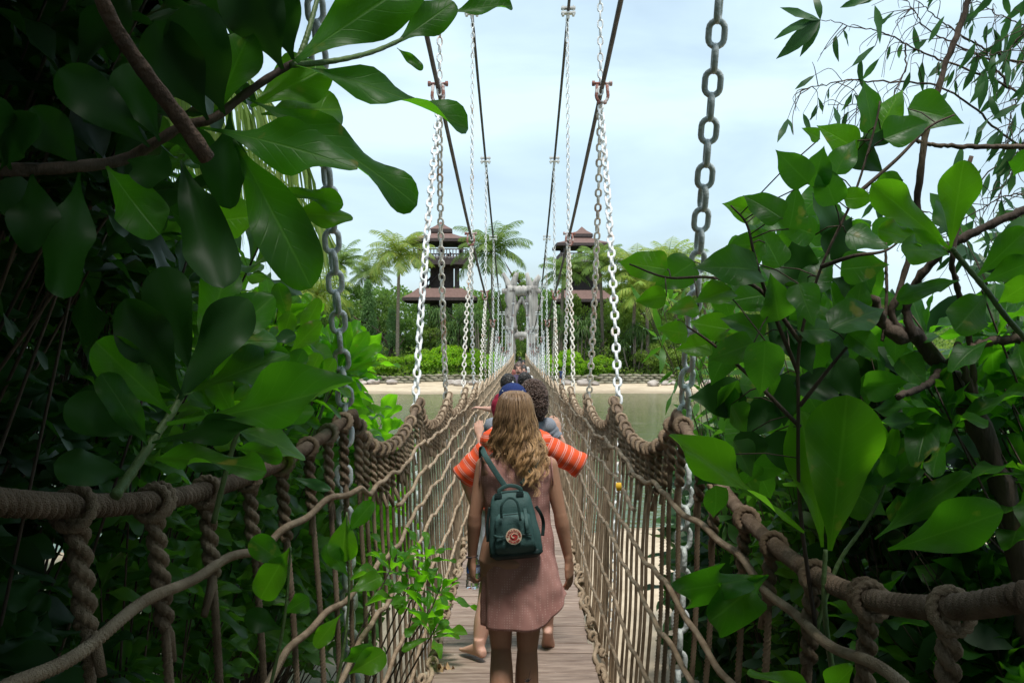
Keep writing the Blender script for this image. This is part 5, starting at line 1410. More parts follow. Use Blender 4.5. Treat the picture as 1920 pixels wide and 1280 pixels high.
def sleeve(par, A, B, r0, r1, m_, over=.03):
    """sleeve in its own frame with z along the arm so that the stripes run round it"""
    A = np.array(A); B = np.array(B); d = B - A; Ln = np.linalg.norm(d); d = d / Ln
    z = Vector(d); rot = z.to_track_quat('Z', 'Y')
    mb = MB(); n = 20; secs = []
    for k in range(n):
        f = k / (n - 1); secs.append(((0, 0, -over + f * (Ln + over)), r0 + (r1 - r0) * f + .003 * math.sin(k * 1.3), r0 + (r1 - r0) * f + .003 * math.cos(k)))
    mb.loft(secs, 22, cap=True); o = mb.build('sleeve', m_, par)
    o.location = Vector(A); o.rotation_mode = 'QUATERNION'; o.rotation_quaternion = rot; wrinkle(o, .008, 18); return o
def bend_sleeve(par, A, E, W_, r0, r1, m_):
    sleeve(par, A, E, r0, r1, m_)
sleeve(man, SL + [.04, 0, .0], EL + (EL - SL) * .12, .072, .078, mor, .02); sleeve(man, SR - [.04, 0, 0], ER + (ER - SR) * .10, .072, .078, mor, .02)
mb = MB(); ms = MB()
mb.ball(SL + [.01, 0, 0], .068, 14, 10); mb.ball(SR - [.01, 0, 0], .068, 14, 10); mb.tube([SL + [.03, 0, 0], (0, 0, .82 * H), SR - [.03, 0, 0]], [.062, .075, .062], 16); mb.build('yoke', mor, man)
# shorts with lime side panel
msh = cloth_mat('shorts_white', (.62, .65, .72)); mlime = cloth_mat('shorts_lime', (.50, .75, .04)); mblk = cloth_mat('shorts_black', (.02, .02, .02))
mb = MB(); mb.loft([((0, 0, .60 * H), .155, .115), ((0, 0, .54 * H), .186, .135), ((0, 0, .47 * H), .195, .135)], 24)
for (Hp, K, A_, hd, pt) in legs:
    Hp, K = np.array(Hp), np.array(K); mb.tube(branch_pathx([Hp + [0, 0, .02], (Hp + K) / 2, K + (Hp - K) * .16], 10), np.linspace(.108, .098, 10), 18)
o = mb.build('shorts', msh, man); remesh(o, .010, 4, .5); wrinkle(o, .010, 12)
mb = MB(); Hp, K = np.array(legs[0][0]), np.array(legs[0][1])
for nm, m_, dx, w_ in (('lime_panel', mlime, -.02, .05), ('black_trim', mblk, -.075, .03)):
    mb = MB(); c = K + (Hp - K) * .22; mb.loft([(c + [dx, -.02, -.05], w_, .085), (c + [dx, -.02, .06], w_, .088)], 18, power=3); mb.build(nm, m_, man)
# cap
mcap = cloth_mat('cap_navy', (.018, .035, .14)); mb = MB(); a = hc + np.array([0, -.012, .030])
secs = [(a + [0, 0, z], rx, ry) for z, rx, ry in ((-.035, .088, .106), (0, .090, .108), (.035, .084, .100), (.065, .064, .078), (.082, .036, .044), (.088, .01, .012))]
mb.loft(secs, 28); cap = mb.build('cap', mcap, man)
mb = MB(); mb.loft([(a + [0, .075, -.022], .075, .05), (a + [0, .12, -.030], .066, .05), (a + [0, .125, -.034], .064, .05)], 20); mb.build('peak', mcap, cap)
mb = MB(); mb.ball(a + [0, 0, .090], .007, 8, 6); 
for sx_ in (-.062, .062): mb.ball(a + [sx_, -.062, .040], .0045, 8, 6)
mb.build('button', M['whitemetal'], cap)

# ---------------------------------------------------------------- person in the grey t-shirt, curly hair
GYc = 7.7; GZc = deck_z(GYc); X0 = 0.0; H = 1.66
q = lambda px, py, y=0.0: op(px, py, y, GYc, X0, GZc)
arms = [(q(925, 800), q(905, 850, .05), q(899, 818, .22), (-.1, .5, .9), (0, 1, -.3), (1, 0, 0)), (q(1026, 800), q(1054, 838, .02), q(1047, 812, .10), (-.25, .3, .95), (-.3, .9, 0), (-1, 0, 0))]
legs = [leg(-.1, H, ax=-.1), leg(.1, H, ax=.1, ay=.1)]
gp, hc = person('person with curly brown hair and grey t-shirt, both hands raised, ahead of the orange shirt', (X0, GYc, GZc), H, M['skin_warm'], arms, legs, headx=.10, vox=.008, curls=(.3, .25))
mgrey = cloth_mat('tee_grey', (.24, .26, .30))
mb = MB(); torso(mb, H, 1.1, g=.014, bot=.50); mb.ball(arms[0][0], .075, 14, 10); mb.ball(arms[1][0], .075, 14, 10); o = mb.build('shirt', mgrey, gp); remesh(o, .01, 5, .5)
sleeve(gp, arms[0][0], arms[0][0] * .45 + arms[0][1] * .55, .066, .062, mgrey); sleeve(gp, arms[1][0], arms[1][0] * .45 + arms[1][1] * .55, .066, .062, mgrey)
def shorts(par, H, legs_, m_, long=.3, vox=.012):
    mb = MB(); mb.loft([((0, 0, .60 * H), .15, .115), ((0, 0, .54 * H), .182, .132), ((0, 0, .48 * H), .185, .130)], 22)
    for (Hp, K, A_, hd, pt) in legs_:
        Hp, K = np.array(Hp), np.array(K); mb.tube(branch_pathx([Hp + [0, 0, .02], (Hp + K) / 2, K + (Hp - K) * long], 8), np.linspace(.102, .092, 8), 16)
    o = mb.build('shorts', m_, par); remesh(o, vox, 4, .5)
shorts(gp, H, legs, cloth_mat('shorts_blue', (.10, .13, .22)))
hair_cap(gp, hc, H, M['hair_brown'], 'curly', 3, n=1500)

# ---------------------------------------------------------------- further walkers
def walker(label, px, pytop, Y0, H, skinm, shirt, short, hair='short', hm='hair_dark', fwd=1.0, arms_px=None, vox=.012, n=500, dx=.02, sh=.19, group=None, hn=1):
    X0 = (px - 975) / FPX * Y0; Z0 = deck_z(Y0)
    if arms_px is None:
        arms = [((-sh, 0, .80 * H), (-sh - .05, -.03 * fwd, .63 * H), (-sh - .05, .05 * fwd, .49 * H), (0, .1 * fwd, -1), (1, 0, 0), (0, fwd, 0)), ((sh, 0, .80 * H), (sh + .05, -.03 * fwd, .63 * H), (sh + .05, .05 * fwd, .49 * H), (0, .1 * fwd, -1), (-1, 0, 0), (0, fwd, 0))]
    else: arms = arms_px(X0, Z0)
    legs = [leg(-.09, H, ax=-.09, ay=-.15 * fwd, hd=(0, fwd), pit=.3, az=.11), leg(.09, H, ax=.09, ay=.12 * fwd, hd=(0, fwd))]
    t, hc = person(label, (X0, Y0, Z0), H, skinm, arms, legs, vox=vox, fwd=fwd, group=group)
    mb = MB(); torso(mb, H, 1.08, g=.013, bot=.50)
    for A in arms:
        S_, E = np.array(A[0]), np.array(A[1]); mb.ball(S_, .066, 12, 8); mb.tube([S_, S_ * .4 + E * .6], [.064, .058], 14)
    o = mb.build('shirt', shirt, t); remesh(o, vox, 4, .5); wrinkle(o, .008, 14)
    shorts(t, H, legs, short, vox=max(vox, .012))
    hair_cap(t, hc, H, M[hm], hair, int(px), n=n, fwd=fwd)
    return t, hc
def armsA(X0, Z0):
    q = lambda px, py, y=0.0: op(px, py, y, 11.6, X0, Z0)
    return [(q(936, 748), q(926, 768, .02), q(905, 765, .10), (-.9, .3, .1), (0, 0, -1), (0, 1, 0)), (q(972, 748), q(978, 772), q(984, 790, .1), (0, .1, -1), (-1, 0, 0), (0, 1, 0))]
t, hc = walker('person with short black hair in a dark red top, left arm reaching to the netting', 953, 697, 11.6, 1.68, M['skin_pink'], cloth_mat('top_red', (.22, .012, .03)), cloth_mat('shorts_dark', (.03, .03, .04)), arms_px=armsA, n=900)
t, hc = walker('person with black hair tied with a blue band, walking beside the dark red top', 984, 697, 12.9, 1.68, M['skin_warm'], cloth_mat('top_navy', (.03, .035, .06)), cloth_mat('shorts_navy', (.03, .03, .05)), n=900)
mb = MB(); a = np.linspace(0, 2 * PI, 14); c = hc + np.array([.045, -.105, -.03]); mb.tube(np.stack([c[0] + np.cos(a) * .022, c[1] + 0 * a, c[2] + np.sin(a) * .022], -1), .012, 8); mb.build('hair_band', mat('band_blue', (.02, .15, .65)), t)
mb = MB(); mb.tube([hc + [.03, -.10, -.01], hc + [.045, -.13, -.05], hc + [.04, -.12, -.13]], [.03, .028, .01], 10); mb.build('ponytail', M['hair_dark'], t)
t, hc = walker('man in a dusty purple t-shirt walking towards the camera', 972, 679, 21.0, 1.78, M['skin_pink'], cloth_mat('tee_purple', (.09, .07, .12)), cloth_mat('shorts_khaki', (.25, .2, .14)), hm='hair_brown', fwd=-1.0, vox=.013, n=500)
mb = MB(); mb.ball(hc + [0, -.052, -.078], (.048, .045, .034), 14, 8); mb.build('beard', M['hair_brown'], t)
wh = cloth_mat('tee_white', (.62, .60, .58))
walker('distant person in white top just behind the purple t-shirt', 982, 676, 27.0, 1.66, M['skin_pink'], wh, cloth_mat('s1', (.1, .1, .12)), fwd=-1.0, vox=.016, n=250)
walker('distant person in red checked top far along the walkway', 974, 673, 33.0, 1.74, M['skin_warm'], cloth_mat('top_brick', (.35, .12, .10)), cloth_mat('s2', (.05, .05, .08)), fwd=-1.0, vox=.016, n=250)
walker('distant person in pale top furthest but one along the walkway', 981, 671, 40.0, 1.72, M['skin_pink'], wh, cloth_mat('s3', (.2, .2, .22)), fwd=-1.0, vox=.018, n=200)
walker('furthest visible walker, dark top, near the far gate', 975, 669, 50.0, 1.74, M['skin_warm'], cloth_mat('top_dark', (.05, .05, .06)), cloth_mat('s4', (.05, .05, .05)), fwd=1.0, vox=.018, n=200)
# person on the far beach
t, hc = walker('small figure in dark blue clothes standing on the far beach right of the gate', 1052, 690, 110.0, 1.68, M['skin_warm'], cloth_mat('top_beach', (.03, .05, .12)), cloth_mat('s5', (.03, .04, .09)), vox=.02, n=150)
t.location.z = gz(t.location.x, 110) + .02

# ---------------------------------------------------------------- small things on the bridge
c = P(835, 1250, 5.9); mb = MB()
for k in range(4):
    a = R(20 + k * 75); tp = leaf_tpl('lance', 8, 4, .5, .5, .5, .2, k)
    put_leaves(mb, [tp], np.array([c[0] - .01, 5.92, deck_z(5.92) + .006]), np.array([math.cos(a), math.sin(a), .12]), np.array([0, 0, 1.]), .085, 1.0)
tag(mb.build('dry_leaves', M['lf_dry']), 'curled dry brown leaves lying on the left edge of the planks', 'leaves')
p0 = P(1160, 912, 8.6); mb = MB(); mb.loft([(p0 + [0, 0, .035], .022, .004), (p0, .026, .004), (p0 + [.004, 0, -.035], .020, .004)], 12, power=5); tag(mb.build('tag', mat('tag_yellow', (.75, .45, .02))), 'small yellow tag tied to the right netting', 'tag')
# ================================================================== NEAR VEGETATION
def branch_path(pts, n=24):
    p = np.array(pts, float); k = np.linspace(0, 1, len(p)); t = np.linspace(0, 1, n)
    out = np.zeros((n, 3))
    m = np.gradient(p, axis=0)
    for i_, tt in enumerate(t):
        x = tt * (len(p) - 1); a = min(int(x), len(p) - 2); f = x - a
        h = [2 * f ** 3 - 3 * f ** 2 + 1, f ** 3 - 2 * f ** 2 + f, -2 * f ** 3 + 3 * f ** 2, f ** 3 - f ** 2]
        out[i_] = h[0] * p[a] + h[1] * m[a] + h[2] * p[a + 1] + h[3] * m[a + 1]
    return out

def one_leaf(name, mat_, parent, base, tip, width, face=(0, -1, .35), fold=.3, curl=.12, side=0.0, shape='obovate', label=None, seed=0, wave=.05, nu=8, nv=16):
    """a single large leaf from base to tip (world points), width in metres"""
    base = np.array(base); tip = np.array(tip); d = tip - base; L_ = np.linalg.norm(d)
    tpl = leaf_tpl(shape, nv, nu, width / L_, fold, curl, wave, seed, side)
    # the droop moves the tip: aim so the tip lands where asked
    n = nrm(np.array(face, float)); d = nrm(d); n = nrm(n - d * (n @ d)); x = np.cross(d, n)
    tp = np.array([side, 1 - .5 * curl ** 2, -curl]); cur = x * tp[0] + d * tp[1] + n * tp[2]
    # rotate the frame so that cur points along the wanted direction
    ax = np.cross(cur, d); s_ = np.linalg.norm(ax); 
    Lk = L_ / np.linalg.norm(tp)
    if s_ > 1e-6:
        rot = np.array(Matrix.Rotation(math.atan2(s_ / np.linalg.norm(cur), (cur @ d) / np.linalg.norm(cur)), 3, Vector(ax / s_)))
        d = rot @ d; n = rot @ n; x = rot @ x
    Vt, Q, UV = tpl
    V = base + Vt @ np.stack([x * Lk * (L_ / Lk) , d * Lk, n * Lk])
    mb = MB(); mb.add(V, Q, uvq=UV)
    o = mb.build(name, mat_, parent)
    if label: o['label'] = label
    return o

def rosette(mb, c, axis_, nl, L_, r_, spread=0.9):
    """indices of leaves fanned round a stem tip"""
    ax = nrm(axis_); a = np.array([1, 0, 0]) if abs(ax[0]) < .8 else np.array([0, 1, 0]); u = nrm(np.cross(ax, a)); v = np.cross(ax, u)
    B, D_, N_, LL = [], [], [], []
    for k in range(nl):
        az = k * 2.39996 + r_.uniform(-.3, .3); f = k / nl; el = 1.25 - spread * 1.5 * (1 - f) + r_.uniform(-.15, .15)
        rd = u * math.cos(az) + v * math.sin(az); d = rd * math.cos(el) + ax * math.sin(el)
        B.append(c + rd * .008 - ax * .10 * (1 - f) * L_ * 2); D_.append(d); N_.append(ax * math.cos(el) - rd * math.sin(el) + r_.normal(0, .15, 3)); LL.append(L_ * r_.uniform(.7, 1.15) * (0.62 + .5 * (1 - f) ** .5))
    return B, D_, N_, LL

def lettuce_bush(name, label, root, tips, L_, nl, mat_, seed, group=None, stemr=.0038, cat='shrub', tpl=T_OB, extra=None, W=1.0, spread=.9):
    """woody shrub: stems from the root to every tip, a rosette of big leaves at each tip"""
    r_ = np.random.default_rng(seed)
    t = thing(name, label, cat, group=group)
    st = MB(); lf = MB(); B, D_, N_, LL = [], [], [], []
    root = np.array(root, float)
    for c in tips:
        c = np.array(c, float)
        mid = root + (c - root) * np.array([.35, .35, .55]) + r_.normal(0, .12, 3)
        q = branch_path([root + r_.normal(0, .08, 3) * [1, 1, 0], mid, c - nrm(c - mid) * .02, c], 10)
        st.tube(q, np.linspace(stemr * 2, stemr * .55, 10), 6)
        ax = nrm(c - mid + np.array([0, 0, .35]) * np.linalg.norm(c - mid) + r_.normal(0, .15, 3))
        b_, d_, n_, l_ = rosette(lf, c, ax, nl, L_, r_, spread); B += b_; D_ += d_; N_ += n_; LL += l_
    if extra is not None:
        for e in extra: B.append(e[0]); D_.append(e[1]); N_.append(e[2]); LL.append(e[3])
    put_leaves(lf, tpl, np.array(B), np.array(D_), np.array(N_), np.array(LL), W)
    st.build('stems', M['bark'], t); lf.build('foliage', mat_, t)
    return t

def ptip(x, y, D): return P(x, y, D)
_r = np.random.default_rng(77)

# ---------------- the big sea lettuce branch reaching in from the left ----------------
sea = thing('sea_lettuce_branch', 'large sea lettuce branch with big glossy leaves reaching in from the upper left', 'shrub')
def br(pts, r0, r1, parent, m='bark', name='branch'):
    q = branch_path([P(*p) for p in pts], 40); rr = np.linspace(r0, r1, 40) * (1 + .08 * np.sin(np.arange(40) * 2.1))
    return MB().tube(q, rr, 9).build(name, M[m], parent)
br([(-60, 318, 1.5), (60, 318, 1.52), (150, 312, 1.55), (230, 300, 1.6), (300, 262, 1.6), (345, 235, 1.6), (400, 222, 1.6), (455, 180, 1.62), (510, 142, 1.65), (560, 112, 1.68)], .011, .006, sea)
br([(545, 122, 1.66), (600, 118, 1.7), (650, 110, 1.74), (700, 97, 1.8), (745, 78, 1.86), (800, 50, 1.9), (850, 20, 1.95)], .0055, .0035, sea, 'stem')
br([(560, 112, 1.68), (578, 60, 1.7), (600, -20, 1.75)], .006, .004, sea, 'stem')
LEAVES = [  # base, tip, width px, material, options
 ((552, 122, 1.66), (878, 242, 1.78), 92, 'lf_big', dict(face=(.1, -1, .9), fold=.45, curl=.12, side=.07, label='long drooping leaf pointing right against the sky')),
 ((375, 240, 1.60), (670, 318, 1.55), 92, 'lf_big', dict(face=(0, -1, .5), fold=.4, curl=.16, side=.02, label='dark leaf drooping over the middle')),
 ((462, 186, 1.62), (782, 385, 1.72), 100, 'lf_big', dict(face=(.1, -1, .7), fold=.35, curl=.15, side=.06, label='broad leaf hanging lowest on the right of the cluster')),
 ((438, 262, 1.60), (584, 540, 1.58), 112, 'lf_big', dict(face=(.2, -1, .1), fold=.2, curl=.08, side=.02, label='long leaf hanging straight down with rounded end')),
 ((432, 205, 1.62), (432, 392, 1.62), 90, 'lf_fill', dict(face=(-.2, -1, .1), fold=.3, curl=.1)),
 ((470, 200, 1.64), (612, 128, 1.72), 100, 'lf_bright', dict(face=(0, -1, .1), fold=.15, curl=.05, label='bright round leaf lit from behind')),
 ((490, 215, 1.66), (640, 205, 1.80), 92, 'lf_bright', dict(face=(0, -1, .2), fold=.2, curl=.1)),
 ((545, 122, 1.66), (792, -46, 1.72), 118, 'lf_big', dict(face=(.1, -1, -.1), fold=.15, curl=.05, side=.03, label='broad leaf rising to the top edge of the photo')),
 ((740, 84, 1.86), (852, 4, 1.90), 66, 'lf_big', dict(face=(0, -1, 0), fold=.2, curl=.05)),
 ((846, 24, 1.94), (960, 10, 2.0), 50, 'lf_big', dict(face=(0, -1, .4), fold=.4, curl=.12)),
 ((744, 90, 1.86), (793, 131, 1.86), 20, 'lf_big', dict(face=(0, -1, .1), fold=.2, curl=.1)),
 ((510, 356, 1.75), (644, 384, 1.80), 44, 'lf_bright', dict(face=(0, -1, .5), fold=.3, curl=.12)),
 ((520, 400, 1.78), (662, 408, 1.84), 52, 'lf_bright', dict(face=(0, -1, .5), fold=.3, curl=.1)),
 ((360, 420, 1.75), (478, 405, 1.75), 80, 'lf_bright', dict(face=(0, -1, .2), fold=.2, curl=.05)),
 ((550, 112, 1.66), (500, -40, 1.62), 100, 'lf_fill', dict(face=(0, -1, 0), fold=.2, curl=.1)),
 ((530, 130, 1.64), (440, -60, 1.55), 120, 'lf_fill', dict(face=(.1, -1, 0), fold=.25, curl=.1)),
 ((420, 215, 1.60), (350, 10, 1.5), 120, 'lf_fill', dict(face=(0, -1, 0), fold=.2, curl=.1)),
 ((390, 225, 1.58), (290, 40, 1.5), 110, 'lf_fill', dict(face=(0, -1, .1), fold=.3, curl=.1)),
 ((400, 225, 1.60), (470, 60, 1.6), 84, 'lf_big', dict(face=(0, -1, .1), fold=.3, curl=.1)),
 ((280, 275, 1.56), (110, 130, 1.5), 92, 'lf_fill', dict(face=(0, -1, .3), fold=.3, curl=.15)),
 ((300, 265, 1.56), (230, 120, 1.55), 80, 'lf_fill', dict(face=(0, -1, .2), fold=.4, curl=.15)),
 ((240, 300, 1.56), (318, 330, 1.5), 80, 'lf_fill', dict(face=(0, -1, .3), fold=.2, curl=.1)),
 ((200, 312, 1.55), (300, 440, 1.5), 90, 'lf_big', dict(face=(0, -1, .2), fold=.3, curl=.15)),
 ((150, 318, 1.55), (120, 560, 1.5), 100, 'lf_fill', dict(face=(0, -1, .1), fold=.2, curl=.1)),
 ((60, 320, 1.52), (70, 470, 1.45), 90, 'lf_fill', dict(face=(0, -1, .1), fold=.2, curl=.1)),
 ((340, 300, 1.6), (420, 540, 1.5), 96, 'lf_fill', dict(face=(.1, -1, .1), fold=.3, curl=.12)),
 ((20, 318, 1.5), (-30, 180, 1.45), 100, 'lf_fill', dict(face=(.1, -1, .1), fold=.3, curl=.1)),
 ((0, 318, 1.5), (70, 215, 1.45), 76, 'lf_fill', dict(face=(.1, -1, .1), fold=.3, curl=.1)),
 ((150, 315, 1.55), (60, 200, 1.5), 80, 'lf_fill', dict(face=(.1, -1, .1), fold=.3, curl=.1)),
]
for k, (b0, b1, w, m_, o_) in enumerate(LEAVES):
    one_leaf('leaf', M[m_], sea, P(*b0), P(*b1), w / FPX * (b0[2] + b1[2]) / 2, seed=k, **o_)
# dead thick cut branch
q = branch_path([P(*p) for p in [(165, -60, 1.15), (215, 50, 1.2), (275, 140, 1.25), (335, 220, 1.3), (388, 296, 1.35)]], 24)
tag(MB().tube(q, np.linspace(.0085, .0115, 24) * (1 + .06 * np.sin(np.arange(24) * 1.9)), 12).build('cut_branch', mat('cut_bark', (.07, .045, .03), (.16, .10, .07), .9, 20, bump=.6, bscale=90)), 'thick brown cut branch hanging across the upper left leaves', 'branch')

# ---------------- lower left stem with upright leaves ----------------
low = thing('sea_lettuce_shoot', 'upright sea lettuce shoot with broad leaves over the left hand rope', 'shrub')
br([(215, 930, 1.7), (250, 880, 1.75), (290, 820, 1.8), (330, 760, 1.85), (365, 690, 1.9), (380, 640, 1.95)], .010, .005, low, 'stem', 'stem')
LOW = [
 ((305, 795, 1.82), (662, 716, 1.7), 92, 'lf_big', dict(face=(0, -1, .75), fold=.45, curl=-.08, side=-.04, label='large leaf reaching right over the rope with a small brown spot')),
 ((270, 862, 1.76), (500, 884, 1.65), 66, 'lf_big', dict(face=(0, -.7, .9), fold=.25, curl=.2, label='leaf with curled shiny blue grey underside')),
 ((330, 760, 1.85), (465, 560, 1.9), 90, 'lf_fill', dict(face=(0, -1, .2), fold=.3, curl=.1)),
 ((372, 690, 1.9), (514, 555, 1.95), 76, 'lf_big', dict(face=(0, -1, .3), fold=.45, curl=.12)),
 ((360, 700, 1.88), (300, 500, 1.85), 90, 'lf_fill', dict(face=(0, -1, .1), fold=.3, curl=.1)),
 ((340, 740, 1.85), (235, 560, 1.8), 96, 'lf_fill', dict(face=(0, -1, .2), fold=.3, curl=.1)),
 ((320, 775, 1.82), (180, 640, 1.8), 90, 'lf_big', dict(face=(0, -1, .4), fold=.35, curl=.1)),
 ((375, 670, 1.9), (430, 500, 1.95), 80, 'lf_big', dict(face=(0, -1, .2), fold=.3, curl=.1)),
 ((380, 650, 1.95), (520, 640, 2.0), 70, 'lf_big', dict(face=(0, -1, .5), fold=.4, curl=.15)),
 ((345, 740, 1.85), (540, 665, 2.0), 70, 'lf_big', dict(face=(0, -1, .6), fold=.4, curl=.1)),
 ((300, 815, 1.8), (120, 760, 1.75), 84, 'lf_fill', dict(face=(0, -1, .4), fold=.3, curl=.15)),
 ((280, 840, 1.78), (190, 700, 1.75), 66, 'lf_big', dict(face=(.8, -1, .2), fold=.3, curl=.1)),
 ((285, 830, 1.78), (470, 800, 1.75), 50, 'lf_fill', dict(face=(0, -1, .6), fold=.4, curl=.15)),
 ((245, 890, 1.75), (100, 870, 1.65), 70, 'lf_fill', dict(face=(0, -1, .3), fold=.3, curl=.15)),
]
for k, (b0, b1, w, m_, o_) in enumerate(LOW):
    one_leaf('leaf', M[m_], low, P(*b0), P(*b1), w / FPX * (b0[2] + b1[2]) / 2, seed=50 + k, **o_)

# ---------------- more single leaves in the mid left ----------------
mid = thing('sea_lettuce_shoot', 'cluster of brighter sea lettuce leaves left of the near left chain', 'shrub')
br([(400, 980, 3.0), (430, 860, 3.0), (455, 790, 3.0), (500, 740, 3.0), (520, 690, 3.0)], .009, .005, mid, 'stem', 'stem')
MID = [((398, 645, 2.6), (514, 556, 2.6), 66, 'lf_big', dict(face=(0, -1, .4))), ((420, 668, 2.8), (555, 627, 2.8), 30, 'lf_lance', dict(face=(0, -1, 1))), ((392, 716, 2.8), (543, 662, 2.8), 62, 'lf_big', dict(face=(0, -1, .5))),
 ((532, 722, 3.0), (570, 655, 3.0), 38, 'lf_big', dict(face=(0, -1, .2))), ((524, 655, 3.1), (546, 585, 3.1), 34, 'lf_bright', dict(face=(0, -1, .1))), ((540, 668, 3.1), (602, 602, 3.1), 36, 'lf_bright', dict(face=(0, -1, .2))),
 ((568, 730, 3.1), (600, 662, 3.1), 38, 'lf_bright', dict(face=(0, -1, .1))), ((452, 712, 2.8), (500, 738, 2.8), 28, 'lf_lance', dict(face=(0, -.6, 1))), ((508, 752, 3.0), (528, 680, 3.0), 34, 'lf_bright', dict(face=(.2, -1, .1))), ((590, 730, 3.1), (628, 672, 3.1), 30, 'lf_bright', dict(face=(0, -1, .3))),
 ((455, 790, 3.0), (590, 770, 3.0), 44, 'lf_big', dict(face=(0, -1, .6))), ((450, 800, 3.0), (400, 700, 3.1), 50, 'lf_big', dict(face=(0, -1, .2))), ((470, 770, 3.0), (560, 700, 3.1), 46, 'lf_bright', dict(face=(0, -1, .4))), ((415, 640, 2.9), (440, 560, 2.9), 40, 'lf_bright', dict(face=(0, -1, .2))),
 ((440, 840, 3.0), (530, 860, 2.9), 40, 'lf_big', dict(face=(0, -1, .7))), ((425, 880, 3.0), (340, 850, 2.9), 50, 'lf_fill', dict(face=(0, -1, .4))), ((500, 650, 3.1), (470, 570, 3.1), 40, 'lf_bright', dict(face=(0, -1, .2))), ((518, 700, 3.0), (470, 620, 3.1), 40, 'lf_bright', dict(face=(0, -1, .2))),
 ((560, 640, 3.2), (600, 560, 3.2), 34, 'lf_bright', dict(face=(0, -1, .2))), ((545, 610, 3.2), (520, 530, 3.2), 36, 'lf_big', dict(face=(0, -1, .2)))]
for k, (b0, b1, w, m_, o_) in enumerate(MID): one_leaf('leaf', M[m_], mid, P(*b0), P(*b1), w / FPX * (b0[2] + b1[2]) / 2, seed=150 + k, fold=.3, curl=.1 + .03 * (k % 4), side=.03 * (k % 3 - 1), **o_)
lowl = thing('low_sea_lettuce', 'sea lettuce with scattered bright round leaves low outside the left netting', 'shrub')
br([(600, 1400, 4.3), (640, 1240, 4.3), (655, 1100, 4.3), (650, 960, 4.3)], .008, .004, lowl, 'stem', 'stem')
br([(480, 1400, 3.7), (530, 1180, 3.7), (545, 1025, 3.7)], .008, .004, lowl, 'stem', 'stem')
LWL = [((650, 965, 4.3), (642, 1052, 4.3), 58, 'lf_bright'), ((545, 1025, 3.7), (488, 1122, 3.7), 62, 'lf_bright'), ((640, 1240, 4.3), (700, 1215, 4.2), 30, 'lf_big'), ((655, 1262, 4.2), (722, 1222, 4.2), 50, 'lf_bright'), ((545, 893, 3.6), (620, 918, 3.6), 20, 'lf_lance'),
 ((640, 1150, 4.3), (590, 1212, 4.3), 34, 'lf_bright'), ((650, 1000, 4.3), (700, 940, 4.3), 34, 'lf_big'), ((653, 1080, 4.3), (610, 1020, 4.3), 40, 'lf_big'), ((540, 1060, 3.7), (470, 1010, 3.7), 50, 'lf_big'), ((530, 1180, 3.7), (460, 1150, 3.7), 46, 'lf_fill'), ((655, 1110, 4.3), (715, 1080, 4.4), 36, 'lf_bright'), ((530, 1150, 3.7), (580, 1120, 3.7), 36, 'lf_big')]
for k, (b0, b1, w, m_) in enumerate(LWL): one_leaf('leaf', M[m_], lowl, P(*b0), P(*b1), w / FPX * b0[2], seed=170 + k, fold=.25, curl=.12, face=(0, -1, .2 + .1 * (k % 3)))
spr = thing('sea_lettuce_sprig', 'bright sprig of upright leaves right of the near left chain, above the hand rope', 'shrub')
br([(560, 900, 6.2), (600, 780, 6.2), (622, 715, 6.2), (640, 690, 6.2)], .012, .006, spr, 'stem', 'stem')
for k, (tx, ty, w) in enumerate([(640, 612, 26), (656, 604, 24), (692, 622, 28), (716, 648, 26), (705, 672, 24), (600, 640, 28), (672, 600, 22), (660, 700, 20), (612, 610, 26), (690, 700, 20)]):
    one_leaf('leaf', M['lf_bright'], spr, P(632 + k % 3 * 4, 700 - k % 4 * 4, 6.2), P(tx, ty, 6.1 + .04 * k), w / FPX * 6.2, seed=190 + k, fold=.35, curl=.08, face=(0, -1, .2))

# ---------------- bushes behind, left ----------------
def tips_in(boxes, n, r_):
    """n tips: x range, y range in the photo, depth range, clear of the walkway and netting"""
    out = []
    while len(out) < n:
        bx_ = boxes[r_.integers(0, len(boxes))]
        x = r_.uniform(bx_[0], bx_[1]); y = r_.uniform(bx_[2], bx_[3]); D = r_.uniform(bx_[4], bx_[5])
        p = P(x, y, D)
        if abs(p[0]) < 1.35 and p[2] < 0.2 and D > 2.0: continue
        if p[2] < -4.0: continue
        out.append(p)
    return out
LB = [
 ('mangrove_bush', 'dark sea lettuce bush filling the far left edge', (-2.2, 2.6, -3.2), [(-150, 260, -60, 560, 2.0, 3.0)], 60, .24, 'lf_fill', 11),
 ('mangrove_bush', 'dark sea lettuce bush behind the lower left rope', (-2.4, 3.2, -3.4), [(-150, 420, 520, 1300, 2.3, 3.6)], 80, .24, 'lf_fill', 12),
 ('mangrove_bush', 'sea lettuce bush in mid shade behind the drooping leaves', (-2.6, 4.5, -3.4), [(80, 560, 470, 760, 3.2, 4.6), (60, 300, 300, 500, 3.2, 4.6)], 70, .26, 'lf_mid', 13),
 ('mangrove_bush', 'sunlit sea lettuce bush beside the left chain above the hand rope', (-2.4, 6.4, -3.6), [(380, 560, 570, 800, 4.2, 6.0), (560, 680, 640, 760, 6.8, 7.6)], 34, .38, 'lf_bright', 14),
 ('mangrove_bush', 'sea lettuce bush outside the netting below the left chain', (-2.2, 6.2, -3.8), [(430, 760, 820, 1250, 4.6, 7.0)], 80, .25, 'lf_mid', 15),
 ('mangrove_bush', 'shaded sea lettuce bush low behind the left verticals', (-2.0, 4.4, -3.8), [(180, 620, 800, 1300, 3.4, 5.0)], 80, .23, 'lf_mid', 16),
 ('mangrove_bush', 'tall dark bush towering at the upper left', (-3.2, 4.0, -3.4), [(-250, 240, -80, 400, 3.4, 5.0), (230, 340, -80, 120, 3.2, 4.2)], 80, .30, 'lf_fill', 17),
]
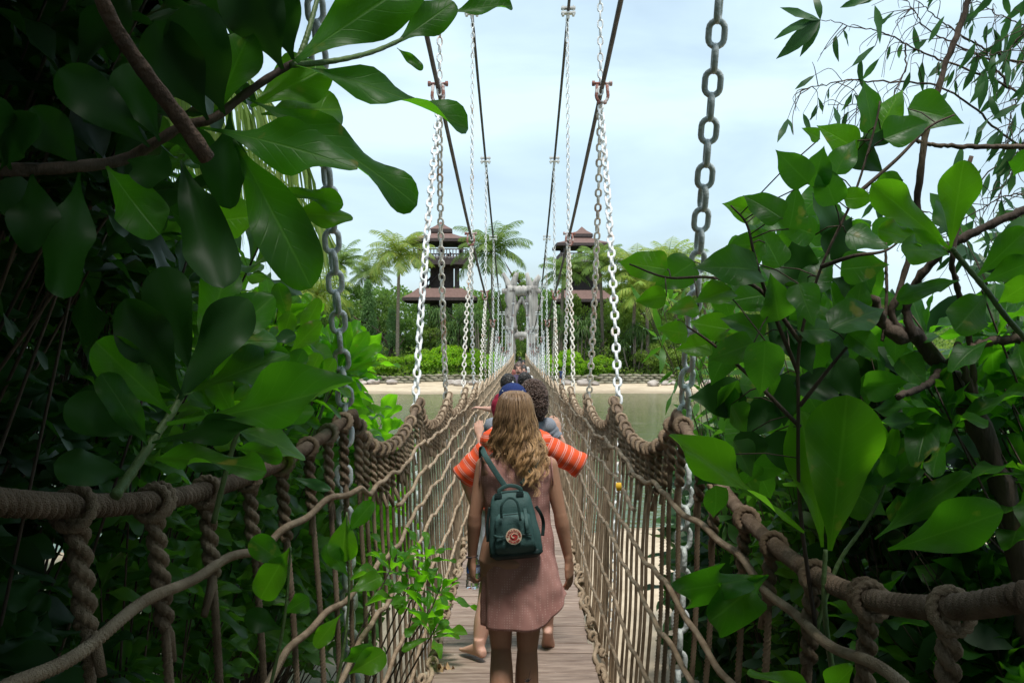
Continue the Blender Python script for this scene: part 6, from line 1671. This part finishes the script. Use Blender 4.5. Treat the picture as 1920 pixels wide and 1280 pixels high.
LB += [('mangrove_bush', 'tall dense dark tree wall at the far left', (-4.5, 7, -3.4), [(-500, 210, -300, 620, 5.0, 9.0)], 150, .34, 'lf_fill', 18),
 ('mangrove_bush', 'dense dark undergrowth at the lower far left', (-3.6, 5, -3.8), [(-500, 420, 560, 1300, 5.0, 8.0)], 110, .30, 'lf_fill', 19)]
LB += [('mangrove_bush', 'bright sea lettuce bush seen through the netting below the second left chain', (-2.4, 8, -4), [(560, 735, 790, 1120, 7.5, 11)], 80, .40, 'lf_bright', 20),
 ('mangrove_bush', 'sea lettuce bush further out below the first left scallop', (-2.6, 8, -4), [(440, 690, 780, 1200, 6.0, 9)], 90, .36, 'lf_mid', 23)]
for nm, lab, root, boxes, n, L_, m_, sd_ in LB:
    r_ = np.random.default_rng(sd_)
    lettuce_bush(nm, lab, root, tips_in(boxes, n, r_), L_, 9, M[m_], sd_, 'sea lettuce bushes left of the bridge')
# bright sprigs close to the far end of the left bush
r_ = np.random.default_rng(5)
lettuce_bush('mangrove_sprig', 'bright upright sprig of pointed leaves right of the left chain', (-1.9, 6.6, -3.0), [P(645, 690, 6.4), P(672, 670, 6.6), P(620, 640, 6.5), P(560, 600, 6.4)], .30, 9, M['lf_bright'], 5, tpl=T_OB)
lettuce_bush('mangrove_sprig', 'leafy sprig growing through the left netting over the planks', (-1.3, 6.2, -3.4), [P(800, 1040, 6.4), P(822, 1110, 6.3), P(800, 1150, 6.1), P(760, 1110, 6.2), P(812, 1185, 6.0), P(735, 1060, 6.2), P(790, 1085, 6.3)], .24, 9, M['lf_bright'], 6, tpl=T_OB, stemr=.004, W=.8)

# ---------------- coconut fronds hanging behind the left leaves ----------------
pm = thing('palm_tree', 'close coconut palm with long hanging leaflets behind the upper left leaves', 'palm tree', (0, 0, 0))
mf = MB(); r_ = np.random.default_rng(8)
def frond_pts(pts, nleaf, ll, lw, sd_):
    rr = np.random.default_rng(sd_); q = branch_path([P(*p) for p in pts], 40); mf.tube(q, np.linspace(.022, .006, 40), 6)
    ts = np.linspace(.05, 1, nleaf); s_ = np.linspace(0, 1, 40)
    pos = np.stack([np.interp(ts, s_, q[:, k]) for k in range(3)], -1); tan = nrm(np.stack([np.interp(ts, s_, np.gradient(q[:, k])) for k in range(3)], -1))
    for sg in (-1, 1):
        sd0 = np.array([.0, sg * 1.0, 0.0])
        d = nrm(sd0 * .55 + tan * .55 + np.array([0, 0, -.75]) + rr.normal(0, .07, (nleaf, 3)))
        L2 = ll * rr.uniform(.8, 1.1, nleaf) * (0.55 + .45 * np.sin(PI * ts))
        x = nrm(np.cross(d, np.array([0, -1.0, .2]))); w = lw
        p1 = pos + d * (L2 * .5)[:, None]; p2 = pos + nrm(d + np.array([0, 0, -.45])) * L2[:, None]
        V = np.stack([pos - x * w * .5, pos + x * w * .5, p1 - x * w, p1 + x * w, p2 - x * w * .1, p2 + x * w * .1], 1)
        mf.add(V.reshape(-1, 3), (np.array([[0, 1, 3, 2], [2, 3, 5, 4]])[None] + (np.arange(nleaf) * 6)[:, None, None]).reshape(-1, 4))
frond_pts([(-150, 120, 9.5), (60, 40, 9), (230, 40, 8.6), (330, 110, 8.2), (420, 230, 8)], 95, 1.5, .011, 1)
frond_pts([(-100, 60, 9), (150, -10, 9), (330, 30, 9), (470, 150, 9), (560, 260, 9)], 95, 1.5, .011, 2)
frond_pts([(-50, 260, 10), (180, 190, 10), (380, 230, 10), (520, 330, 10), (610, 420, 10)], 85, 1.3, .010, 3)
frond_pts([(-150, 330, 8), (0, 270, 8), (130, 300, 8), (220, 400, 8)], 70, 1.3, .011, 4)
mf.build('fronds', M['lf_palmd'], pm)
xb = P(-150, 120, 9.5); MB().tube([(xb[0] - 1.2, 10, gz(-7, 10)), (xb[0] - 1.0, 9.8, -1), (xb[0] - .6, 9.6, 1.5), xb + [0, 0, .1]], [.2, .17, .15, .12], 12).build('trunk', M['palmtrunk'], pm)

# ================================================================== RIGHT SIDE
# ---- heart leaved vine
vine = thing('heart_leaved_vine', 'climbing vine of broad heart shaped leaves right of the grey chain', 'vine')
VS = [[(1530, 1180, 3.6), (1500, 950, 3.5), (1497, 760, 3.4), (1500, 640, 3.35), (1540, 500, 3.3), (1600, 370, 3.3), (1640, 240, 3.3), (1650, 190, 3.3)],
      [(1497, 700, 3.4), (1440, 560, 3.3), (1415, 480, 3.2), (1400, 420, 3.2), (1370, 385, 3.2)],
      [(1500, 640, 3.35), (1420, 540, 3.3), (1330, 520, 3.2), (1250, 520, 3.2), (1180, 495, 3.2)],
      [(1540, 500, 3.3), (1600, 480, 3.2), (1660, 470, 3.2), (1700, 440, 3.2)],
      [(1600, 370, 3.3), (1680, 300, 3.3), (1740, 240, 3.3), (1790, 215, 3.3)],
      [(1500, 800, 3.45), (1400, 700, 3.4), (1330, 640, 3.4), (1270, 600, 3.4)],
      [(1500, 760, 3.4), (1580, 660, 3.3), (1640, 600, 3.3)]]
st = MB()
for v in VS: st.tube(branch_path([P(*p) for p in v], 30), np.linspace(.008, .003, 30), 6)
VL = [ # centre, size, angle of tip (deg, 0 = right, 90 = up), material
 (1627, 200, 105, 100, 0), (1657, 250, 80, 20, 2), (1672, 205, 85, 60, 1), (1755, 218, 110, -15, 0), (1700, 245, 90, 20, 0), (1570, 258, 90, 150, 1), (1485, 312, 88, 135, 0), (1535, 312, 80, 75, 0), (1585, 295, 76, 60, 0),
 (1622, 300, 84, -35, 2), (1430, 388, 86, 150, 0), (1392, 392, 80, 165, 1), (1487, 388, 84, 80, 0), (1552, 345, 84, 110, 0), (1490, 425, 84, 160, 0), (1575, 445, 90, 60, 2), (1628, 452, 88, -20, 0), (1440, 462, 90, 120, 0),
 (1397, 458, 74, 185, 0), (1612, 372, 60, 0, 1), (1360, 505, 124, 178, 0), (1262, 518, 96, 215, 0), (1205, 498, 94, 172, 1), (1622, 500, 92, 5, 0), (1592, 542, 84, 150, 2), (1608, 598, 110, 20, 0), (1535, 512, 84, 60, 0), (1400, 560, 90, 190, 0),
 (1452, 556, 92, 100, 0), (1335, 556, 76, 200, 1), (1512, 572, 86, -70, 0), (1392, 612, 90, 160, 0), (1450, 620, 96, -80, 2), (1330, 610, 76, 170, 1), (1280, 580, 60, 190, 1), (1540, 620, 90, 0, 0), (1500, 660, 96, -60, 2), (1430, 690, 104, -95, 0),
 (1370, 660, 90, 200, 0), (1345, 745, 110, 180, 2), (1570, 655, 84, -90, 2), (1620, 650, 80, -40, 0), (1470, 750, 100, -90, 2), (1420, 790, 96, 220, 2), (1540, 740, 110, -30, 2), (1500, 480, 90, 100, 2), (1545, 400, 90, 120, 2), (1460, 520, 80, 150, 2),
 (1610, 555, 70, 80, 0), (1660, 350, 70, 200, 0), (1520, 250, 40, 150, 1), (1300, 650, 70, 190, 1), (1260, 620, 60, 170, 1), (1220, 560, 60, 190, 1), (1395, 850, 90, 250, 2), (1340, 880, 90, 220, 2), (1590, 715, 90, -60, 2), (1470, 850, 90, -70, 2)]
r_ = np.random.default_rng(4)
allst = np.concatenate([branch_path([P(*p) for p in v], 30) for v in VS])
pet = st
for k, (cx, cy, sz, ang, mi) in enumerate(VL):
    D = 3.25 + r_.uniform(-.25, .2) if mi != 2 else 3.45 + r_.uniform(0, .2)
    a = R(ang); hx, hy = math.cos(a) * sz / 2, -math.sin(a) * sz / 2
    m_ = ['lf_heart', 'lf_bright', 'lf_fill'][mi]
    dd = r_.uniform(-.5, .5) * sz / FPX * D
    b0 = P(cx - hx, cy - hy, D + dd * .5); b1 = P(cx + hx, cy + hy, D - dd * .5)
    one_leaf('leaf', M[m_], vine, b0, b1, sz * .74 / FPX * D, face=(r_.normal(0, .35), -1, r_.uniform(-.1, .6)), fold=r_.uniform(.1, .4), curl=r_.uniform(.02, .25), side=r_.uniform(-.05, .05), shape='heart', seed=k, wave=.04)
    nb = allst[np.argmin(np.linalg.norm(allst - b0, axis=1))]
    pet.tube([nb, (nb + b0) / 2 + [0, 0, .01], b0], .0022, 5)
vf = MB(); B, D_, N_, LL = [], [], [], []
while len(B) < 170:
    x, y = r_.uniform(1340, 1700), r_.uniform(330, 930)
    if y < 1180 - .55 * x + (0 if x < 1560 else 90) or (x > 1640 and y < 520): continue
    D = r_.uniform(3.5, 4.3); c = P(x, y, D); B.append(c); a = r_.uniform(-2.6, .6); D_.append(np.array([math.cos(a), r_.normal(0, .4), math.sin(a)])); N_.append(np.array([r_.normal(0, .5), -1, r_.uniform(-.2, 1.0)])); LL.append(r_.uniform(.11, .17))
    nb = allst[np.argmin(np.linalg.norm(allst - c, axis=1))]
    if np.linalg.norm(nb - c) < .16: st.tube([nb, (nb + c) / 2 + r_.normal(0, .02, 3), c], [.003, .0025, .0015], 5)
put_leaves(vf, T_HT, np.array(B), np.array(D_), np.array(N_), np.array(LL)); vf.build('foliage', M['lf_heart'], vine)
st.build('stem', M['bark'], vine)

# ---- sea lettuce stem on the right with big paddle leaves
pad = thing('sea_lettuce_plant', 'green stem with paddle shaped bright leaves between the bare right branches', 'shrub')
br([(1990, 700, 2.9), (1900, 610, 2.9), (1850, 545, 2.9), (1800, 485, 2.9), (1785, 465, 2.9)], .009, .008, pad, 'stem', 'stem')
PADL = [((1782, 468, 2.9), (1634, 345, 2.85), 66, 'lf_bright', dict(face=(0, -1, .1), fold=.2, curl=.05)), ((1782, 465, 2.9), (1808, 300, 2.85), 70, 'lf_bright', dict(face=(0, -1, .1), fold=.25, curl=.05, side=.05)),
 ((1778, 470, 2.9), (1645, 430, 2.8), 52, 'lf_bright', dict(face=(0, -1, .4), fold=.3, curl=.05)), ((1780, 478, 2.9), (1690, 470, 2.75), 54, 'lf_bright', dict(face=(0, -1, .5), fold=.3, curl=.2)),
 ((1800, 525, 2.9), (1680, 560, 2.8), 40, 'lf_big', dict(face=(0, -1, .5), fold=.3, curl=.1)), ((1785, 466, 2.9), (1765, 380, 3.05), 50, 'lf_big', dict(face=(0, -1, .1), fold=.2, curl=.05)),
 ((1830, 520, 2.9), (1925, 430, 2.9), 56, 'lf_big', dict(face=(0, -1, .3), fold=.3, curl=.1)), ((1840, 530, 2.9), (1935, 490, 2.85), 50, 'lf_big', dict(face=(0, -1, .3), fold=.3, curl=.1)),
 ((1850, 550, 2.9), (1790, 620, 2.8), 70, 'lf_big', dict(face=(0, -1, .3), fold=.3, curl=.1)), ((1870, 570, 2.9), (1930, 530, 2.7), 50, 'lf_bright', dict(face=(0, -1, .3), fold=.3, curl=.1)),
 ((1900, 330, 2.9), (1935, 280, 2.8), 60, 'lf_big', dict(face=(0, -1, .1), fold=.2, curl=.1))]
for k, (b0, b1, w, m_, o_) in enumerate(PADL): one_leaf('leaf', M[m_], pad, P(*b0), P(*b1), w / FPX * 2.9, seed=80 + k, **o_)

# ---- bare gnarled branches
gn = thing('gnarled_tree', 'dark gnarled bare branches twisting up at the right', 'tree')
def brp(pts, r0, r1, name='branch', n=40, rough=.1):
    q = branch_path([P(*p) for p in pts], n); rr = np.linspace(r0, r1, n) * (1 + rough * _r.normal(size=n))
    q = q + _r.normal(0, r0 * .12, q.shape)
    return MB().tube(q, rr, 9).build(name, M['bark'], gn)
brp([(1960, 1290, 3.6), (1900, 1000, 3.6), (1850, 830, 3.6), (1800, 740, 3.6), (1765, 685, 3.6), (1720, 632, 3.55), (1680, 625, 3.5), (1655, 600, 3.5), (1634, 558, 3.45)], .05, .016, 'trunk')
brp([(1700, 628, 3.52), (1672, 590, 3.5), (1690, 530, 3.5), (1715, 440, 3.5), (1722, 350, 3.5), (1738, 250, 3.5), (1770, 130, 3.5), (1800, 50, 3.5), (1822, -20, 3.5)], .014, .010)
brp([(1715, 632, 3.5), (1700, 570, 3.5), (1740, 500, 3.45), (1800, 450, 3.4), (1870, 415, 3.4), (1960, 380, 3.4)], .017, .013)
brp([(1830, 760, 3.55), (1818, 640, 3.5), (1800, 560, 3.4), (1786, 490, 3.3), (1800, 400, 3.3), (1822, 292, 3.3)], .012, .008)
brp([(1960, 274, 3.5), (1860, 275, 3.5), (1780, 274, 3.5), (1730, 268, 3.5), (1703, 252, 3.5)], .010, .006)
brp([(1722, 440, 3.5), (1722, 350, 3.5), (1730, 270, 3.5), (1742, 175, 3.5)], .009, .006)
brp([(1765, 690, 3.6), (1810, 660, 3.5), (1860, 640, 3.5), (1960, 630, 3.5)], .018, .016)
brp([(1775, 680, 3.6), (1740, 720, 3.5), (1690, 740, 3.4), (1685, 745, 3.4)], .014, .010)
brp([(1655, 640, 3.5), (1662, 560, 3.5), (1660, 455, 3.5)], .007, .005)
brp([(1850, 830, 3.6), (1800, 660, 3.5), (1800, 658, 3.5)], .016, .010)

# ---- fine-leaved acacia at the top right
ac = thing('willow_leaved_tree', 'fine twigged tree with narrow hanging leaves at the top right corner', 'tree')
st = MB(); lf = MB(); B, D_, N_, LL = [], [], [], []
TW = [[(2000, 210, 4.5), (1900, 165, 4.5), (1780, 120, 4.4), (1700, 78, 4.4), (1640, 58, 4.3), (1540, 40, 4.3)],
      [(2000, 140, 4.6), (1850, 90, 4.6), (1770, 40, 4.6), (1700, -30, 4.6)], [(1900, 165, 4.5), (1850, 110, 4.5), (1760, 60, 4.4), (1710, -10, 4.4)],
      [(1980, 330, 4.6), (1880, 250, 4.6), (1760, 160, 4.5), (1620, 150, 4.4), (1540, 160, 4.3), (1490, 175, 4.3)], [(1990, 60, 4.5), (1900, 40, 4.5), (1830, 10, 4.5), (1780, -40, 4.5)],
      [(1980, 300, 4.6), (1930, 400, 4.6), (1900, 470, 4.6), (1860, 520, 4.6)], [(1980, 240, 4.4), (1850, 320, 4.4), (1780, 400, 4.4), (1700, 360, 4.4), (1620, 330, 4.4)],
      [(1960, 180, 4.2), (1920, 250, 4.2), (1880, 330, 4.2), (1850, 380, 4.2)], [(1990, 90, 4.3), (1930, 150, 4.3), (1900, 220, 4.3), (1880, 280, 4.3)], [(1700, 80, 4.4), (1690, 140, 4.4), (1655, 200, 4.4), (1600, 210, 4.4), (1545, 205, 4.4)],
      [(1990, -20, 4.3), (1900, 60, 4.3), (1840, 100, 4.3), (1790, 90, 4.3)], [(1980, 380, 4.4), (1900, 360, 4.4), (1830, 390, 4.4), (1760, 430, 4.4), (1640, 380, 4.4)]]
r_ = np.random.default_rng(14)
for k, v in enumerate(TW):
    q = branch_path([P(*p) for p in v], 60); q = q + np.cumsum(r_.normal(0, .0035, q.shape), 0); st.tube(q, np.linspace(.007 if k < 4 else .004, .0015, 60), 5)
    for j in range(22):
        i_ = r_.integers(8, 59); b0 = q[i_]; tl = r_.uniform(.06, .2); d0 = nrm(np.array([r_.normal(-.35, .6), r_.normal(0, .5), r_.normal(-.45, .5)]))
        tw = branch_path([b0, b0 + d0 * tl * .5 + r_.normal(0, .02, 3), b0 + d0 * tl + [0, 0, -.05]], 8); st.tube(tw, np.linspace(.0022, .001, 8), 4)
        if r_.uniform() < .45:
            nn = r_.integers(0, 3)
            for z in range(nn):
                b1 = tw[r_.integers(2, 8)]; B.append(b1); D_.append(nrm(d0 * .5 + np.array([r_.normal(0, .5), r_.normal(0, .4), -.8]))); N_.append(r_.normal(0, .6, 3) + [0, -1, .3]); LL.append(r_.uniform(.06, .14))
# denser hanging leaves in the corner
for k in range(75):
    x = 1960 - abs(r_.normal(0, 75)); y = r_.uniform(-20, 330); B.append(P(x, y, r_.uniform(4.1, 4.7))); D_.append(nrm(np.array([r_.normal(-.15, .35), r_.normal(0, .3), -1]))); N_.append(r_.normal(0, .6, 3) + [0, -1, .3]); LL.append(r_.uniform(.08, .17))
for x, y, ang, sz in [(1510, 15, 165, 62), (1505, 40, 205, 75), (1500, 65, 225, 90), (1515, 60, 245, 60), (1575, 25, 20, 50), (1535, 10, 95, 50), (1640, 20, -80, 60), (1605, 20, 30, 45), (1512, 30, 185, 70)]:
    a = R(ang); B.append(P(1538 if x < 1560 else x, 38 if x < 1560 else y - 10, 4.3)); D_.append(np.array([math.cos(a), -.1, math.sin(a)])); N_.append(np.array([r_.normal(0, .3), -1, .2])); LL.append(sz / FPX * 4.3 * 1.25)
put_leaves(lf, T_LN, np.array(B), np.array(D_), np.array(N_), np.array(LL), 1.15)
st.build('twigs', M['bark'], ac); lf.build('foliage', M['lf_lance'], ac)
MB().tube(branch_path([(3.6, 4.9, -4.0), (3.3, 4.8, -1.5), (3.0, 4.7, .3), P(2000, 210, 4.5)], 20), np.linspace(.07, .02, 20), 9).build('trunk', M['bark'], ac)

# ---- big bright leaves in front of the netting, bottom right
big = thing('broad_leaved_sapling', 'sapling with very large bright leaves standing over the right hand rope', 'shrub')
br([(1600, 1400, 3.5), (1560, 1250, 3.45), (1545, 1120, 3.42), (1548, 1030, 3.42)], .012, .008, big, 'stem', 'stem')
br([(1530, 1180, 3.6), (1570, 1060, 3.6), (1620, 985, 3.6), (1655, 920, 3.6), (1665, 860, 3.6)], .009, .005, big, 'stem', 'stem')
BG = [((1556, 1032, 3.42), (1588, 740, 3.35), 140, 'lf_bright', dict(face=(0, -1, .05), fold=.14, curl=.04, side=.0, label='largest upright leaf, bright green with a notched right edge')),
 ((1542, 1025, 3.46), (1500, 770, 3.5), 84, 'lf_bright', dict(face=(0, -1, .1), fold=.2, curl=.04, side=-.04)),
 ((1508, 998, 3.42), (1254, 816, 3.2), 50, 'lf_bright', dict(face=(.3, -1, .8), fold=.35, curl=.08, side=.02, label='long narrow leaf pointing to the upper left over the rope')),
 ((1640, 1010, 3.5), (1822, 888, 3.4), 56, 'lf_heart', dict(face=(0, -1, .8), fold=.35, curl=.2)),
 ((1665, 1030, 3.3), (1882, 958, 3.1), 92, 'lf_big', dict(face=(0, -1, .5), fold=.3, curl=.1, side=-.05)),
 ((1655, 915, 3.6), (1722, 850, 3.6), 44, 'lf_big', dict(face=(0, -1, .4), fold=.3, curl=.1)), ((1655, 915, 3.6), (1642, 790, 3.6), 30, 'lf_bright', dict(face=(.3, -1, .1), fold=.3, curl=.1)),
 ((1655, 905, 3.6), (1680, 800, 3.6), 26, 'lf_bright', dict(face=(-.3, -1, .1), fold=.3, curl=.1)), ((1650, 925, 3.6), (1590, 850, 3.6), 36, 'lf_big', dict(face=(0, -1, .3), fold=.3, curl=.1)),
 ((1440, 1080, 3.2), (1268, 1108, 3.1), 66, 'lf_big', dict(face=(0, -1, .3), fold=.25, curl=.1, wave=.2, label='chewed leaf with yellow edge hanging before the netting')),
 ((1440, 1078, 3.2), (1330, 1165, 3.1), 90, 'lf_big', dict(face=(0, -1, .3), fold=.15, curl=.1, wave=.2)), ((1560, 1310, 2.6), (1400, 1262, 2.5), 44, 'lf_bright', dict(face=(0, -.8, 1), fold=.3, curl=.1)),
 ((1530, 1330, 2.6), (1600, 1250, 2.5), 50, 'lf_bright', dict(face=(0, -.8, 1), fold=.3, curl=.1))]
for k, (b0, b1, w, m_, o_) in enumerate(BG): one_leaf('leaf', M[m_], big, P(*b0), P(*b1), w / FPX * (b0[2] + b1[2]) / 2, seed=120 + k, **o_)

# ---- bushes behind, right
def lance_bush(label, root, boxes, n, L_, m_, seed, tpl, nl=12, group='bushes right of the bridge', name='leafy_bush'):
    r_ = np.random.default_rng(seed); t = thing(name, label, 'bush', group=group)
    st = MB(); lf = MB(); B, D_, N_, LL = [], [], [], []; root = np.array(root, float)
    for c in tips_in(boxes, n, r_):
        mid = root + (c - root) * np.array([.4, .4, .55]) + r_.normal(0, .15, 3); q = branch_path([root + r_.normal(0, .1, 3) * [1, 1, 0], mid, c], 16)
        st.tube(q, np.linspace(.007, .002, 16), 5)
        for z in range(nl):
            i_ = r_.integers(7, 16); d = nrm(r_.normal(size=3) * .9 + nrm(c - mid) * .7 + [0, 0, -.2]); B.append(q[i_]); D_.append(d); N_.append(r_.normal(0, .5, 3) + [0, -.3, 1]); LL.append(L_ * r_.uniform(.65, 1.2))
    put_leaves(lf, tpl, np.array(B), np.array(D_), np.array(N_), np.array(LL)); st.build('stems', M['bark'], t); lf.build('foliage', M[m_], t)
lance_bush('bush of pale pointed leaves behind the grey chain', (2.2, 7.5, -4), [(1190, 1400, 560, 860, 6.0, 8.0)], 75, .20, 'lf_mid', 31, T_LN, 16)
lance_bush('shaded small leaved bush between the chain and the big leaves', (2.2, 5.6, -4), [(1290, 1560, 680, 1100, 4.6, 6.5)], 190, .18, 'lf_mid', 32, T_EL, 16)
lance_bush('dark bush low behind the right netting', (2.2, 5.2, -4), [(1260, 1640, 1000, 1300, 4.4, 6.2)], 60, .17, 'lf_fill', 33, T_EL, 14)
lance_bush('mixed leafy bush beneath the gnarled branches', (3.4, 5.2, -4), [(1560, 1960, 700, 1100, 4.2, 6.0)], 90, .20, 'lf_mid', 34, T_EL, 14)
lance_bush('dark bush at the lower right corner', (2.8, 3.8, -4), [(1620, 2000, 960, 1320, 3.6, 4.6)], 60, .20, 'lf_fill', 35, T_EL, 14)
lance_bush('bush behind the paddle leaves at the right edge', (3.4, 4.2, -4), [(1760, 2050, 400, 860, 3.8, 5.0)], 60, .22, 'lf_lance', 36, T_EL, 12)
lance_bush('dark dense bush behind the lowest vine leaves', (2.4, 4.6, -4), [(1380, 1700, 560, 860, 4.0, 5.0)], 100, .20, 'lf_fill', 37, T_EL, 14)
lettuce_bush('mangrove_bush', 'sea lettuce bush at the right under the hand rope', (2.5, 3.9, -4), tips_in([(1500, 1950, 1080, 1300, 3.6, 4.4)], 22, np.random.default_rng(41)), .26, 8, M['lf_big'], 41)
lettuce_bush('mangrove_bush', 'sea lettuce bush rising at the right edge', (3.2, 3.9, -4), tips_in([(1720, 1980, 560, 960, 3.4, 4.2)], 22, np.random.default_rng(42)), .24, 8, M['lf_big'], 42)

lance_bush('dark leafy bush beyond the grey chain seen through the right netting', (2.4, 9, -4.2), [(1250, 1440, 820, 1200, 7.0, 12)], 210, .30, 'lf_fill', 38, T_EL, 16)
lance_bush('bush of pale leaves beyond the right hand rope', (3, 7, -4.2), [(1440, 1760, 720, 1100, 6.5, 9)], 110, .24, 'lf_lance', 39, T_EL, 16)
# ---- unseen canopy added to shade the bridge start (above, beside and behind the camera)
def canopy(label, boxes, n, seed, m_, L_, nl, root):
    r_ = np.random.default_rng(seed); t = thing('shade_canopy', label, 'tree', group='unseen trees added to shade the start of the bridge'); lf = MB(); st = MB(); B, D_, N_, LL = [], [], [], []
    root = np.array(root, float)
    for k in range(n):
        b_ = boxes[r_.integers(0, len(boxes))]; c = np.array([r_.uniform(b_[0], b_[1]), r_.uniform(b_[2], b_[3]), r_.uniform(b_[4], b_[5])])
        if c[1] > 0 and c[2] < .42 * c[1] + .35 and abs(c[0]) < .9 * c[1] + .5: continue
        st.tube(branch_path([root, root + (c - root) * [.3, .3, .6] + r_.normal(0, .3, 3), c], 8), np.linspace(.02, .004, 8), 5) if k % 4 == 0 else None
        x = rosette(lf, c, nrm(r_.normal(0, .5, 3) + [0, 0, 1]), nl, L_, r_); B += x[0]; D_ += x[1]; N_ += x[2]; LL += x[3]
    put_leaves(lf, T_OBL, np.array(B), np.array(D_), np.array(N_), np.array(LL), 1.2); st.build('trunk', M['bark'], t); lf.build('crown', M[m_], t)
canopy('unseen leafy tree added to shade the left side of the bridge start', [(-4.5, -.8, -2, 4.2, 1.6, 4.2), (-5.5, -2.2, 0, 7, .5, 4.5), (-4.5, -1.6, -1.5, 2.5, -2.5, 2.5), (-5, -.5, 3, 7.5, 2.4, 5), (-4, -.3, .5, 4, 1.2, 3), (-3, -.9, -.5, 1.4, -1.6, 1.4)], 1700, 61, 'lf_fill', .34, 9, (-3, 1, -3.2))
canopy('unseen leafy tree added to shade the right side of the bridge start', [(.2, 3.6, -2, 2.6, 1.4, 3.4), (1.4, 4.5, -1, 2.2, -1.2, 2.5)], 380, 62, 'lf_fill', .34, 9, (3, .5, -3.2))
canopy('unseen leafy trees added for shade behind the start of the bridge', [(-5, 5, -4.5, -2.0, -3, 4)], 420, 63, 'lf_fill', .38, 9, (0.2, -5, -3.2))
